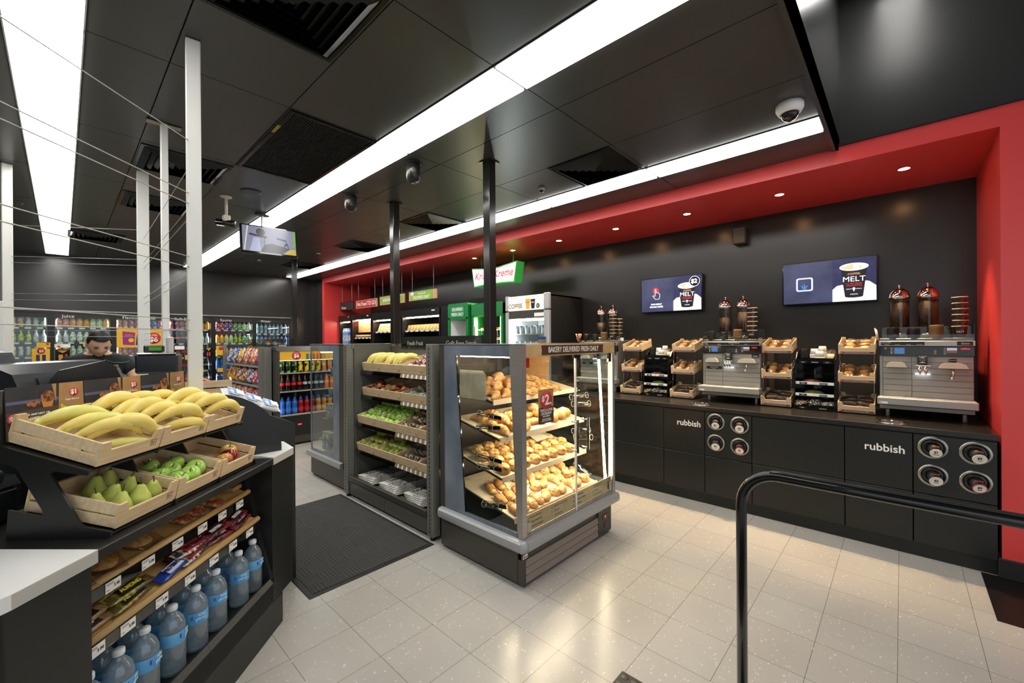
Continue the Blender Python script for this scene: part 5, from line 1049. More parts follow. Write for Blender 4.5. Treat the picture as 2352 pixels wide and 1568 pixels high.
for k, (s_, q) in enumerate((('TRADITIONAL', .026), ('CROISSANT', .026), ('UNTIL MIDDAY', .0135), ('WITH ANY PURCHASE', .0105), ('OF HOT OR ICED COFFEE', .0105))): txt(s_, whitet, q, pc, (.078, -.0016, (.084, .062, .044, .026, .015)[k]), sx=.82)
O('small_carton', B().box(0, .055, 0, .055, 0, .03).box(0, .055, 0, .055, .03, .055, 1), [kraft, mat('carton_blue', '2d5aa8', .4)], label='small blue and tan carton on top of the bakery case', category='carton', loc=(2.86, 2.3, 1.501))
# ---------------------------------------------------------------- fruit gondola (world = local + (1.93, 2.60, 0))
gd = thing('gondola_shelving', 'grey metal shelving with four rows of pine crates beside the bakery case', 'shelving', None, (1.93, 2.60, 0))
gm = mat('gondola_grey', '66665e', .4, m=.2); gml = mat('gondola_light', '7c7b72', .4, m=.2)
for (y0, y1) in ((.0, .075), (1.385, 1.46)):
    up = O('upright', B().box(-.03, .04, y0, y1, .03, 1.5, 0, .003), gml, gd)
    b = B()
    for k in range(46): b.box(-.0315, -.0295, (y0+y1)/2-.004, (y0+y1)/2+.004, .06+k*.031, .078+k*.031)
    O('slot', b, blackm, up); O('foot', B().cyl((.0, (y0+y1)/2, 0), .022, .012, n=16).cyl((.0, (y0+y1)/2, .01), .006, .025, n=10), blackm, up)
O('end_panel', B().box(.04, .46, 1.372, 1.384, .05, 1.5), gm, gd); O('end_panel', B().box(.04, .46, .076, .088, .05, 1.5), gm, gd)
O('back_panel', B().box(.46, .47, .0, 1.46, .05, 1.5), gm, gd); O('top_rail', B().box(.02, .46, 1.374, 1.388, 1.455, 1.5).box(.455, .475, 0, 1.46, 1.47, 1.5), gml, gd)
O('rear_half', B().box(.47, .95, .0, 1.46, .02, 1.49), gm, gd)
levels = ((.10, 1.215, 1.245), (.10, .972, 1.0), (.045, .705, .735), (.04, .44, .465))
crl = thing('fruit_crate', '', 'crate'); crate_parts(crl, .342, .36, .085, False, False); CLP = Proto(crl)
gcr = []
for r_, (x, zr, zc) in enumerate(levels):
    s_ = O('shelf', B().box(x+.01, .46, .09, 1.37, zr+.0, zr+.012), gm, gd)
    O('ticket_rail', B().prism([(x, zr-.012), (x+.006, zr-.012), (x+.014, zr+.024), (x+.008, zr+.024)], .09, 1.37, 'y'), thin('rail_smoke', '8f8e88', .25), s_)
    tk = O('ticket', B().add([(x-.001, .09+.0, 0)], []), pricep, s_) if False else None
    b = B()
    for k in range(8): y = .12+k*.066; b.prism([(x-.0012, zr-.01), (x+.0, zr-.01), (x+.008, zr+.022), (x+.0065, zr+.022)], y, y+.026, 'y', 0); b.prism([(x-.0006, zr-.01), (x+.0005, zr-.01), (x+.0085, zr+.022), (x+.0075, zr+.022)], y+.03, y+.064, 'y', 1)
    O('price_ticket', b, [pricep, mat('ticket_tan', '9a7f62', .5)], s_)
    for k in range(4):
        m = Matrix.Translation((1.93+x+.012, 3.925-.345*k, zc-.012)) @ Matrix.Rotation(R(-90), 4, 'Z') @ Matrix.Rotation(R(13), 4, 'X')
        m = m @ Matrix.Rotation(R(0), 4, 'X'); gcr.append(m)
        CLP.put(f'pine crate in the {("top","second","third","lowest")[r_]} shelving row, {ORD[k]} from the far upright', 'pine crates on the gondola shelving', M=m)
def g_(r_, k): return gcr[r_*4+k]
RWN = ('top', 'second', 'third', 'lowest')
for k in range(2):
    for j in range(7):
        BA[(0, 1, 2)[j % 3]].put(f'yellow banana, {ORD[j]} in {ORD[k]} crate of the top shelving row', 'bananas on the gondola shelving', M=g_(0, k) @ X4((.045+.042*j, .13+.01*(j % 2), .06+.012*(j % 3)), (R(10), R(-12), R(78-4*j)), 1.0))
    for j in range(9):
        BA_ = (AR, AY)[(j*7+k) % 2]; BA_.put(f'red apple, {ORD[j]} in {ORD[k]} crate of the second shelving row', 'apples on the gondola shelving', M=g_(1, k) @ X4((.05+.085*(j % 4)*.95, .055+.07*(j//4), .05+.015*(j//4)), (R(rj(50)), R(rj(50)), 0), .98))
    for j in range(16):
        AG.put(f'green apple, {ORD[j]} in {ORD[k]} crate of the third shelving row', 'green apples on the gondola shelving', M=g_(2, k) @ X4((.045+.08*(j % 4)+(.02 if (j//4) % 2 else 0), .05+.078*(j//4), .055+.018*(j//4)), (R(rj(50)), R(rj(50)), 0), 1.05))
    for j in range(10):
        PP.put(f'green pear, {ORD[j]} in {ORD[k]} crate of the lowest shelving row', 'pears on the gondola shelving', M=g_(3, k) @ X4((.045+.08*(j % 4)+(.03 if (j//4) % 2 else 0), .06+.09*(j//4), .05+.02*(j//4)), (R(rj(70)), R(rj(70)), 0), .98))
PKW = {}
def packp(nm, c, c2, w_=.11, d=.075, h=.035):
    if nm not in PKW:
        t = thing('snack_pack', '', 'snack pack'); O('wrapper', pillow(w_, d, h, jit=.18, seed=len(nm)+3), mat(f'pk_{nm}', c, .25, c2=c2, ns=26, lo=.45, hi=.58, coat=.3), t); O('label', B().box(-w_*.22, w_*.2, -d*.3, d*.3, h*.97, h*1.02), mat(f'pl_{nm}', c2, .4), t); PKW[nm] = Proto(t)
    return PKW[nm]
pk = [(0, 2, 'maroon', '8a2030', 'e3d0c6', 12), (0, 3, 'maroon', '8a2030', 'e3d0c6', 12), (1, 2, 'pale_green', '8aa59a', 'e6e9e2', 5), (1, 3, 'teal', '2a8a96', 'c9682f', 8), (2, 2, 'black_cream', '26221f', 'c9b591', 10), (2, 3, 'purple_grey', '4a3a52', 'd8d4cc', 8), (3, 2, 'black_red', '1d1a1a', 'c8b8b0', 8), (3, 3, 'dark_brown', '2a2020', '9a3a34', 8)]
for (r_, k, nm, c, c2, q) in pk:
    for j in range(q):
        packp(nm, c, c2).put(f'{nm.replace("_", " and ")} snack pack, {ORD[j]} in {ORD[k]} crate of the {RWN[r_]} shelving row', 'snack packs on the gondola shelving', M=g_(r_, k) @ X4((.055+.075*(j % 4), .07+.095*(j//4), .035+.02*(j//4)), (R(-55 if nm != 'maroon' else rj(30)), R(rj(25)), R(rj(25))), 1.0))
O('base_deck', B().box(-.0, .46, .09, 1.37, .165, .18), gm, gd); O('ticket_rail', B().box(-.03, .0, .09, 1.37, .165, .215, 0, .003), dgrey, gd)
for k in range(2): O('plinth_drawer', B().box(-.012, .4, .092+.642*k, .728+.642*k, .03, .155, 0, .003), gm, gd)
# newspapers
newsm = mat('newsprint', 'c9c6c0', .7, c2='3a3a40', ns=34, lo=.56, hi=.60, nd=2); newsp = mat('newsprint_edge', 'd6d2ca', .7)
def newspaper(x, y, z, yaw, head, lab, m2):
    t = thing('newspaper', lab, 'newspaper', 'newspapers in the gondola base', (x, y, z), (0, R(3), R(yaw)))
    O('pages', B().box(-.14, .14, -.19, .19, 0, .011, 0, .003), newsp, t); O('front_page', B().box(-.135, .02, -.185, .185, .0112, .0122), m2, t); O('masthead', B().box(.03, .13, -.18, .18, .0112, .0125), mat('masthead_white', 'dedbd4', .6), t)
    txt(head, blackm, .07, t, (.08, 0, .013), (0, 0, R(-90)), sx=.8, bold=.002, name='headline_lettering')
hd_ = ('VICTORIA', 'HERALD', 'THE AGE', 'TAXPAYER', 'MAXIMUM')
for s_ in range(3):
    for k in range(5 if s_ else 4):
        newspaper(2.13+.004*k-.0*s_, 3.70-.40*s_+.012*k, .192+.0125*k+.0*s_, 88+3*k-5*s_ if s_ else 84+3*k, hd_[(k+s_*2) % 5], f'folded newspaper, {ORD[k]} up in the {ORD[s_]} pile from the far upright', newsm)
fs = thing('fresh_fruit_sign', 'dark header board above the fruit shelving reading fresh fruit', 'sign', None, (2.385, 2.52, 1.45))
O('board', B().box(0, .006, 0, 1.26, 0, .118), mat('sign_charcoal', '2c2b29', .55), fs); O('acrylic_cover', B().box(-.006, -.003, -.01, 1.27, -.005, .122), acryl, fs); O('bracket', B().box(-.004, .01, .1, .13, -.0, .02).box(-.004, .01, 1.1, 1.13, -.0, .02), chrome, fs)
txt('Fresh Fruit', mat('chalk_white', 'eceae4', .6), .062, fs, (-.0005, 1.02, .052), (R(90), 0, R(-90)), name='sign_lettering', shear=.1); txt('Guilt Free Snack', _M['chalk_white'], .062, fs, (-.0005, .32, .052), (R(90), 0, R(-90)), name='sign_lettering', shear=.1)
# ---------------------------------------------------------------- second glass sided case at the far end of the island
fc = thing('yoghurt_case', 'grey chilled case with glass side and silver bumper past the shelving', 'display case', None, (1.95, 4.07, 0))
O('base_box', B().box(0, 1.0, .0, .93, .02, .24, 0, .003), mat('case_brown_grey', '4a473f', .4, m=.2), fc); O('rear_frame', B().box(0.0, 1.0, 0, .2, .24, 1.5, 0, .003), _M['case_brown_grey'], fc); O('dark_edge', B().box(.002, 1.0, -.02, .0, .02, 1.5), dgrey, fc)
O('side_panel', B().prism([(.2, .29), (.93, .29), (.93, 1.5), (.2, 1.5), (.2, 1.42), (.9, 1.42), (.9, .34), (.36, .34), (.30, 1.42), (.2, 1.42)], .0, .01, 'x'), blueg, fc) if False else O('side_panel', B().box(0, .01, .2, .34, .27, 1.42).box(0, .01, .2, .93, 1.42, 1.49).box(0, .01, .91, .93, .27, 1.42).box(0, .01, .34, .91, .27, .31), blueg, fc)
O('side_glass', B().box(.003, .007, .34, .91, .31, 1.42), glass, fc); O('top_panel', B().box(0, 1, 0, .95, 1.485, 1.5, 0, .002), dgrey, fc)
O('bumper', B().prism([(0, .215), (-.03, .222), (-.036, .25), (-.03, .275), (0, .282)], .12, .98, 'y'), cgrey, fc)
O('inner_back', B().box(.02, .98, .2, .205, .27, 1.42), dgrey, fc); O('end_wall', B().box(.98, 1.0, .2, .93, .27, 1.42), dgrey, fc)
for z, y in ((1.15, .55), (.92, .62), (.66, .7), (.42, .8)): O('shelf', B().box(.03, .97, .21, y, z, z+.012), greym, fc)
O('case_light', B().box(.05, .95, .75, .77, 1.40, 1.412), mat('cool_led', 'ffffff', .4, e=3, ec='eef4ff'), fc)
t = thing('yoghurt_cup', '', 'cup'); O('cup_wall', B().lathe([(.03, 0), (.037, .07), (.04, .072), (.04, .078), (.038, .08), (0, .08)], 18), mat('cup_pattern', 'dadad6', .4, c2='4a4a50', ns=20, lo=.55, hi=.6), t); O('foil_lid', B().lathe([(0, .0803), (.039, .0803)], 18), mat('foil', 'cfcfcf', .2, m=.7), t); YC = Proto(t)
n = 0
for z, yy in ((1.162, .4), (.932, .45), (.672, .52), (.672+.082, .52), (.432, .6)):
    for k in range(3): YC.put(f'patterned yoghurt cup, {ORD[n]} up the glass sided case', 'yoghurt cups in the chilled case', loc=(2.03+.01*k, 4.07+yy-.09*k+.1, z)); n += 1
t = thing('juice_carton', '', 'carton'); O('carton', B().box(-.035, .035, -.035, .035, 0, .15).prism([(-.035, .15), (.035, .15), (.002, .18), (-.002, .18)], -.035, .035, 'x', 1), [mat('carton_pale_blue', '8aa0c8', .4, c2='dfe5ef', ns=14), whitet], t); JC = Proto(t)
for k in range(4): JC.put(f'pale blue carton, {ORD[k]} on the floor of the glass sided case', 'cartons in the chilled case', loc=(2.05+.09*(k % 2), 4.72+.09*(k//2), .305))
# ---------------------------------------------------------------- crisps gondola and energy drink cooler beyond the island
cg = thing('crisps_gondola', 'grey shelving unit full of crisp packets beyond the register', 'shelving', None, (2.0, 6.80, 0))
O('end_panel', B().box(0, .1, .0, .28, .03, 1.45, 0, .003), gml, cg); b = B()
for k in range(44): b.box(-.0015, .0, .05, .058, .06+k*.031, .078+k*.031)
O('slot', b, blackm, cg); O('back_panel', B().box(.42, .44, .0, 2.3, .03, 1.45), gm, cg); O('base', B().box(.02, .42, .28, 2.3, .03, .18), dgrey, cg); O('rear_body', B().box(.44, .9, .66, 2.3, .03, 1.43), gm, cg); O('far_upright', B().box(0, .05, 2.25, 2.3, .03, 1.5), gml, cg)
for z in (1.165, .86, .56, .28):
    s_ = O('shelf', B().box(.05, .42, .28, 2.25, z-.01, z), gm, cg); O('wire_front', B().box(.035, .04, .28, 2.25, z, z+.012).box(.035, .04, .28, 2.25, z+.03, z+.034), chrome, s_); O('ticket_rail', B().box(.03, .036, .28, 2.25, z-.03, z), mat('ticket_white_rail', '9a9a96', .4), s_)
cols = (('yellow', 'e2b52a', 'c23a2a'), ('red', 'b8242a', 'e8d8c0'), ('blue', '2a4a9a', 'e2c24a'), ('magenta', 'a02a6a', 'e6b0c8'), ('yellow_blue', 'dfb02a', '2a4a8a'), ('white_blue', 'd8dce6', '3a5ab0'), ('orange', 'd8742a', 'f0d8a0'))
CPK = []
for nm, c, c2 in cols:
    t = thing('crisp_packet', '', 'crisps')
    o = O('packet', pillow(.23, .17, .07, 10, 7, True, 0, .15, len(nm)), mat(f'crisp_{nm}', c, .22, c2=c2, ns=14, lo=.5, hi=.58, coat=.3), t)
    o = O('emblem', B().lathe([(0, .0), (.045, .0), (.05, -.002)][::-1], 16, (0, 0, .071)), mat(f'crisp_em_{nm}', c2, .3), t); CPK.append((nm.replace('_', ' and '), Proto(t)))
n = 0
for r_, z in enumerate((1.165, .86, .56, .28)):
    for k in range(11):
        for d_ in range(1 if r_ > 1 else 2):
            i = (k*3+r_*2+k//3) % 7 if k not in (0, 1) else (3 if r_ < 3 else 1)
            nm, P_ = CPK[i]
            m = Matrix.Translation((2.11+.1*d_+rj(.01), 8.95-.172*k if False else 7.16+.175*k+rj(.012), z+.13+rj(.006))) @ Matrix.Rotation(R(-90), 4, 'Z') @ Matrix.Rotation(R(75+rj(5)), 4, 'X') @ Matrix.Rotation(R(90+rj(8)), 4, 'Z')
            P_.put(f'{nm} crisp packet, {ORD[k]} from the grey end panel, {("top","second","third","lowest")[r_]} shelf, {("front","back")[d_]} row', 'crisp packets on the gondola', M=m)
sg = thing('gondola_sign', 'long dark header board with faded writing over the crisps shelving', 'sign', None, (2.45, 6.98, 1.45))
O('board', B().box(0, .006, .35, 2.3, 0, .14), _M['sign_charcoal'], sg); O('acrylic_cover', B().box(-.006, -.003, 0, 2.3, -.01, .145), acryl, sg)
for y in (.55, .9): txt('Chips', _M['chalk_white'], .08, sg, (-.004, y+.2, .06), (R(90), 0, R(-90)), name='sign_lettering')
ef = thing('energy_cooler', 'black open drinks cooler with a yellow six dollar header', 'cooler', None, (2.11, 6.60, 0))
O('side_panel', B().box(0, .03, -.02, .62, .02, 1.40, 0, .003), dgrey, ef); O('side_panel', B().box(1.1, 1.13, -.02, .62, .02, 1.40), dgrey, ef); O('side_window', B().box(-.002, .0, .12, .5, .35, 1.25), mat('smoke_glass', '20262b', .08, coat=.5), ef)
O('top_panel', B().prism([(-.02, 1.39), (.62, 1.39), (.62, 1.46), (.1, 1.46)][::-1], 0, 1.13, 'x'), dgrey, ef); O('lower_panel', B().box(.03, 1.1, .0, .6, .02, .44, 0, .003), black, ef); O('back_panel', B().box(.03, 1.1, .58, .6, .44, 1.39), mat('cooler_inner', '3a3d40', .5), ef)
O('kick_grille', B().box(.06, 1.08, -.003, 0, .03, .13), dgrey, ef); O('sill', B().box(.03, 1.1, -.012, .02, .44, .46), alu, ef); O('red_light', B().box(.28, .33, -.003, 0, .29, .305), mat('led_red_small', 'ff3040', .4, e=3, ec='ff2030'), ef)
hd = O('header', B().box(.03, 1.1, -.01, .05, 1.255, 1.39), yellowp, ef); O('price_disc', B().lathe([(0, -.013), (.062, -.013), (.062, -.01)][::-1], 26, (.26, 0, 1.325), 'y'), redp, hd); txt('$6', whitet, .075, hd, (.26, -.0135, 1.318), bold=.002, name='price_lettering'); txt('2 FOR', whitet, .02, hd, (.26, -.0135, 1.362))
b = B()
for k, c in enumerate((0, 1, 2, 2, 3, 4)): b.box(.40+.05*k, .435+.05*k, -.012, -.01, 1.262, 1.35, c)
O('bottle_picture', b, [mat('pic_green', '3a6a3a', .5), mat('pic_blue', '4a8ad0', .5), mat('pic_red', 'c03a3a', .5), mat('pic_black', '26201e', .5), mat('pic_orange', 'd08a3a', .5)], hd)
for z in (1.07, .80): O('shelf', B().box(.03, 1.1, .0, .55, z-.012, z, 0), alu, ef); 
O('cooler_light', B().box(.05, 1.08, .05, .06, 1.25, 1.256).box(.03, .036, .01, .02, .46, 1.25), mat('cool_led2', 'ffffff', .4, e=5, ec='eef4ff'), ef)
# drink containers
DR = {}
def drink(kind, nm, c, c2, capc=None):
    key = (kind, nm)
    if key in DR: return DR[key]
    mt_ = mat(f'd_{nm}_{kind}', c, .25, c2=c2, ns=26 if kind != 'can' else 18, lo=.5, hi=.56, coat=.2)
    nmn = {'can': 'drink_can', 'soft': 'soft_drink_bottle', 'juice': 'juice_bottle', 'milk': 'milk_bottle', 'water': 'water_bottle', 'sport': 'sports_drink_bottle', 'kombucha': 'drink_bottle'}[kind]
    t = thing(nmn, '', 'drink can' if kind == 'can' else 'drink bottle')
    cm = mat(f'cap_{capc or "d8d8d8"}', capc or 'd8d8d8', .35)
    if kind == 'can': O('can_wall', B().lathe([(.026, 0), (.03, .006), (.03, .152), (.026, .162)], 16), mt_, t); O('can_top', B().lathe([(.0265, .162), (.0265, .165), (.024, .163), (0, .163)], 16), alu, t)
    elif kind == 'soft': O('bottle', B().lathe([(.03, 0), (.033, .01), (.031, .07), (.033, .12), (.032, .15), (.02, .195), (.012, .215), (.012, .225)], 16), mat(f'b_{c}', c, .08, coat=.4), t); O('label', B().lathe([(.0335, .085), (.034, .125)], 16), mat(f'l_{c2}', c2, .3), t); O('cap', B().lathe([(.014, .222), (.014, .238), (0, .238)], 12), cm, t)
    elif kind == 'juice': O('bottle', B().lathe([(.035, 0), (.038, .01), (.038, .09), (.036, .12), (.022, .145), (.018, .155)], 16), mt_, t); O('cap', B().lathe([(.02, .152), (.02, .17), (0, .17)], 12), cm, t)
    elif kind == 'milk': O('bottle', B().lathe([(.032, 0), (.036, .008), (.036, .05), (.031, .09), (.035, .12), (.03, .145), (.018, .16)], 16), mt_, t); O('cap', B().lathe([(.02, .157), (.02, .172), (0, .172)], 12), cm, t)
    elif kind == 'water': O('bottle', B().lathe([(.03, 0), (.032, .01), (.03, .05), (.032, .1), (.031, .15), (.016, .19), (.013, .2)], 14), mt_, t); O('label', B().lathe([(.0325, .07), (.0325, .12)], 14), mat(f'l_{c2}', c2, .3), t); O('cap', B().lathe([(.014, .198), (.014, .212), (0, .212)], 12), cm, t)
    elif kind == 'sport': O('bottle', B().lathe([(.035, 0), (.038, .01), (.036, .08), (.03, .1), (.036, .13), (.033, .16), (.02, .18)], 16), mat(f'b_{c}', c, .12, coat=.4), t); O('label', B().lathe([(.0375, .02), (.0368, .075)], 16), mat(f'l_{c2}', c2, .3), t); O('cap', B().lathe([(.018, .178), (.018, .2), (.01, .205), (.009, .222), (0, .223)], 12), cm, t)
    else: O('bottle', B().lathe([(.03, 0), (.033, .008), (.033, .1), (.014, .15), (.013, .19)], 16), mt_, t); O('cap', B().lathe([(.016, .188), (.016, .2), (0, .2)], 12), cm, t)
    DR[key] = Proto(t); return DR[key]
def drow(xs, y, z, spec, where, group, sc_=1, rot=0):
    """spec: list of (kind, name, colour, colour2, cap, words) one per x"""
    cnt = {}
    for i, x in enumerate(xs):
        k, nm, c, c2, cap_, wd = spec[i % len(spec)] if len(spec) < len(xs) else spec[i]
        drink(k, nm, c, c2, cap_).put(f'{wd}, {ORD[i]} along {where}', group, loc=(x, y, z), rot=(0, 0, R(rj(40))), scale=sc_)
D = {'mon': ('can', 'mon', '15171a', '7ac143', None, 'black and green can'), 'yel': ('can', 'yel', 'e2c62a', '1d1d1d', None, 'yellow can'), 'yor': ('can', 'yor', 'd9862a', 'e8d0a0', None, 'orange can'), 'blu': ('can', 'blu', '2a4aa8', 'd8dce2', None, 'blue can'), 'sil': ('can', 'sil', 'cfd6d8', '6aa03a', None, 'silver and green can'), 'gold': ('can', 'gold', 'd0a43a', 'efe2b0', None, 'gold can'), 'rbl': ('can', 'rbl', '2a3f92', 'c9ced8', None, 'slim blue can'), 'rre': ('can', 'rre', 'b02a4a', 'd8ccd2', None, 'slim red can'),
     'cola': ('soft', 'cola', '1c0d0a', 'd2222a', 'c2222a', 'cola bottle with red label'), 'zero': ('soft', 'zero', '140c0b', 'b8b8bc', '1a1a1a', 'cola bottle with black cap'), 'ora': ('soft', 'ora', 'd8742a', 'e8a24a', '2a5ab0', 'orange drink bottle'), 'lem': ('kombucha', 'lem', 'b8cf3a', '5a8a2a', '8ac02a', 'lime green bottle'), 'clr': ('kombucha', 'clr', 'b8c4bf', 'e8ece8', 'd8d8d4', 'clear drink bottle'),
     'jo': ('juice', 'jo', 'eda02c', 'f2c24a', 'f0b030', 'orange juice bottle'), 'jr': ('juice', 'jr', 'e07a5a', 'f0cabc', 'e8603a', 'pink juice bottle'), 'jg': ('juice', 'jg', 'b9d27a', 'e6efcc', 'd8e0b0', 'pale green juice bottle'), 'cw': ('juice', 'cw', 'dfe6da', '7fb08a', 'e8ece4', 'white and green bottle'),
     'mo': ('milk', 'mo', 'd8743a', 'f0d8c0', 'd8743a', 'orange flavoured milk bottle'), 'mr': ('milk', 'mr', 'b8283a', 'f0d0d0', 'c82a3a', 'red flavoured milk bottle'), 'mg': ('milk', 'mg', '8a9088', 'e8e8e0', '3a3a38', 'grey flavoured milk bottle'), 'mb': ('milk', 'mb', '3a4ab0', 'd8dcf0', '3a4ab0', 'blue flavoured milk bottle'),
     'sb': ('sport', 'sb', '2a62b8', '3a7ad0', '2a5ab0', 'blue sports drink bottle'), 'sr': ('sport', 'sr', '8a1420', 'b8202c', '3a5ab0', 'red sports drink bottle'), 'so': ('sport', 'so', 'b8843a', 'd0a050', '3a5ab0', 'amber sports drink bottle'), 'sc': ('sport', 'sc', 'a8b0b0', 'd0d6d8', '3a5ab0', 'clear sports drink bottle'),
     'vr': ('juice', 'vr', 'b82a4a', 'f0e0e2', 'c03040', 'red vitamin water bottle'), 'vp': ('juice', 'vp', '4a3aa0', 'e6e2f4', '4a3aa0', 'purple vitamin water bottle'), 'vg': ('juice', 'vg', '4aa04a', 'e2f0e0', 'c83a3a', 'green vitamin water bottle'), 'vw': ('juice', 'vw', 'd8e8d0', 'a8d080', 'b8d8f0', 'pale vitamin water bottle'),
     'w1': ('water', 'w1', 'b8cfe0', '7f98b8', 'c8d8e8', 'clear water bottle'), 'w2': ('water', 'w2', 'a8c4e0', '2a62c0', '2a6ad0', 'blue labelled water bottle')}
def S_(s): return [D[k] for k in s.split()]
fr = lambda a, n_, p: [a+p*i for i in range(n_)]
drow(fr(2.19, 11, .088), 6.66, 1.07, S_('mon mon mon yel yel yel yel yor yor yor yor'), 'the top shelf of the energy cooler', 'drinks in the energy cooler')
drow(fr(2.19, 12, .082), 6.67, .80, S_('cola cola cola cola zero zero zero zero ora ora ora clr'), 'the middle shelf of the energy cooler', 'drinks in the energy cooler')
drow(fr(2.19, 11, .088), 6.67, .46, S_('sb sb sb sr sr sr so so so sc sc'), 'the bottom shelf of the energy cooler', 'drinks in the energy cooler', 1.1)
drow(fr(2.23, 11, .088), 6.77, .46, S_('sb sb sb sr sr sr so so so sc sc'), 'the second row of the energy cooler bottom shelf', 'drinks in the energy cooler', 1.1)
# ---------------------------------------------------------------- walk-in cooler doors along the far wall
inner = mat('cooler_white', '4a545e', .5); whiteled = mat('cooler_led', 'ffffff', .4, e=22, ec='f2f8ff')
names = ['Energy', 'Cans', 'Juice', 'Flavoured Milk', 'Soft Drink', 'Sports', 'Water']
ww = ['plain', 'cans', 'juice', 'flavoured milk', 'soft drink', 'sports', 'water']
x0s = [-1.595+.735*k for k in range(7)]
cooldk = mat('cooler_frame', '141414', .3)
for k, xa in enumerate(x0s):
    t = thing('cooler_door_bay', f'black framed lit drink cooler bay, {ww[k]} section of the far wall', 'drink cooler', 'drink cooler bays along the far wall', (xa, 10.2, 0)); W = .735
    O('frame', B().box(0, .04, -.01, .05, .03, 2.07).box(W-.04, W, -.01, .05, .03, 2.07).box(.04, W-.04, -.01, .05, 2.03, 2.07).box(.04, W-.04, -.01, .05, .03, .12), cooldk, t)
    O('top_trim', B().box(0, W, -.025, .0, 2.065, 2.085, 0, .004), steel, t)
    h = O('header', B().box(.04, W-.04, .0, .03, 1.955, 2.03), mat('header_dark', '262524', .35), t)
    if k > 1: txt(names[k], _M['chalk_white'], .07, h, (.12, -.001, 1.985), al='LEFT', name='section_lettering', sx=1.1)
    O('liner', B().box(0, .01, .05, .62, .03, 2.07).box(W-.01, W, .05, .62, .03, 2.07).box(.01, W-.01, .61, .62, .03, 2.07).box(.01, W-.01, .05, .61, 2.05, 2.07), inner, t)
    O('light_strip', B().box(.012, .026, .055, .07, .2, 1.95).box(W-.026, W-.012, .055, .07, .2, 1.95), whiteled, t)
    O('door_glass', B().box(.04, W-.04, -.004, .0, .12, 1.955), glass, t)
    O('door_handle', B().box(W-.03, W-.018, -.035, -.02, .7, 1.1), black, t)
    zs = (1.795, 1.52, 1.25, .985, .72) if k > 3 else (1.80, 1.63-.075, 1.32, 1.08, .85)
    if k == 6: zs = (1.72, 1.46, 1.2, .94, .7)
    t['zs'] = str(zs)
    for z in zs:
        s_ = O('shelf', B().box(.012, W-.012, .04, .5, z-.012, z), mat('shelf_slate', '4a5058', .4), t)
        b = B()
        for q in range(5): b.box(.06+.13*q, .13+.13*q, .034, .036, z-.03, z-.004)
        O('price_ticket', b, pricep, s_)
    ZS = zs
    xs = [xa+.085+.0805*i for i in range(8)]
    rows_ = {0: [],
             1: ['blu blu gold gold gold sil sil sil', 'sil clr clr lem lem lem clr clr', 'blu gold gold gold sil sil sil sil', 'rbl rre rre rbl rbl rre rbl rbl', 'rbl rbl rbl rbl rbl rbl rbl rbl'],
             2: ['jr jr jo jo jo jg jg jo', 'clr clr cw cw cw cw cw cw', 'jr jr cw cw cw cw cw cw', 'cw cw cw cw cw cw cw cw'],
             3: ['mo mo mr mr mg mb mb mr', '', 'mo mo mr mr mg mb mb mr'],
             4: ['rre rre rre gold gold jo jo jo', 'cola cola cola zero ora ora clr clr', 'cola cola cola cola cola cola zero zero', 'cola cola cola cola cola zero zero zero', 'cola cola cola ora ora ora zero zero'],
             5: ['vr vr vp vp vg vg vw vw', 'jo jo jg jg lem lem vg vg', 'lem lem jo jo jg jg cw cw', 'sb sb sb sb sb sb sb sb', 'mb mb mo mo mo mo mo mo'],
             6: ['w1 w1 w1 w1 w1 w1 w1 w1', 'w2 w2 w2 w2 w2 w2 w2 w2', 'w1 w1 w1 w1 w1 w1 w1 w1']}[k]
    for r_, s in enumerate(rows_):
        if s: drow(xs, 10.2+.085, ZS[r_], S_(s), f'the {("top","second","third","fourth","fifth")[r_]} shelf of the {ww[k]} bay', 'drinks in the far wall coolers', 1.0)
def poster(name, lab, x, z, w_, h, m, y=10.18, **k):
    t = thing(name, lab, 'poster', None, (x, y, z)); O('sheet', B().box(0, w_, 0, .004, 0, h), m, t); return t
p = poster('promotion_poster', 'wide yellow poster with crisps picture and a red price disc on the flavoured milk door', .655, 1.45, .63, .335, yellowp)
O('pouch_picture', B().prism([(.08, .05), (.235, .04), (.245, .27), (.075, .29)], -.002, 0, 'y'), mat('pic_magenta', '9a2a72', .5), p); O('crisp_picture', B().prism(arcpts(.19, .13, .04, 0, 360, 7)[:-1], -.003, -.002, 'y'), yellowp, p); txt("Smith's", _M['pic_orange'], .035, p, (.16, -.003, .225), bold=.001)
O('bar_picture', B().prism([(.25, .045), (.29, .04), (.32, .21), (.27, .23)], -.002, 0, 'y').prism([(.325, .06), (.355, .055), (.385, .17), (.35, .18)], -.002, 0, 'y'), mat('pic_navy', '2a2a5a', .5), p)
O('price_disc', B().lathe([(0, -.003), (.105, -.003), (.105, 0)][::-1], 30, (.5, 0, .17), 'y'), redp, p); txt('2 FOR', whitet, .04, p, (.5, -.004, .22)); txt('$6', whitet, .12, p, (.5, -.004, .14), bold=.003, name='price_lettering')
p = poster('promotion_poster', 'tall yellow poster with red discs and can pictures on the cans door', -.335, 1.0, .195, .45, yellowp, 10.175)
O('price_disc', B().lathe([(0, -.003), (.045, -.003), (.045, 0)][::-1], 22, (.1, 0, .41), 'y').lathe([(0, -.003), (.045, -.003), (.045, 0)][::-1], 22, (.1, 0, .18), 'y'), redp, p); O('can_picture', B().box(.045, .085, -.002, 0, .25, .35).box(.11, .15, -.002, 0, .25, .35).box(.05, .085, -.002, 0, .02, .11, 1).box(.11, .15, -.002, 0, .02, .11, 1), [_M['pic_navy'], _M['pic_black']], p); txt('$8', whitet, .05, p, (.1, -.004, .405)); txt('$7', whitet, .05, p, (.1, -.004, .175))
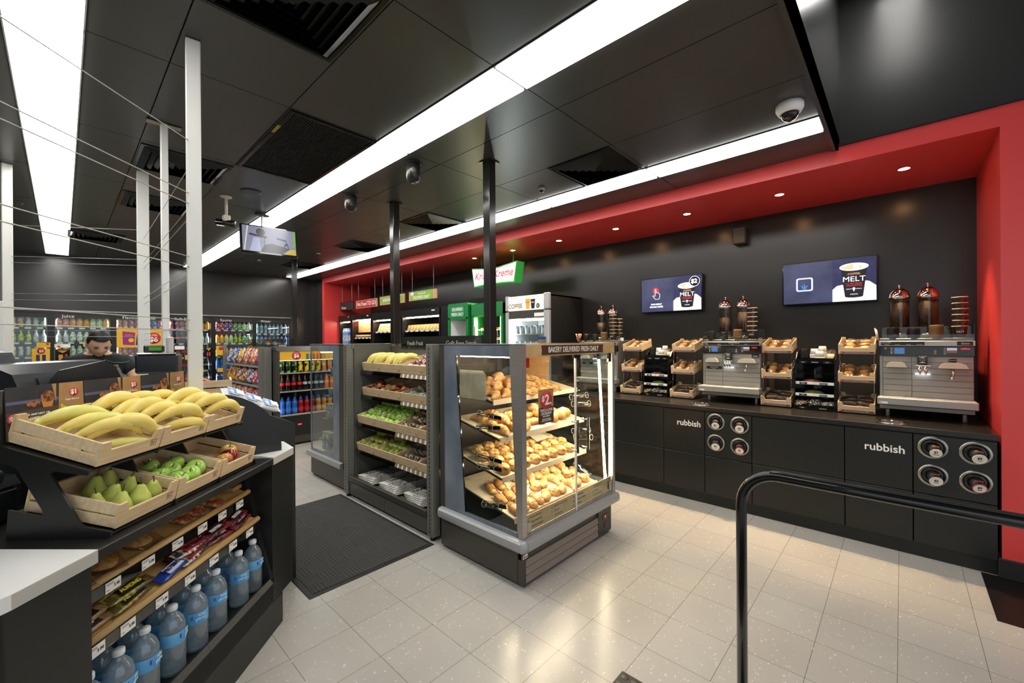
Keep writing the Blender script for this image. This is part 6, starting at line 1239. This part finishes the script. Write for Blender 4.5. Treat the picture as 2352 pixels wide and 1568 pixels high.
p = poster('promotion_poster', 'small black poster with a gold shield and juice bottle on the juice door', -.09, 1.245, .18, .19, blackg, 10.17)
O('gold_border', B().box(0, .18, -.001, 0, 0, .004).box(0, .18, -.001, 0, .186, .19).box(0, .004, -.001, 0, 0, .19).box(.176, .18, -.001, 0, 0, .19), mat('gold_line', 'b8962a', .4), p); O('shield_picture', B().prism([(.03, .17), (.15, .17), (.09, .125)][::-1], -.002, 0, 'y'), _M['gold_line'], p); O('juice_picture', B().box(.045, .095, -.002, 0, .01, .10), _M['pic_orange'], p); O('price_disc', B().lathe([(0, -.003), (.018, -.003), (.018, 0)][::-1], 16, (.13, 0, .09), 'y'), redp, p)
p = poster('promotion_poster', 'small white food poster above the black shield poster on the juice door', -.09, 1.46, .18, .06, whitet, 10.17); O('food_picture', B().lathe([(0, -.003), (.022, -.003), (.022, 0)][::-1], 14, (.05, 0, .025), 'y'), _M['pic_orange'], p)
for (x, z, w_, h, lab) in ((-.285, 1.465, .15, .08, 'small yellow ticket on the second shelf of the cans door'), (.24, 1.475, .15, .06, 'small yellow ticket on the second shelf of the juice door'), (2.12, 1.27, .15, .19, 'square yellow poster with red disc on the sports door'), (2.14, .93, .13, .08, 'small yellow ticket low on the sports door'), (1.62, 1.2, .12, .09, 'yellow ticket by the cola bottles of the soft drink door'), (1.80, .95, .11, .09, 'lower yellow ticket on the soft drink door')):
    p = poster('price_poster', lab, x, z, w_, h, yellowp, 10.165); O('price_disc', B().lathe([(0, -.003), (h*.2, -.003), (h*.2, 0)][::-1], 16, (w_*.55 if h > .1 else w_*.8, 0, h*.75), 'y'), redp, p)
p = poster('shield_poster', 'black poster with gold shield and red bottles on the soft drink door', 1.93, 1.24, .13, .2, blackg, 10.165); O('shield_picture', B().prism([(.02, .185), (.11, .185), (.065, .12)][::-1], -.002, 0, 'y'), _M['gold_line'], p); O('bottle_picture', B().box(.035, .06, -.002, 0, .02, .1).box(.07, .095, -.002, 0, .02, .1), _M['pic_red'], p)
O('food_poster', B().box(0, .15, 0, .004, 0, .07), whitet, label='small white food poster on the soft drink door', category='poster', loc=(1.46, 1.36, 10.165 and 0)).location = (1.46, 10.165, 1.40)
# ---------------------------------------------------------------- niche coolers beside the far side return (front faces -X)
def nloc(y): return (4.36, y, 0)
def ncool(name, label, y0, y1, ztop, zop, kind):
    t = thing(name, label, 'cooler', 'black coolers in the red framed niche', nloc(y0), WR); W = y0-y1
    O('carcass', B().box(0, .035, 0, .75, .03, ztop-.002).box(W-.035, W, 0, .75, .03, ztop-.002).box(.035, W-.035, .72, .75, .03, ztop-.002).box(.035, W-.035, 0, .72, .03, .3), mat('carcass_black', '161616', .3), t)
    h = O('header', B().box(0, W, -.02, .6, zop, ztop, 0, .004), mat('header_black', '1b1a19', .3), t); O('badge', B().box(W*.82, W*.9, -.022, -.02, ztop-.05, ztop-.03), whitet, h)
    O('light_bar', B().box(.06, W-.06, .06, .085, zop-.016, zop-.008), mat('niche_led', 'fff4e0', .4, e=40, ec='ffe8c8'), t)
    for z in ((1.73, 1.42, 1.2) if kind == 's' else (1.62, 1.42, 1.2)):
        s_ = O('shelf', B().box(.035, W-.035, .05, .7, z-.015, z), mat('shelf_silver', 'b8b4ac', .35), t)
        b = B()
        for q in range(int(W/.16)): b.box(.06+.16*q, .15+.16*q, .044, .048, z-.03, z-.004)
        O('price_ticket', b, pricep, s_)
    return t
ncool('open_cooler', 'open black cooler of water bottles beside the red side return', 9.50, 8.93, 2.12, 1.98, 'w')
for r_, z in enumerate((1.62, 1.42)):
    for i in range(7): drink(*D['w1' if i < 4 else 'w2'][:5]).put(f'{"clear" if i < 4 else "blue labelled"} water bottle, {ORD[i]} from the red return, {("upper","lower")[r_]} shelf of the open cooler', 'water bottles in the niche cooler', loc=(4.43, 9.42-.071*i, z))
hc = ncool('hot_food_cabinet', 'black hot food cabinet with lit pastries under the hanging signs', 8.90, 8.03, 2.11, 2.0, 'h')
ncool('open_cooler', 'open black cooler of boxed sandwiches behind the black column', 8.0, 6.93, 2.10, 1.96, 's')
c4 = ncool('open_cooler', 'wide black cooler of sandwich packs beside the green stand', 6.90, 5.72, 2.10, 1.97, 's')
O('end_cabinet', B().box(4.36, 5.11, 5.50, 5.70, .03, 2.11), _M['carcass_black'], label='plain black end cabinet between the sandwich cooler and green stand', category='cabinet')
O('tan_panel', B().box(4.50, 4.505, 8.06, 8.88, 1.73, 1.98), kraftf, label='tan backing card inside the hot food cabinet', category='card')
O('cabinet_tag', B().box(4.348, 4.352, 8.62, 8.76, 1.86, 1.95), redp, label='red tag hanging on the hot food cabinet', category='tag')
for r_, z in enumerate((1.62, 1.42)):
    for i in range(7): TW.put(f'warm pastry, {ORD[i]} from the red return, {("upper","lower")[r_]} shelf of the hot food cabinet', 'pastries in the hot food cabinet', loc=(4.47, 8.82-.115*i, z+.002), rot=(0, 0, R(rj(60))), scale=1.2)
t = thing('sandwich_box', '', 'sandwich box'); O('box', B().prism([(0, 0), (.1, 0), (.16, .13), (.06, .16)], 0, .055, 'x'), mat('box_orange_white', 'd8cbb4', .4, c2='b8562a', ns=9, lo=.5, hi=.55), t); O('window', B().prism([(-.001, .02), (.0, .02), (.048, .14), (.047, .14)], .008, .047, 'x'), breadl, t); SBX = Proto(t)
t = thing('sandwich_wedge', '', 'sandwich'); O('bread', B().prism([(0, 0), (.12, 0), (.17, .1), (.03, .1)], 0, .09, 'x'), mat('sandwich_bread', 'cdb37a', .55, c2='9a8a4a', ns=24, lo=.5, hi=.62), t); O('film', B().prism([(-.004, -.001), (.124, -.001), (.176, .104), (.026, .104)], -.003, .093, 'x'), filmm, t); SWD = Proto(t)
for i in range(13): SBX.put(f'orange and white upright sandwich box, {ORD[i]} from the red return in the boxed cooler', 'sandwich boxes in the niche cooler', loc=(4.44, 7.93-.073*i, 1.731), rot=WR)
for i in range(11): SWD.put(f'clear wrapped sandwich wedge, {ORD[i]} from the black column in the wide cooler', 'sandwich wedges in the wide cooler', loc=(4.44, 6.84-.1*i, 1.731), rot=WR)
# hanging signs over the niche
def hsign(y0, y1, zb, zt, label, kind, rods):
    t = thing('hanging_sign', label, 'sign', 'signs hanging from the red soffit', (4.40, y0, zb), WR); W = y0-y1; H = zt-zb
    base = {'w': _M['sign_charcoal'], 'h': mat('sign_tan', 'c9a26e', .5), 's': _M.get('sign_tan') or kraftf}[kind]
    O('board', B().box(0, W, 0, .02, 0, H), base, t); O('top_rail', B().box(0, W, -.004, .024, H, H+.012), black, t)
    for x in rods: O('rod', B().tube([(x, .01, H+.01), (x, .01, 2.853-zb)], .005, 6), alu, t)
    return t, W, H
t, W, H = hsign(9.53, 8.90, 2.25, 2.42, 'dark hanging sign reading water nearest the red side return', 'w', (.08, .55)); txt('Water', _M['chalk_white'], .09, t, (.05, -.002, .05), al='LEFT', name='sign_lettering')
redsg = mat('sign_red', 'c22a30', .4); grn = mat('sign_green', '8cb43a', .4)
t, W, H = hsign(8.77, 7.87, 2.25, 2.42, 'red and tan hanging sign reading hot food to go', 'h', (.1, .8)); O('panel', B().box(.04, W-.05, -.003, 0, .015, H-.015), redsg, t); txt('Hot Food TO GO', whitet, .12, t, (W*.5, -.004, H*.5), sx=.88, bold=.002, name='sign_lettering')
t, W, H = hsign(7.76, 6.86, 2.26, 2.43, 'green and tan hanging sign half hidden by the black column', 's', (.1, .8)); O('panel', B().box(.04, W-.05, -.003, 0, .035, H-.03), grn, t); txt('SANDWICHES SUSHI', whitet, .09, t, (W*.48, -.004, H*.5), sx=.75, bold=.0015, name='sign_lettering')
t, W, H = hsign(6.71, 5.86, 2.27, 2.435, 'green and tan hanging sign reading delivered daily', 's', (.1, .75)); O('panel', B().box(.07, W-.12, -.003, 0, .0, H), grn, t); txt('Handmade', whitet, .055, t, (W*.48, -.004, H*.72), shear=.3, name='sign_lettering'); txt('DELIVERED DAILY', whitet, .075, t, (W*.46, -.004, H*.3), sx=.85, bold=.0012, name='sign_lettering'); O('round_badge', B().lathe([(0, -.005), (.045, -.005), (.045, 0)][::-1], 20, (.11, 0, H*.7), 'y'), whitet, t)
# green stands
green = mat('stand_green', '1f7a3c', .3); 
t = thing('doughnut_stand', 'green stand with open white bin and delivered fresh daily panel', 'display stand', None, (4.33, 5.47, 0), WR); W = .50
def rrect(x0, x1, z0, z1, r): return [q for (cx, cz, a) in ((x1-r, z1-r, 0), (x0+r, z1-r, 90), (x0+r, z0+r, 180), (x1-r, z0+r, 270)) for q in arcpts(cx, cz, r, a, a+90, 4)]
O('body', B().box(0, .05, 0, .6, .0, 1.9).box(W-.05, W, 0, .6, 0, 1.9).box(.05, W-.05, .5, .6, 0, 1.9).box(.05, W-.05, 0, .5, 0, 1.3).prism(rrect(0, W, 1.87, 2.13, .04), 0, .6, 'y'), green, t)
O('bin_liner', B().box(.05, .056, .02, .5, 1.3, 1.87).box(W-.056, W-.05, .02, .5, 1.3, 1.87).box(.05, W-.05, .48, .5, 1.3, 1.87).box(.05, W-.05, .02, .5, 1.3, 1.31), white, t)
O('sign_panel', B().prism(rrect(.08, W-.08, 1.905, 2.08, .01), -.006, 0, 'y'), mat('panel_green', '2e8a52', .3), t); txt('DELIVERED', whitet, .07, t, (W/2, -.0075, 2.03), sx=.78, bold=.001); txt('FRESH DAILY', whitet, .07, t, (W/2, -.0075, 1.95), sx=.72, bold=.001)
for k in range(3): O('shelf_card', B().box(.08+.12*k, .18+.12*k, .1, .3, 1.42, 1.43), white, t)
t = thing('doughnut_cabinet', 'green topped lit glass doughnut cabinet beside the white freezer', 'display cabinet', None, (4.36, 4.92, 0), WR); W = .68
O('frame', B().box(0, .05, 0, .7, 0, 2.1).box(W-.04, W, 0, .7, 0, 2.1).box(.05, W-.04, .68, .7, 0, 2.1).box(.05, W-.04, 0, .68, 0, .5).box(.0, W, -.02, .7, 1.9, 2.1, 0, .02), green, t)
O('glass_front', B().box(.05, W-.04, .0, .004, .5, 1.9), glass, t); O('light_bar', B().box(.06, .08, .03, .05, .6, 1.88).box(W-.08, W-.06, .03, .05, .6, 1.88), mat('niche_led2', 'fff0d8', .4, e=30, ec='ffe0b8'), t); O('latch', B().box(.055, .09, -.015, 0, 1.6, 1.75), alu, t)
for z in (1.4, 1.55, 1.7):
    O('shelf', B().box(.05, W-.04, .08, .66, z-.01, z), mat('shelf_cream', 'e2d2b8', .4), t)
t = thing('doughnut', '', 'doughnut'); b = B(); vs = []; F = []
for i in range(16):
    for j in range(8):
        a, c_ = 2*math.pi*i/16, 2*math.pi*j/8; vs.append(((.03+.016*math.cos(c_))*math.cos(a), (.03+.016*math.cos(c_))*math.sin(a), .014+.014*math.sin(c_)))
for i in range(16):
    for j in range(8): F.append((i*8+j, ((i+1) % 16)*8+j, ((i+1) % 16)*8+(j+1) % 8, i*8+(j+1) % 8))
O('ring', B().add(vs, F, 0, True), mat('doughnut_glaze', 'd8a468', .3, c2='8a4a28', ns=12), t); DN = Proto(t)
n = 0
for r_, z in enumerate((1.4, 1.55, 1.7)):
    for i in range(6): DN.put(f'glazed doughnut, {ORD[i]} from the green stand, {("lower","middle","upper")[r_]} lit shelf', 'doughnuts in the green cabinet', loc=(4.52, 4.82-.095*i, z+.002))
# illuminated hanging sign
t = thing('illuminated_sign', 'glowing green and white bow tie shaped hanging doughnut sign', 'sign', None, (4.40, 4.95, 2.36), WR)
def bow(i): W = .96; return [(.05+i, .0+i), (.30, .012+i), (W-.30, .012+i), (W-.05-i, .0+i), (W-.0-i, .30-i), (W*.5+.1, .26-i), (W*.5-.1, .26-i), (.0+i, .30-i)]
O('box', B().prism(bow(0), .0, .16, 'y'), mat('sign_box_green', '2f8a3a', .3, e=.25, ec='3aa045'), t); O('lit_face', B().prism(bow(.018), -.004, 0, 'y'), mat('sign_face', 'e8efe4', .4, e=.9, ec='f4fff0'), t)
txt('Krispy Kreme', mat('sign_red_lit', 'c8283a', .4, e=.6, ec='d83a48'), .16, t, (.48, -.0055, .155), sx=.9, shear=.25, bold=.003, name='sign_lettering'); txt('DOUGHNUTS', mat('sign_green_lit', '3a9a4a', .4, e=.6, ec='5ac060'), .062, t, (.48, -.0055, .058), sx=1.15, bold=.001, name='sign_lettering')
O('red_line', B().box(.12, .84, -.0055, -.004, .238, .246), _M['sign_red_lit'], t)
for x in (.14, .82): O('rod', B().tube([(x, .08, .27), (x, .08, .492)], .007, 8), mat('rod_green', '2a5a34', .4), t)
# white drinks freezer
t = thing('glass_door_freezer', 'white framed glass door freezer with lit coffee header and black sides', 'freezer', None, (4.40, 4.19, 0), WR); W = .79
O('body', B().box(.0, .02, 0.02, .74, 0, 2.14).box(W-.02, W, .02, .74, 0, 2.14).box(.02, W-.02, .70, .74, 0, 2.14).box(.0, W, .02, .74, 2.12, 2.145).box(.02, W-.02, .02, .7, 0, .4), blackm, t)
O('door_frame', B().box(0, .065, -.04, .02, .3, 1.93, 0, .008).box(W-.085, W, -.04, .02, .3, 1.93, 0, .008), mat('door_silver', 'bdbdbb', .3, m=.3), t); O('header_frame', B().box(0, .065, -.04, .02, 1.945, 2.16, 0, .008).box(W-.085, W, -.04, .02, 1.945, 2.16, 0, .008), _M['door_silver'], t)
O('door_rail', B().box(.065, W-.085, -.03, .01, 1.83, 1.94), dgrey, t); O('inner_liner', B().box(.02, .03, .03, .69, .4, 1.9).box(W-.03, W-.02, .03, .69, .4, 1.9).box(.03, W-.03, .68, .69, .4, 1.9), white, t)
O('door_glass', B().box(.065, W-.085, -.02, -.016, .4, 1.83), glass, t); O('light_bar', B().box(.07, .09, .0, .02, .4, 1.82).box(.1, W-.1, .03, .05, 1.8, 1.82), mat('freezer_led', 'ffffff', .4, e=45, ec='eef6ff'), t)
hd = O('header', B().box(.065, W-.085, -.038, -.0, 1.945, 2.145), mat('header_cream', 'f0e2c4', .4, e=.55, ec='f4e6c8'), t)
txt('JUST ADD', brown, .028, hd, (.19, -.0395, 2.12)); txt('FRESHLY GROUND', mat('lavender_print', '9aa0e0', .5, e=.4, ec='9aa0e0'), .048, hd, (.2, -.0395, 2.075), sx=.8, bold=.001); txt('COFFEE', mat('bronze_print', '4a3a1c', .5), .088, hd, (.2, -.0395, 2.005), sx=.88, bold=.0015)
O('cup_picture', B().prism([(.40, 1.96), (.46, 1.96), (.475, 2.1), (.385, 2.1)], -.0395, -.038, 'y').prism([(.495, 1.96), (.55, 1.96), (.565, 2.09), (.48, 2.09)], -.0395, -.038, 'y', 1), [mat('cup_orange', 'e08a3a', .4, e=.4, ec='e0903a'), blackm], hd)
O('foam_picture', B().prism(arcpts(.43, 2.105, .046, 0, 180, 8, .03), -.0396, -.038, 'y').prism(arcpts(.522, 2.093, .044, 0, 180, 8, .022), -.0396, -.038, 'y'), lcream, hd); txt('ICED', brown, .03, hd, (.43, -.0402, 2.05)); txt('MELT', whitet, .028, hd, (.522, -.0402, 2.045)); O('price_badge', B().lathe([(0, -.0405), (.032, -.0405), (.032, -.038)][::-1], 22, (.61, 0, 1.995), 'y'), blackm, hd); txt('$2', whitet, .04, hd, (.61, -.041, 1.995))
O('door_sticker', B().box(W-.25, W-.085, -.032, -.03, 1.85, 1.9), whitet, t)
for z in (1.62, 1.4):
    O('shelf', B().box(.03, W-.03, .05, .66, z-.012, z), alu, t)
t = thing('iced_cup', '', 'cup'); O('cup_wall', B().lathe([(.032, 0), (.042, .11), (.044, .112), (0, .113)], 16), mat('iced_print', 'd8e0e6', .4, c2='8a9098', ns=18, lo=.55, hi=.6), t); IC = Proto(t)
for r_, z in enumerate((1.62, 1.4)):
    for i in range(6): IC.put(f'white printed iced cup, {ORD[i]} from the freezer handle side, {("upper","lower")[r_]} shelf', 'iced cups in the freezer', loc=(4.47, 4.06-.1*i, z+.001))
# ---------------------------------------------------------------- hanging monitor
tv = thing('hanging_monitor', 'ceiling hung monitor showing the shop camera picture', 'monitor', None, (1.60, 5.22, 2.66), (R(0), 0, R(-6)))
O('ceiling_plate', B().lathe([(0, 0), (.075, 0), (.075, -.012), (0, -.014)][::-1], 20, (-.06, .06, .308)), dgrey, tv); O('pole', B().tube([(-.06, .06, .30), (-.06, .06, .0)], .014, 12), alu, tv)
bz = O('bezel', B().box(-.285, .285, -.02, .02, -.165, .165, 0, .006), blackg, tv); bz.rotation_euler = (R(-10), 0, 0)
sc_m = O('screen', B().box(-.265, .265, -.0215, -.02, -.14, .15), mat('monitor_picture', '14151a', .3, e=.32, ec='a4a8c4'), tv); sc_m.rotation_euler = (R(-10), 0, 0)
def pic(nm, pts, c, d=.0224):
    if nm + '_scr' not in _M: mat(nm+'_scr', '0c0c10', .3, e=.4, ec=c)
    o = O(nm, B().prism(pts, -d, -.0212, 'y'), _M[nm+'_scr'], sc_m); return o
pic('floor_picture', [(-.1, -.139), (.12, -.139), (.2, -.07), (.02, -.03), (-.05, -.05)], '4a4a56'); pic('counter_picture', [(-.2, -.139), (-.09, -.139), (-.1, .02), (-.16, .02)], 'c2c6e6'); pic('rail_picture', [(-.255, -.139), (-.243, -.139), (-.205, .148), (-.22, .148)], 'f4ecd8'); pic('person_picture', arcpts(-.09, .09, .045, 0, 360, 9)[:-1], '38383c', .0228)
pic('belt_picture', [(-.2, .045), (-.03, .025), (-.03, .045), (-.2, .065)], '2a2426', .023); pic('belt_picture_b', [(.07, .03), (.17, .012), (.17, .03), (.07, .048)], '2a2426', .023); pic('post_picture', [(-.06, -.11), (-.055, -.11), (-.05, .03), (-.055, .03)], '26262e', .0232); pic('tripod_picture', [(.13, -.07), (.16, .0), (.175, .0), (.2, -.09), (.17, -.03)][::-1], '1f1f26', .0226); pic('foliage_picture', [(.235, -.05), (.262, -.02), (.262, .14), (.24, .14)], '8cc83a', .0228); pic('banana_picture', [(.14, -.139), (.262, -.139), (.262, -.07), (.2, -.08)], 'e8c83a', .0228)
O('power_light', B().lathe([(0, -.003), (.005, -.003), (.005, 0)][::-1], 10, (.262, -.021, -.155), 'y'), mat('blue_led', '3a7aff', .4, e=6, ec='2a6aff'), tv)
# ---------------------------------------------------------------- the shop assistant behind the till
skin = mat('skin', 'd8b094', .5, sss=.12, c2='cfa184', ns=6); hair = mat('hair_black', '15110f', .5, bump=.6, bs=160); shirt = mat('shirt_black', '17191a', .8, bump=.1, bs=60)
pe = thing('person', 'person in a black polo with green trim, head bowed, working behind the till', 'person', None, (.21, 5.25, 0), (0, 0, R(2)))
def skinmesh(name, nodes, edges, m, parent, lv=2, root=0):
    me = bpy.data.meshes.new(name); me.from_pydata([n_[0] for n_ in nodes], edges, []); o = bpy.data.objects.new(name, me); COL.objects.link(o); o.parent = parent; me.materials.append(m)
    md = o.modifiers.new('skin', 'SKIN'); md.use_smooth_shade = True
    for i, n_ in enumerate(nodes):
        r = n_[1]; me.skin_vertices[0].data[i].radius = r if isinstance(r, tuple) else (r, r); me.skin_vertices[0].data[i].use_root = (i == root)
    sb = o.modifiers.new('sub', 'SUBSURF'); sb.levels = lv; sb.render_levels = lv; return o
# body: pelvis, spine bending forward, neck, arms, legs (faces -y, towards the till)
N_ = [((0, .06, .92), (.15, .11)), ((0, .04, 1.06), (.145, .10)), ((0, -.01, 1.22), (.165, .115)), ((0, -.05, 1.37), (.15, .10)), ((0, -.085, 1.445), (.062, .062)), ((0, -.125, 1.50), .052),
      ((.165, -.05, 1.36), .055), ((.235, -.1, 1.24), .05), ((.25, -.14, 1.1), .043), ((.19, -.30, 1.03), .034), ((.165, -.36, 1.02), .028),
      ((-.165, -.05, 1.36), .055), ((-.235, -.1, 1.24), .05), ((-.25, -.14, 1.1), .043), ((-.17, -.30, 1.03), .034), ((-.14, -.36, 1.02), .028),
      ((.09, .05, .84), (.085, .09)), ((.1, .03, .5), .062), ((.1, .05, .12), .045), ((.1, -.1, .045), .035), ((-.09, .05, .84), (.085, .09)), ((-.1, .03, .5), .062), ((-.1, .05, .12), .045), ((-.1, -.1, .045), .035)]
Ed = [(0, 1), (1, 2), (2, 3), (3, 4), (4, 5), (3, 6), (6, 7), (7, 8), (8, 9), (9, 10), (3, 11), (11, 12), (12, 13), (13, 14), (14, 15), (0, 16), (16, 17), (17, 18), (18, 19), (0, 20), (20, 21), (21, 22), (22, 23)]
skinmesh('body', N_, Ed, skin, pe)
clo = [(n_[0], tuple(v+.022 for v in (n_[1] if isinstance(n_[1], tuple) else (n_[1], n_[1])))) for n_ in N_]
ci = [0, 1, 2, 3, 6, 7, 11, 12]; skinmesh('polo_shirt', [clo[i] for i in ci]+[((0, -.078, 1.435), (.088, .088))], [(0, 1), (1, 2), (2, 3), (3, 4), (4, 5), (3, 6), (6, 7), (3, 8)], shirt, pe)
ti = [0, 16, 17, 18, 20, 21, 22]; skinmesh('trousers', [clo[i] for i in ti], [(0, 1), (1, 2), (2, 3), (0, 4), (4, 5), (5, 6)], blackm, pe)
for s_ in (1, -1):
    skinmesh('shoe', [((.1*s_, .07, .04), .045), ((.1*s_, -.03, .038), .045), ((.1*s_, -.13, .032), .036)], [(0, 1), (1, 2)], blackm, pe)
    hx, hy, hz = (.165 if s_ > 0 else -.14), -.36, 1.02
    hn = [((hx, hy, hz), (.022, .03)), ((hx-.005*s_, hy-.05, hz-.004), (.014, .036))]; he = [(0, 1)]
    for q in range(4):
        bx = hx+(-.03+.02*q); L_ = (.062, .075, .07, .052)[q]; i = len(hn)
        hn += [((bx, hy-.085, hz-.004), .0088), ((bx*1.0, hy-.085-L_*.5, hz-.008), .008), ((bx, hy-.085-L_, hz-.03), .0068)]; he += [(1, i), (i, i+1), (i+1, i+2)]
    i = len(hn); hn += [((hx-.034*s_, hy-.035, hz-.006), .011), ((hx-.052*s_, hy-.07, hz-.012), .0088)]; he += [(0, i), (i, i+1)]
    skinmesh('hand', hn, he, skin, pe)
O('shirt_trim', B().tube([(.03, -.16, 1.385), (.09, -.17, 1.355), (.15, -.145, 1.35), (.2, -.12, 1.36)], .003, 6), mat('green_trim', '1f8a66', .5), pe); O('name_badge', B().box(.05, .12, -.185, -.18, 1.30, 1.335), mat('badge_print', 'c9c4b8', .4, c2='b86a4a', ns=30), pe)
O('collar', B().lathe([(.072, 1.405), (.066, 1.435), (.07, 1.44)], 18, (0, -.078, 0)), shirt, pe)
# head, bowed forward
hdm = X4((0, -.155, 1.52), (R(38), 0, R(6)))
b = B(); b.T = hdm; n1, m1 = 24, 18; vs = []; F = []
def headr(th, ph):
    x, y, z = math.cos(ph)*math.cos(th), math.cos(ph)*math.sin(th), math.sin(ph)
    rx, ry, rz = .076, .094, .118
    if z < 0: k = 1-.30*(-z)**1.5; rx *= k; ry *= (1-.12*(-z))
    p = Vector((x*rx, y*ry, z*rz)); f = -y
    if f > .5:
        w_ = math.exp(-(p.x/.013)**2)
        p.y -= .020*w_*math.exp(-((p.z+.018)/.020)**2) + .010*w_*math.exp(-((p.z-.01)/.02)**2)   # nose
        p.y -= .008*math.exp(-(p.x/.024)**2)*math.exp(-((p.z+.056)/.010)**2)                     # lips
        p.y += .012*(math.exp(-((p.x-.031)/.014)**2)+math.exp(-((p.x+.031)/.014)**2))*math.exp(-((p.z-.012)/.011)**2)  # sockets
        p.y -= .008*math.exp(-(p.x/.025)**2)*math.exp(-((p.z+.092)/.014)**2)                     # chin
    return p
n1, m1 = 48, 40
for j in range(m1+1):
    for i in range(n1): vs.append(tuple(headr(2*math.pi*i/n1, -math.pi/2+math.pi*j/m1)))
for j in range(m1):
    for i in range(n1): F.append((j*n1+i, j*n1+(i+1) % n1, (j+1)*n1+(i+1) % n1, (j+1)*n1+i))
hd_o = O('head', b.add(vs, F, 0, True), skin, pe)
def fp(nm, bb, m): bb.T = Matrix(); o = O(nm, bb, m, hd_o); o.data.transform(hdm); return o
for s_ in (1, -1):
    fp('eye', B().blob((.031*s_, -.079, .012), .0125, .008, .0062, 12, 8), mat('eye_dark', '1c1512', .15), None or mat('eye_dark')) if False else fp('eye', B().blob((.031*s_, -.0775, .010), .0135, .008, .005, 12, 8), mat('eye_dark', '1c1512', .15))
    fp('eyebrow', B().tube([(.016*s_, -.0905, .030), (.03*s_, -.0895, .034), (.046*s_, -.081, .030)], [.0022, .003, .0016], 6), hair)
    fp('ear', B().blob((.077*s_, .004, .0), .007, .018, .030, 10, 8), skin)
fp('mouth', B().blob((0, -.0925, -.057), .019, .005, .0035, 12, 6), mat('lips', 'a8685a', .45))
b = B(); vs = []; F = []
for j in range(19):
    for i in range(40):
        th, ph = 2*math.pi*i/40, R(-8)+(math.pi/2-R(-8))*j/18; f = -math.sin(th)
        lim = R(36) if f > .35 else (R(8) if f > -.1 else R(-30))
        ph2 = max(ph, lim) if True else ph
        ph2 = lim+(math.pi/2-lim)*j/18
        p = headr(th, ph2); q = 1.075+.02*math.sin(i*3.7)*math.cos(j*2.1); vs.append((p.x*q, p.y*q, p.z*q+.006))
for j in range(18):
    for i in range(40): F.append((j*40+i, j*40+(i+1) % 40, (j+1)*40+(i+1) % 40, (j+1)*40+i))
hh = fp('hair', B().add(vs, F, 0, True), hair); sol = hh.modifiers.new('thick', 'SOLIDIFY'); sol.thickness = .008; sol.offset = -1
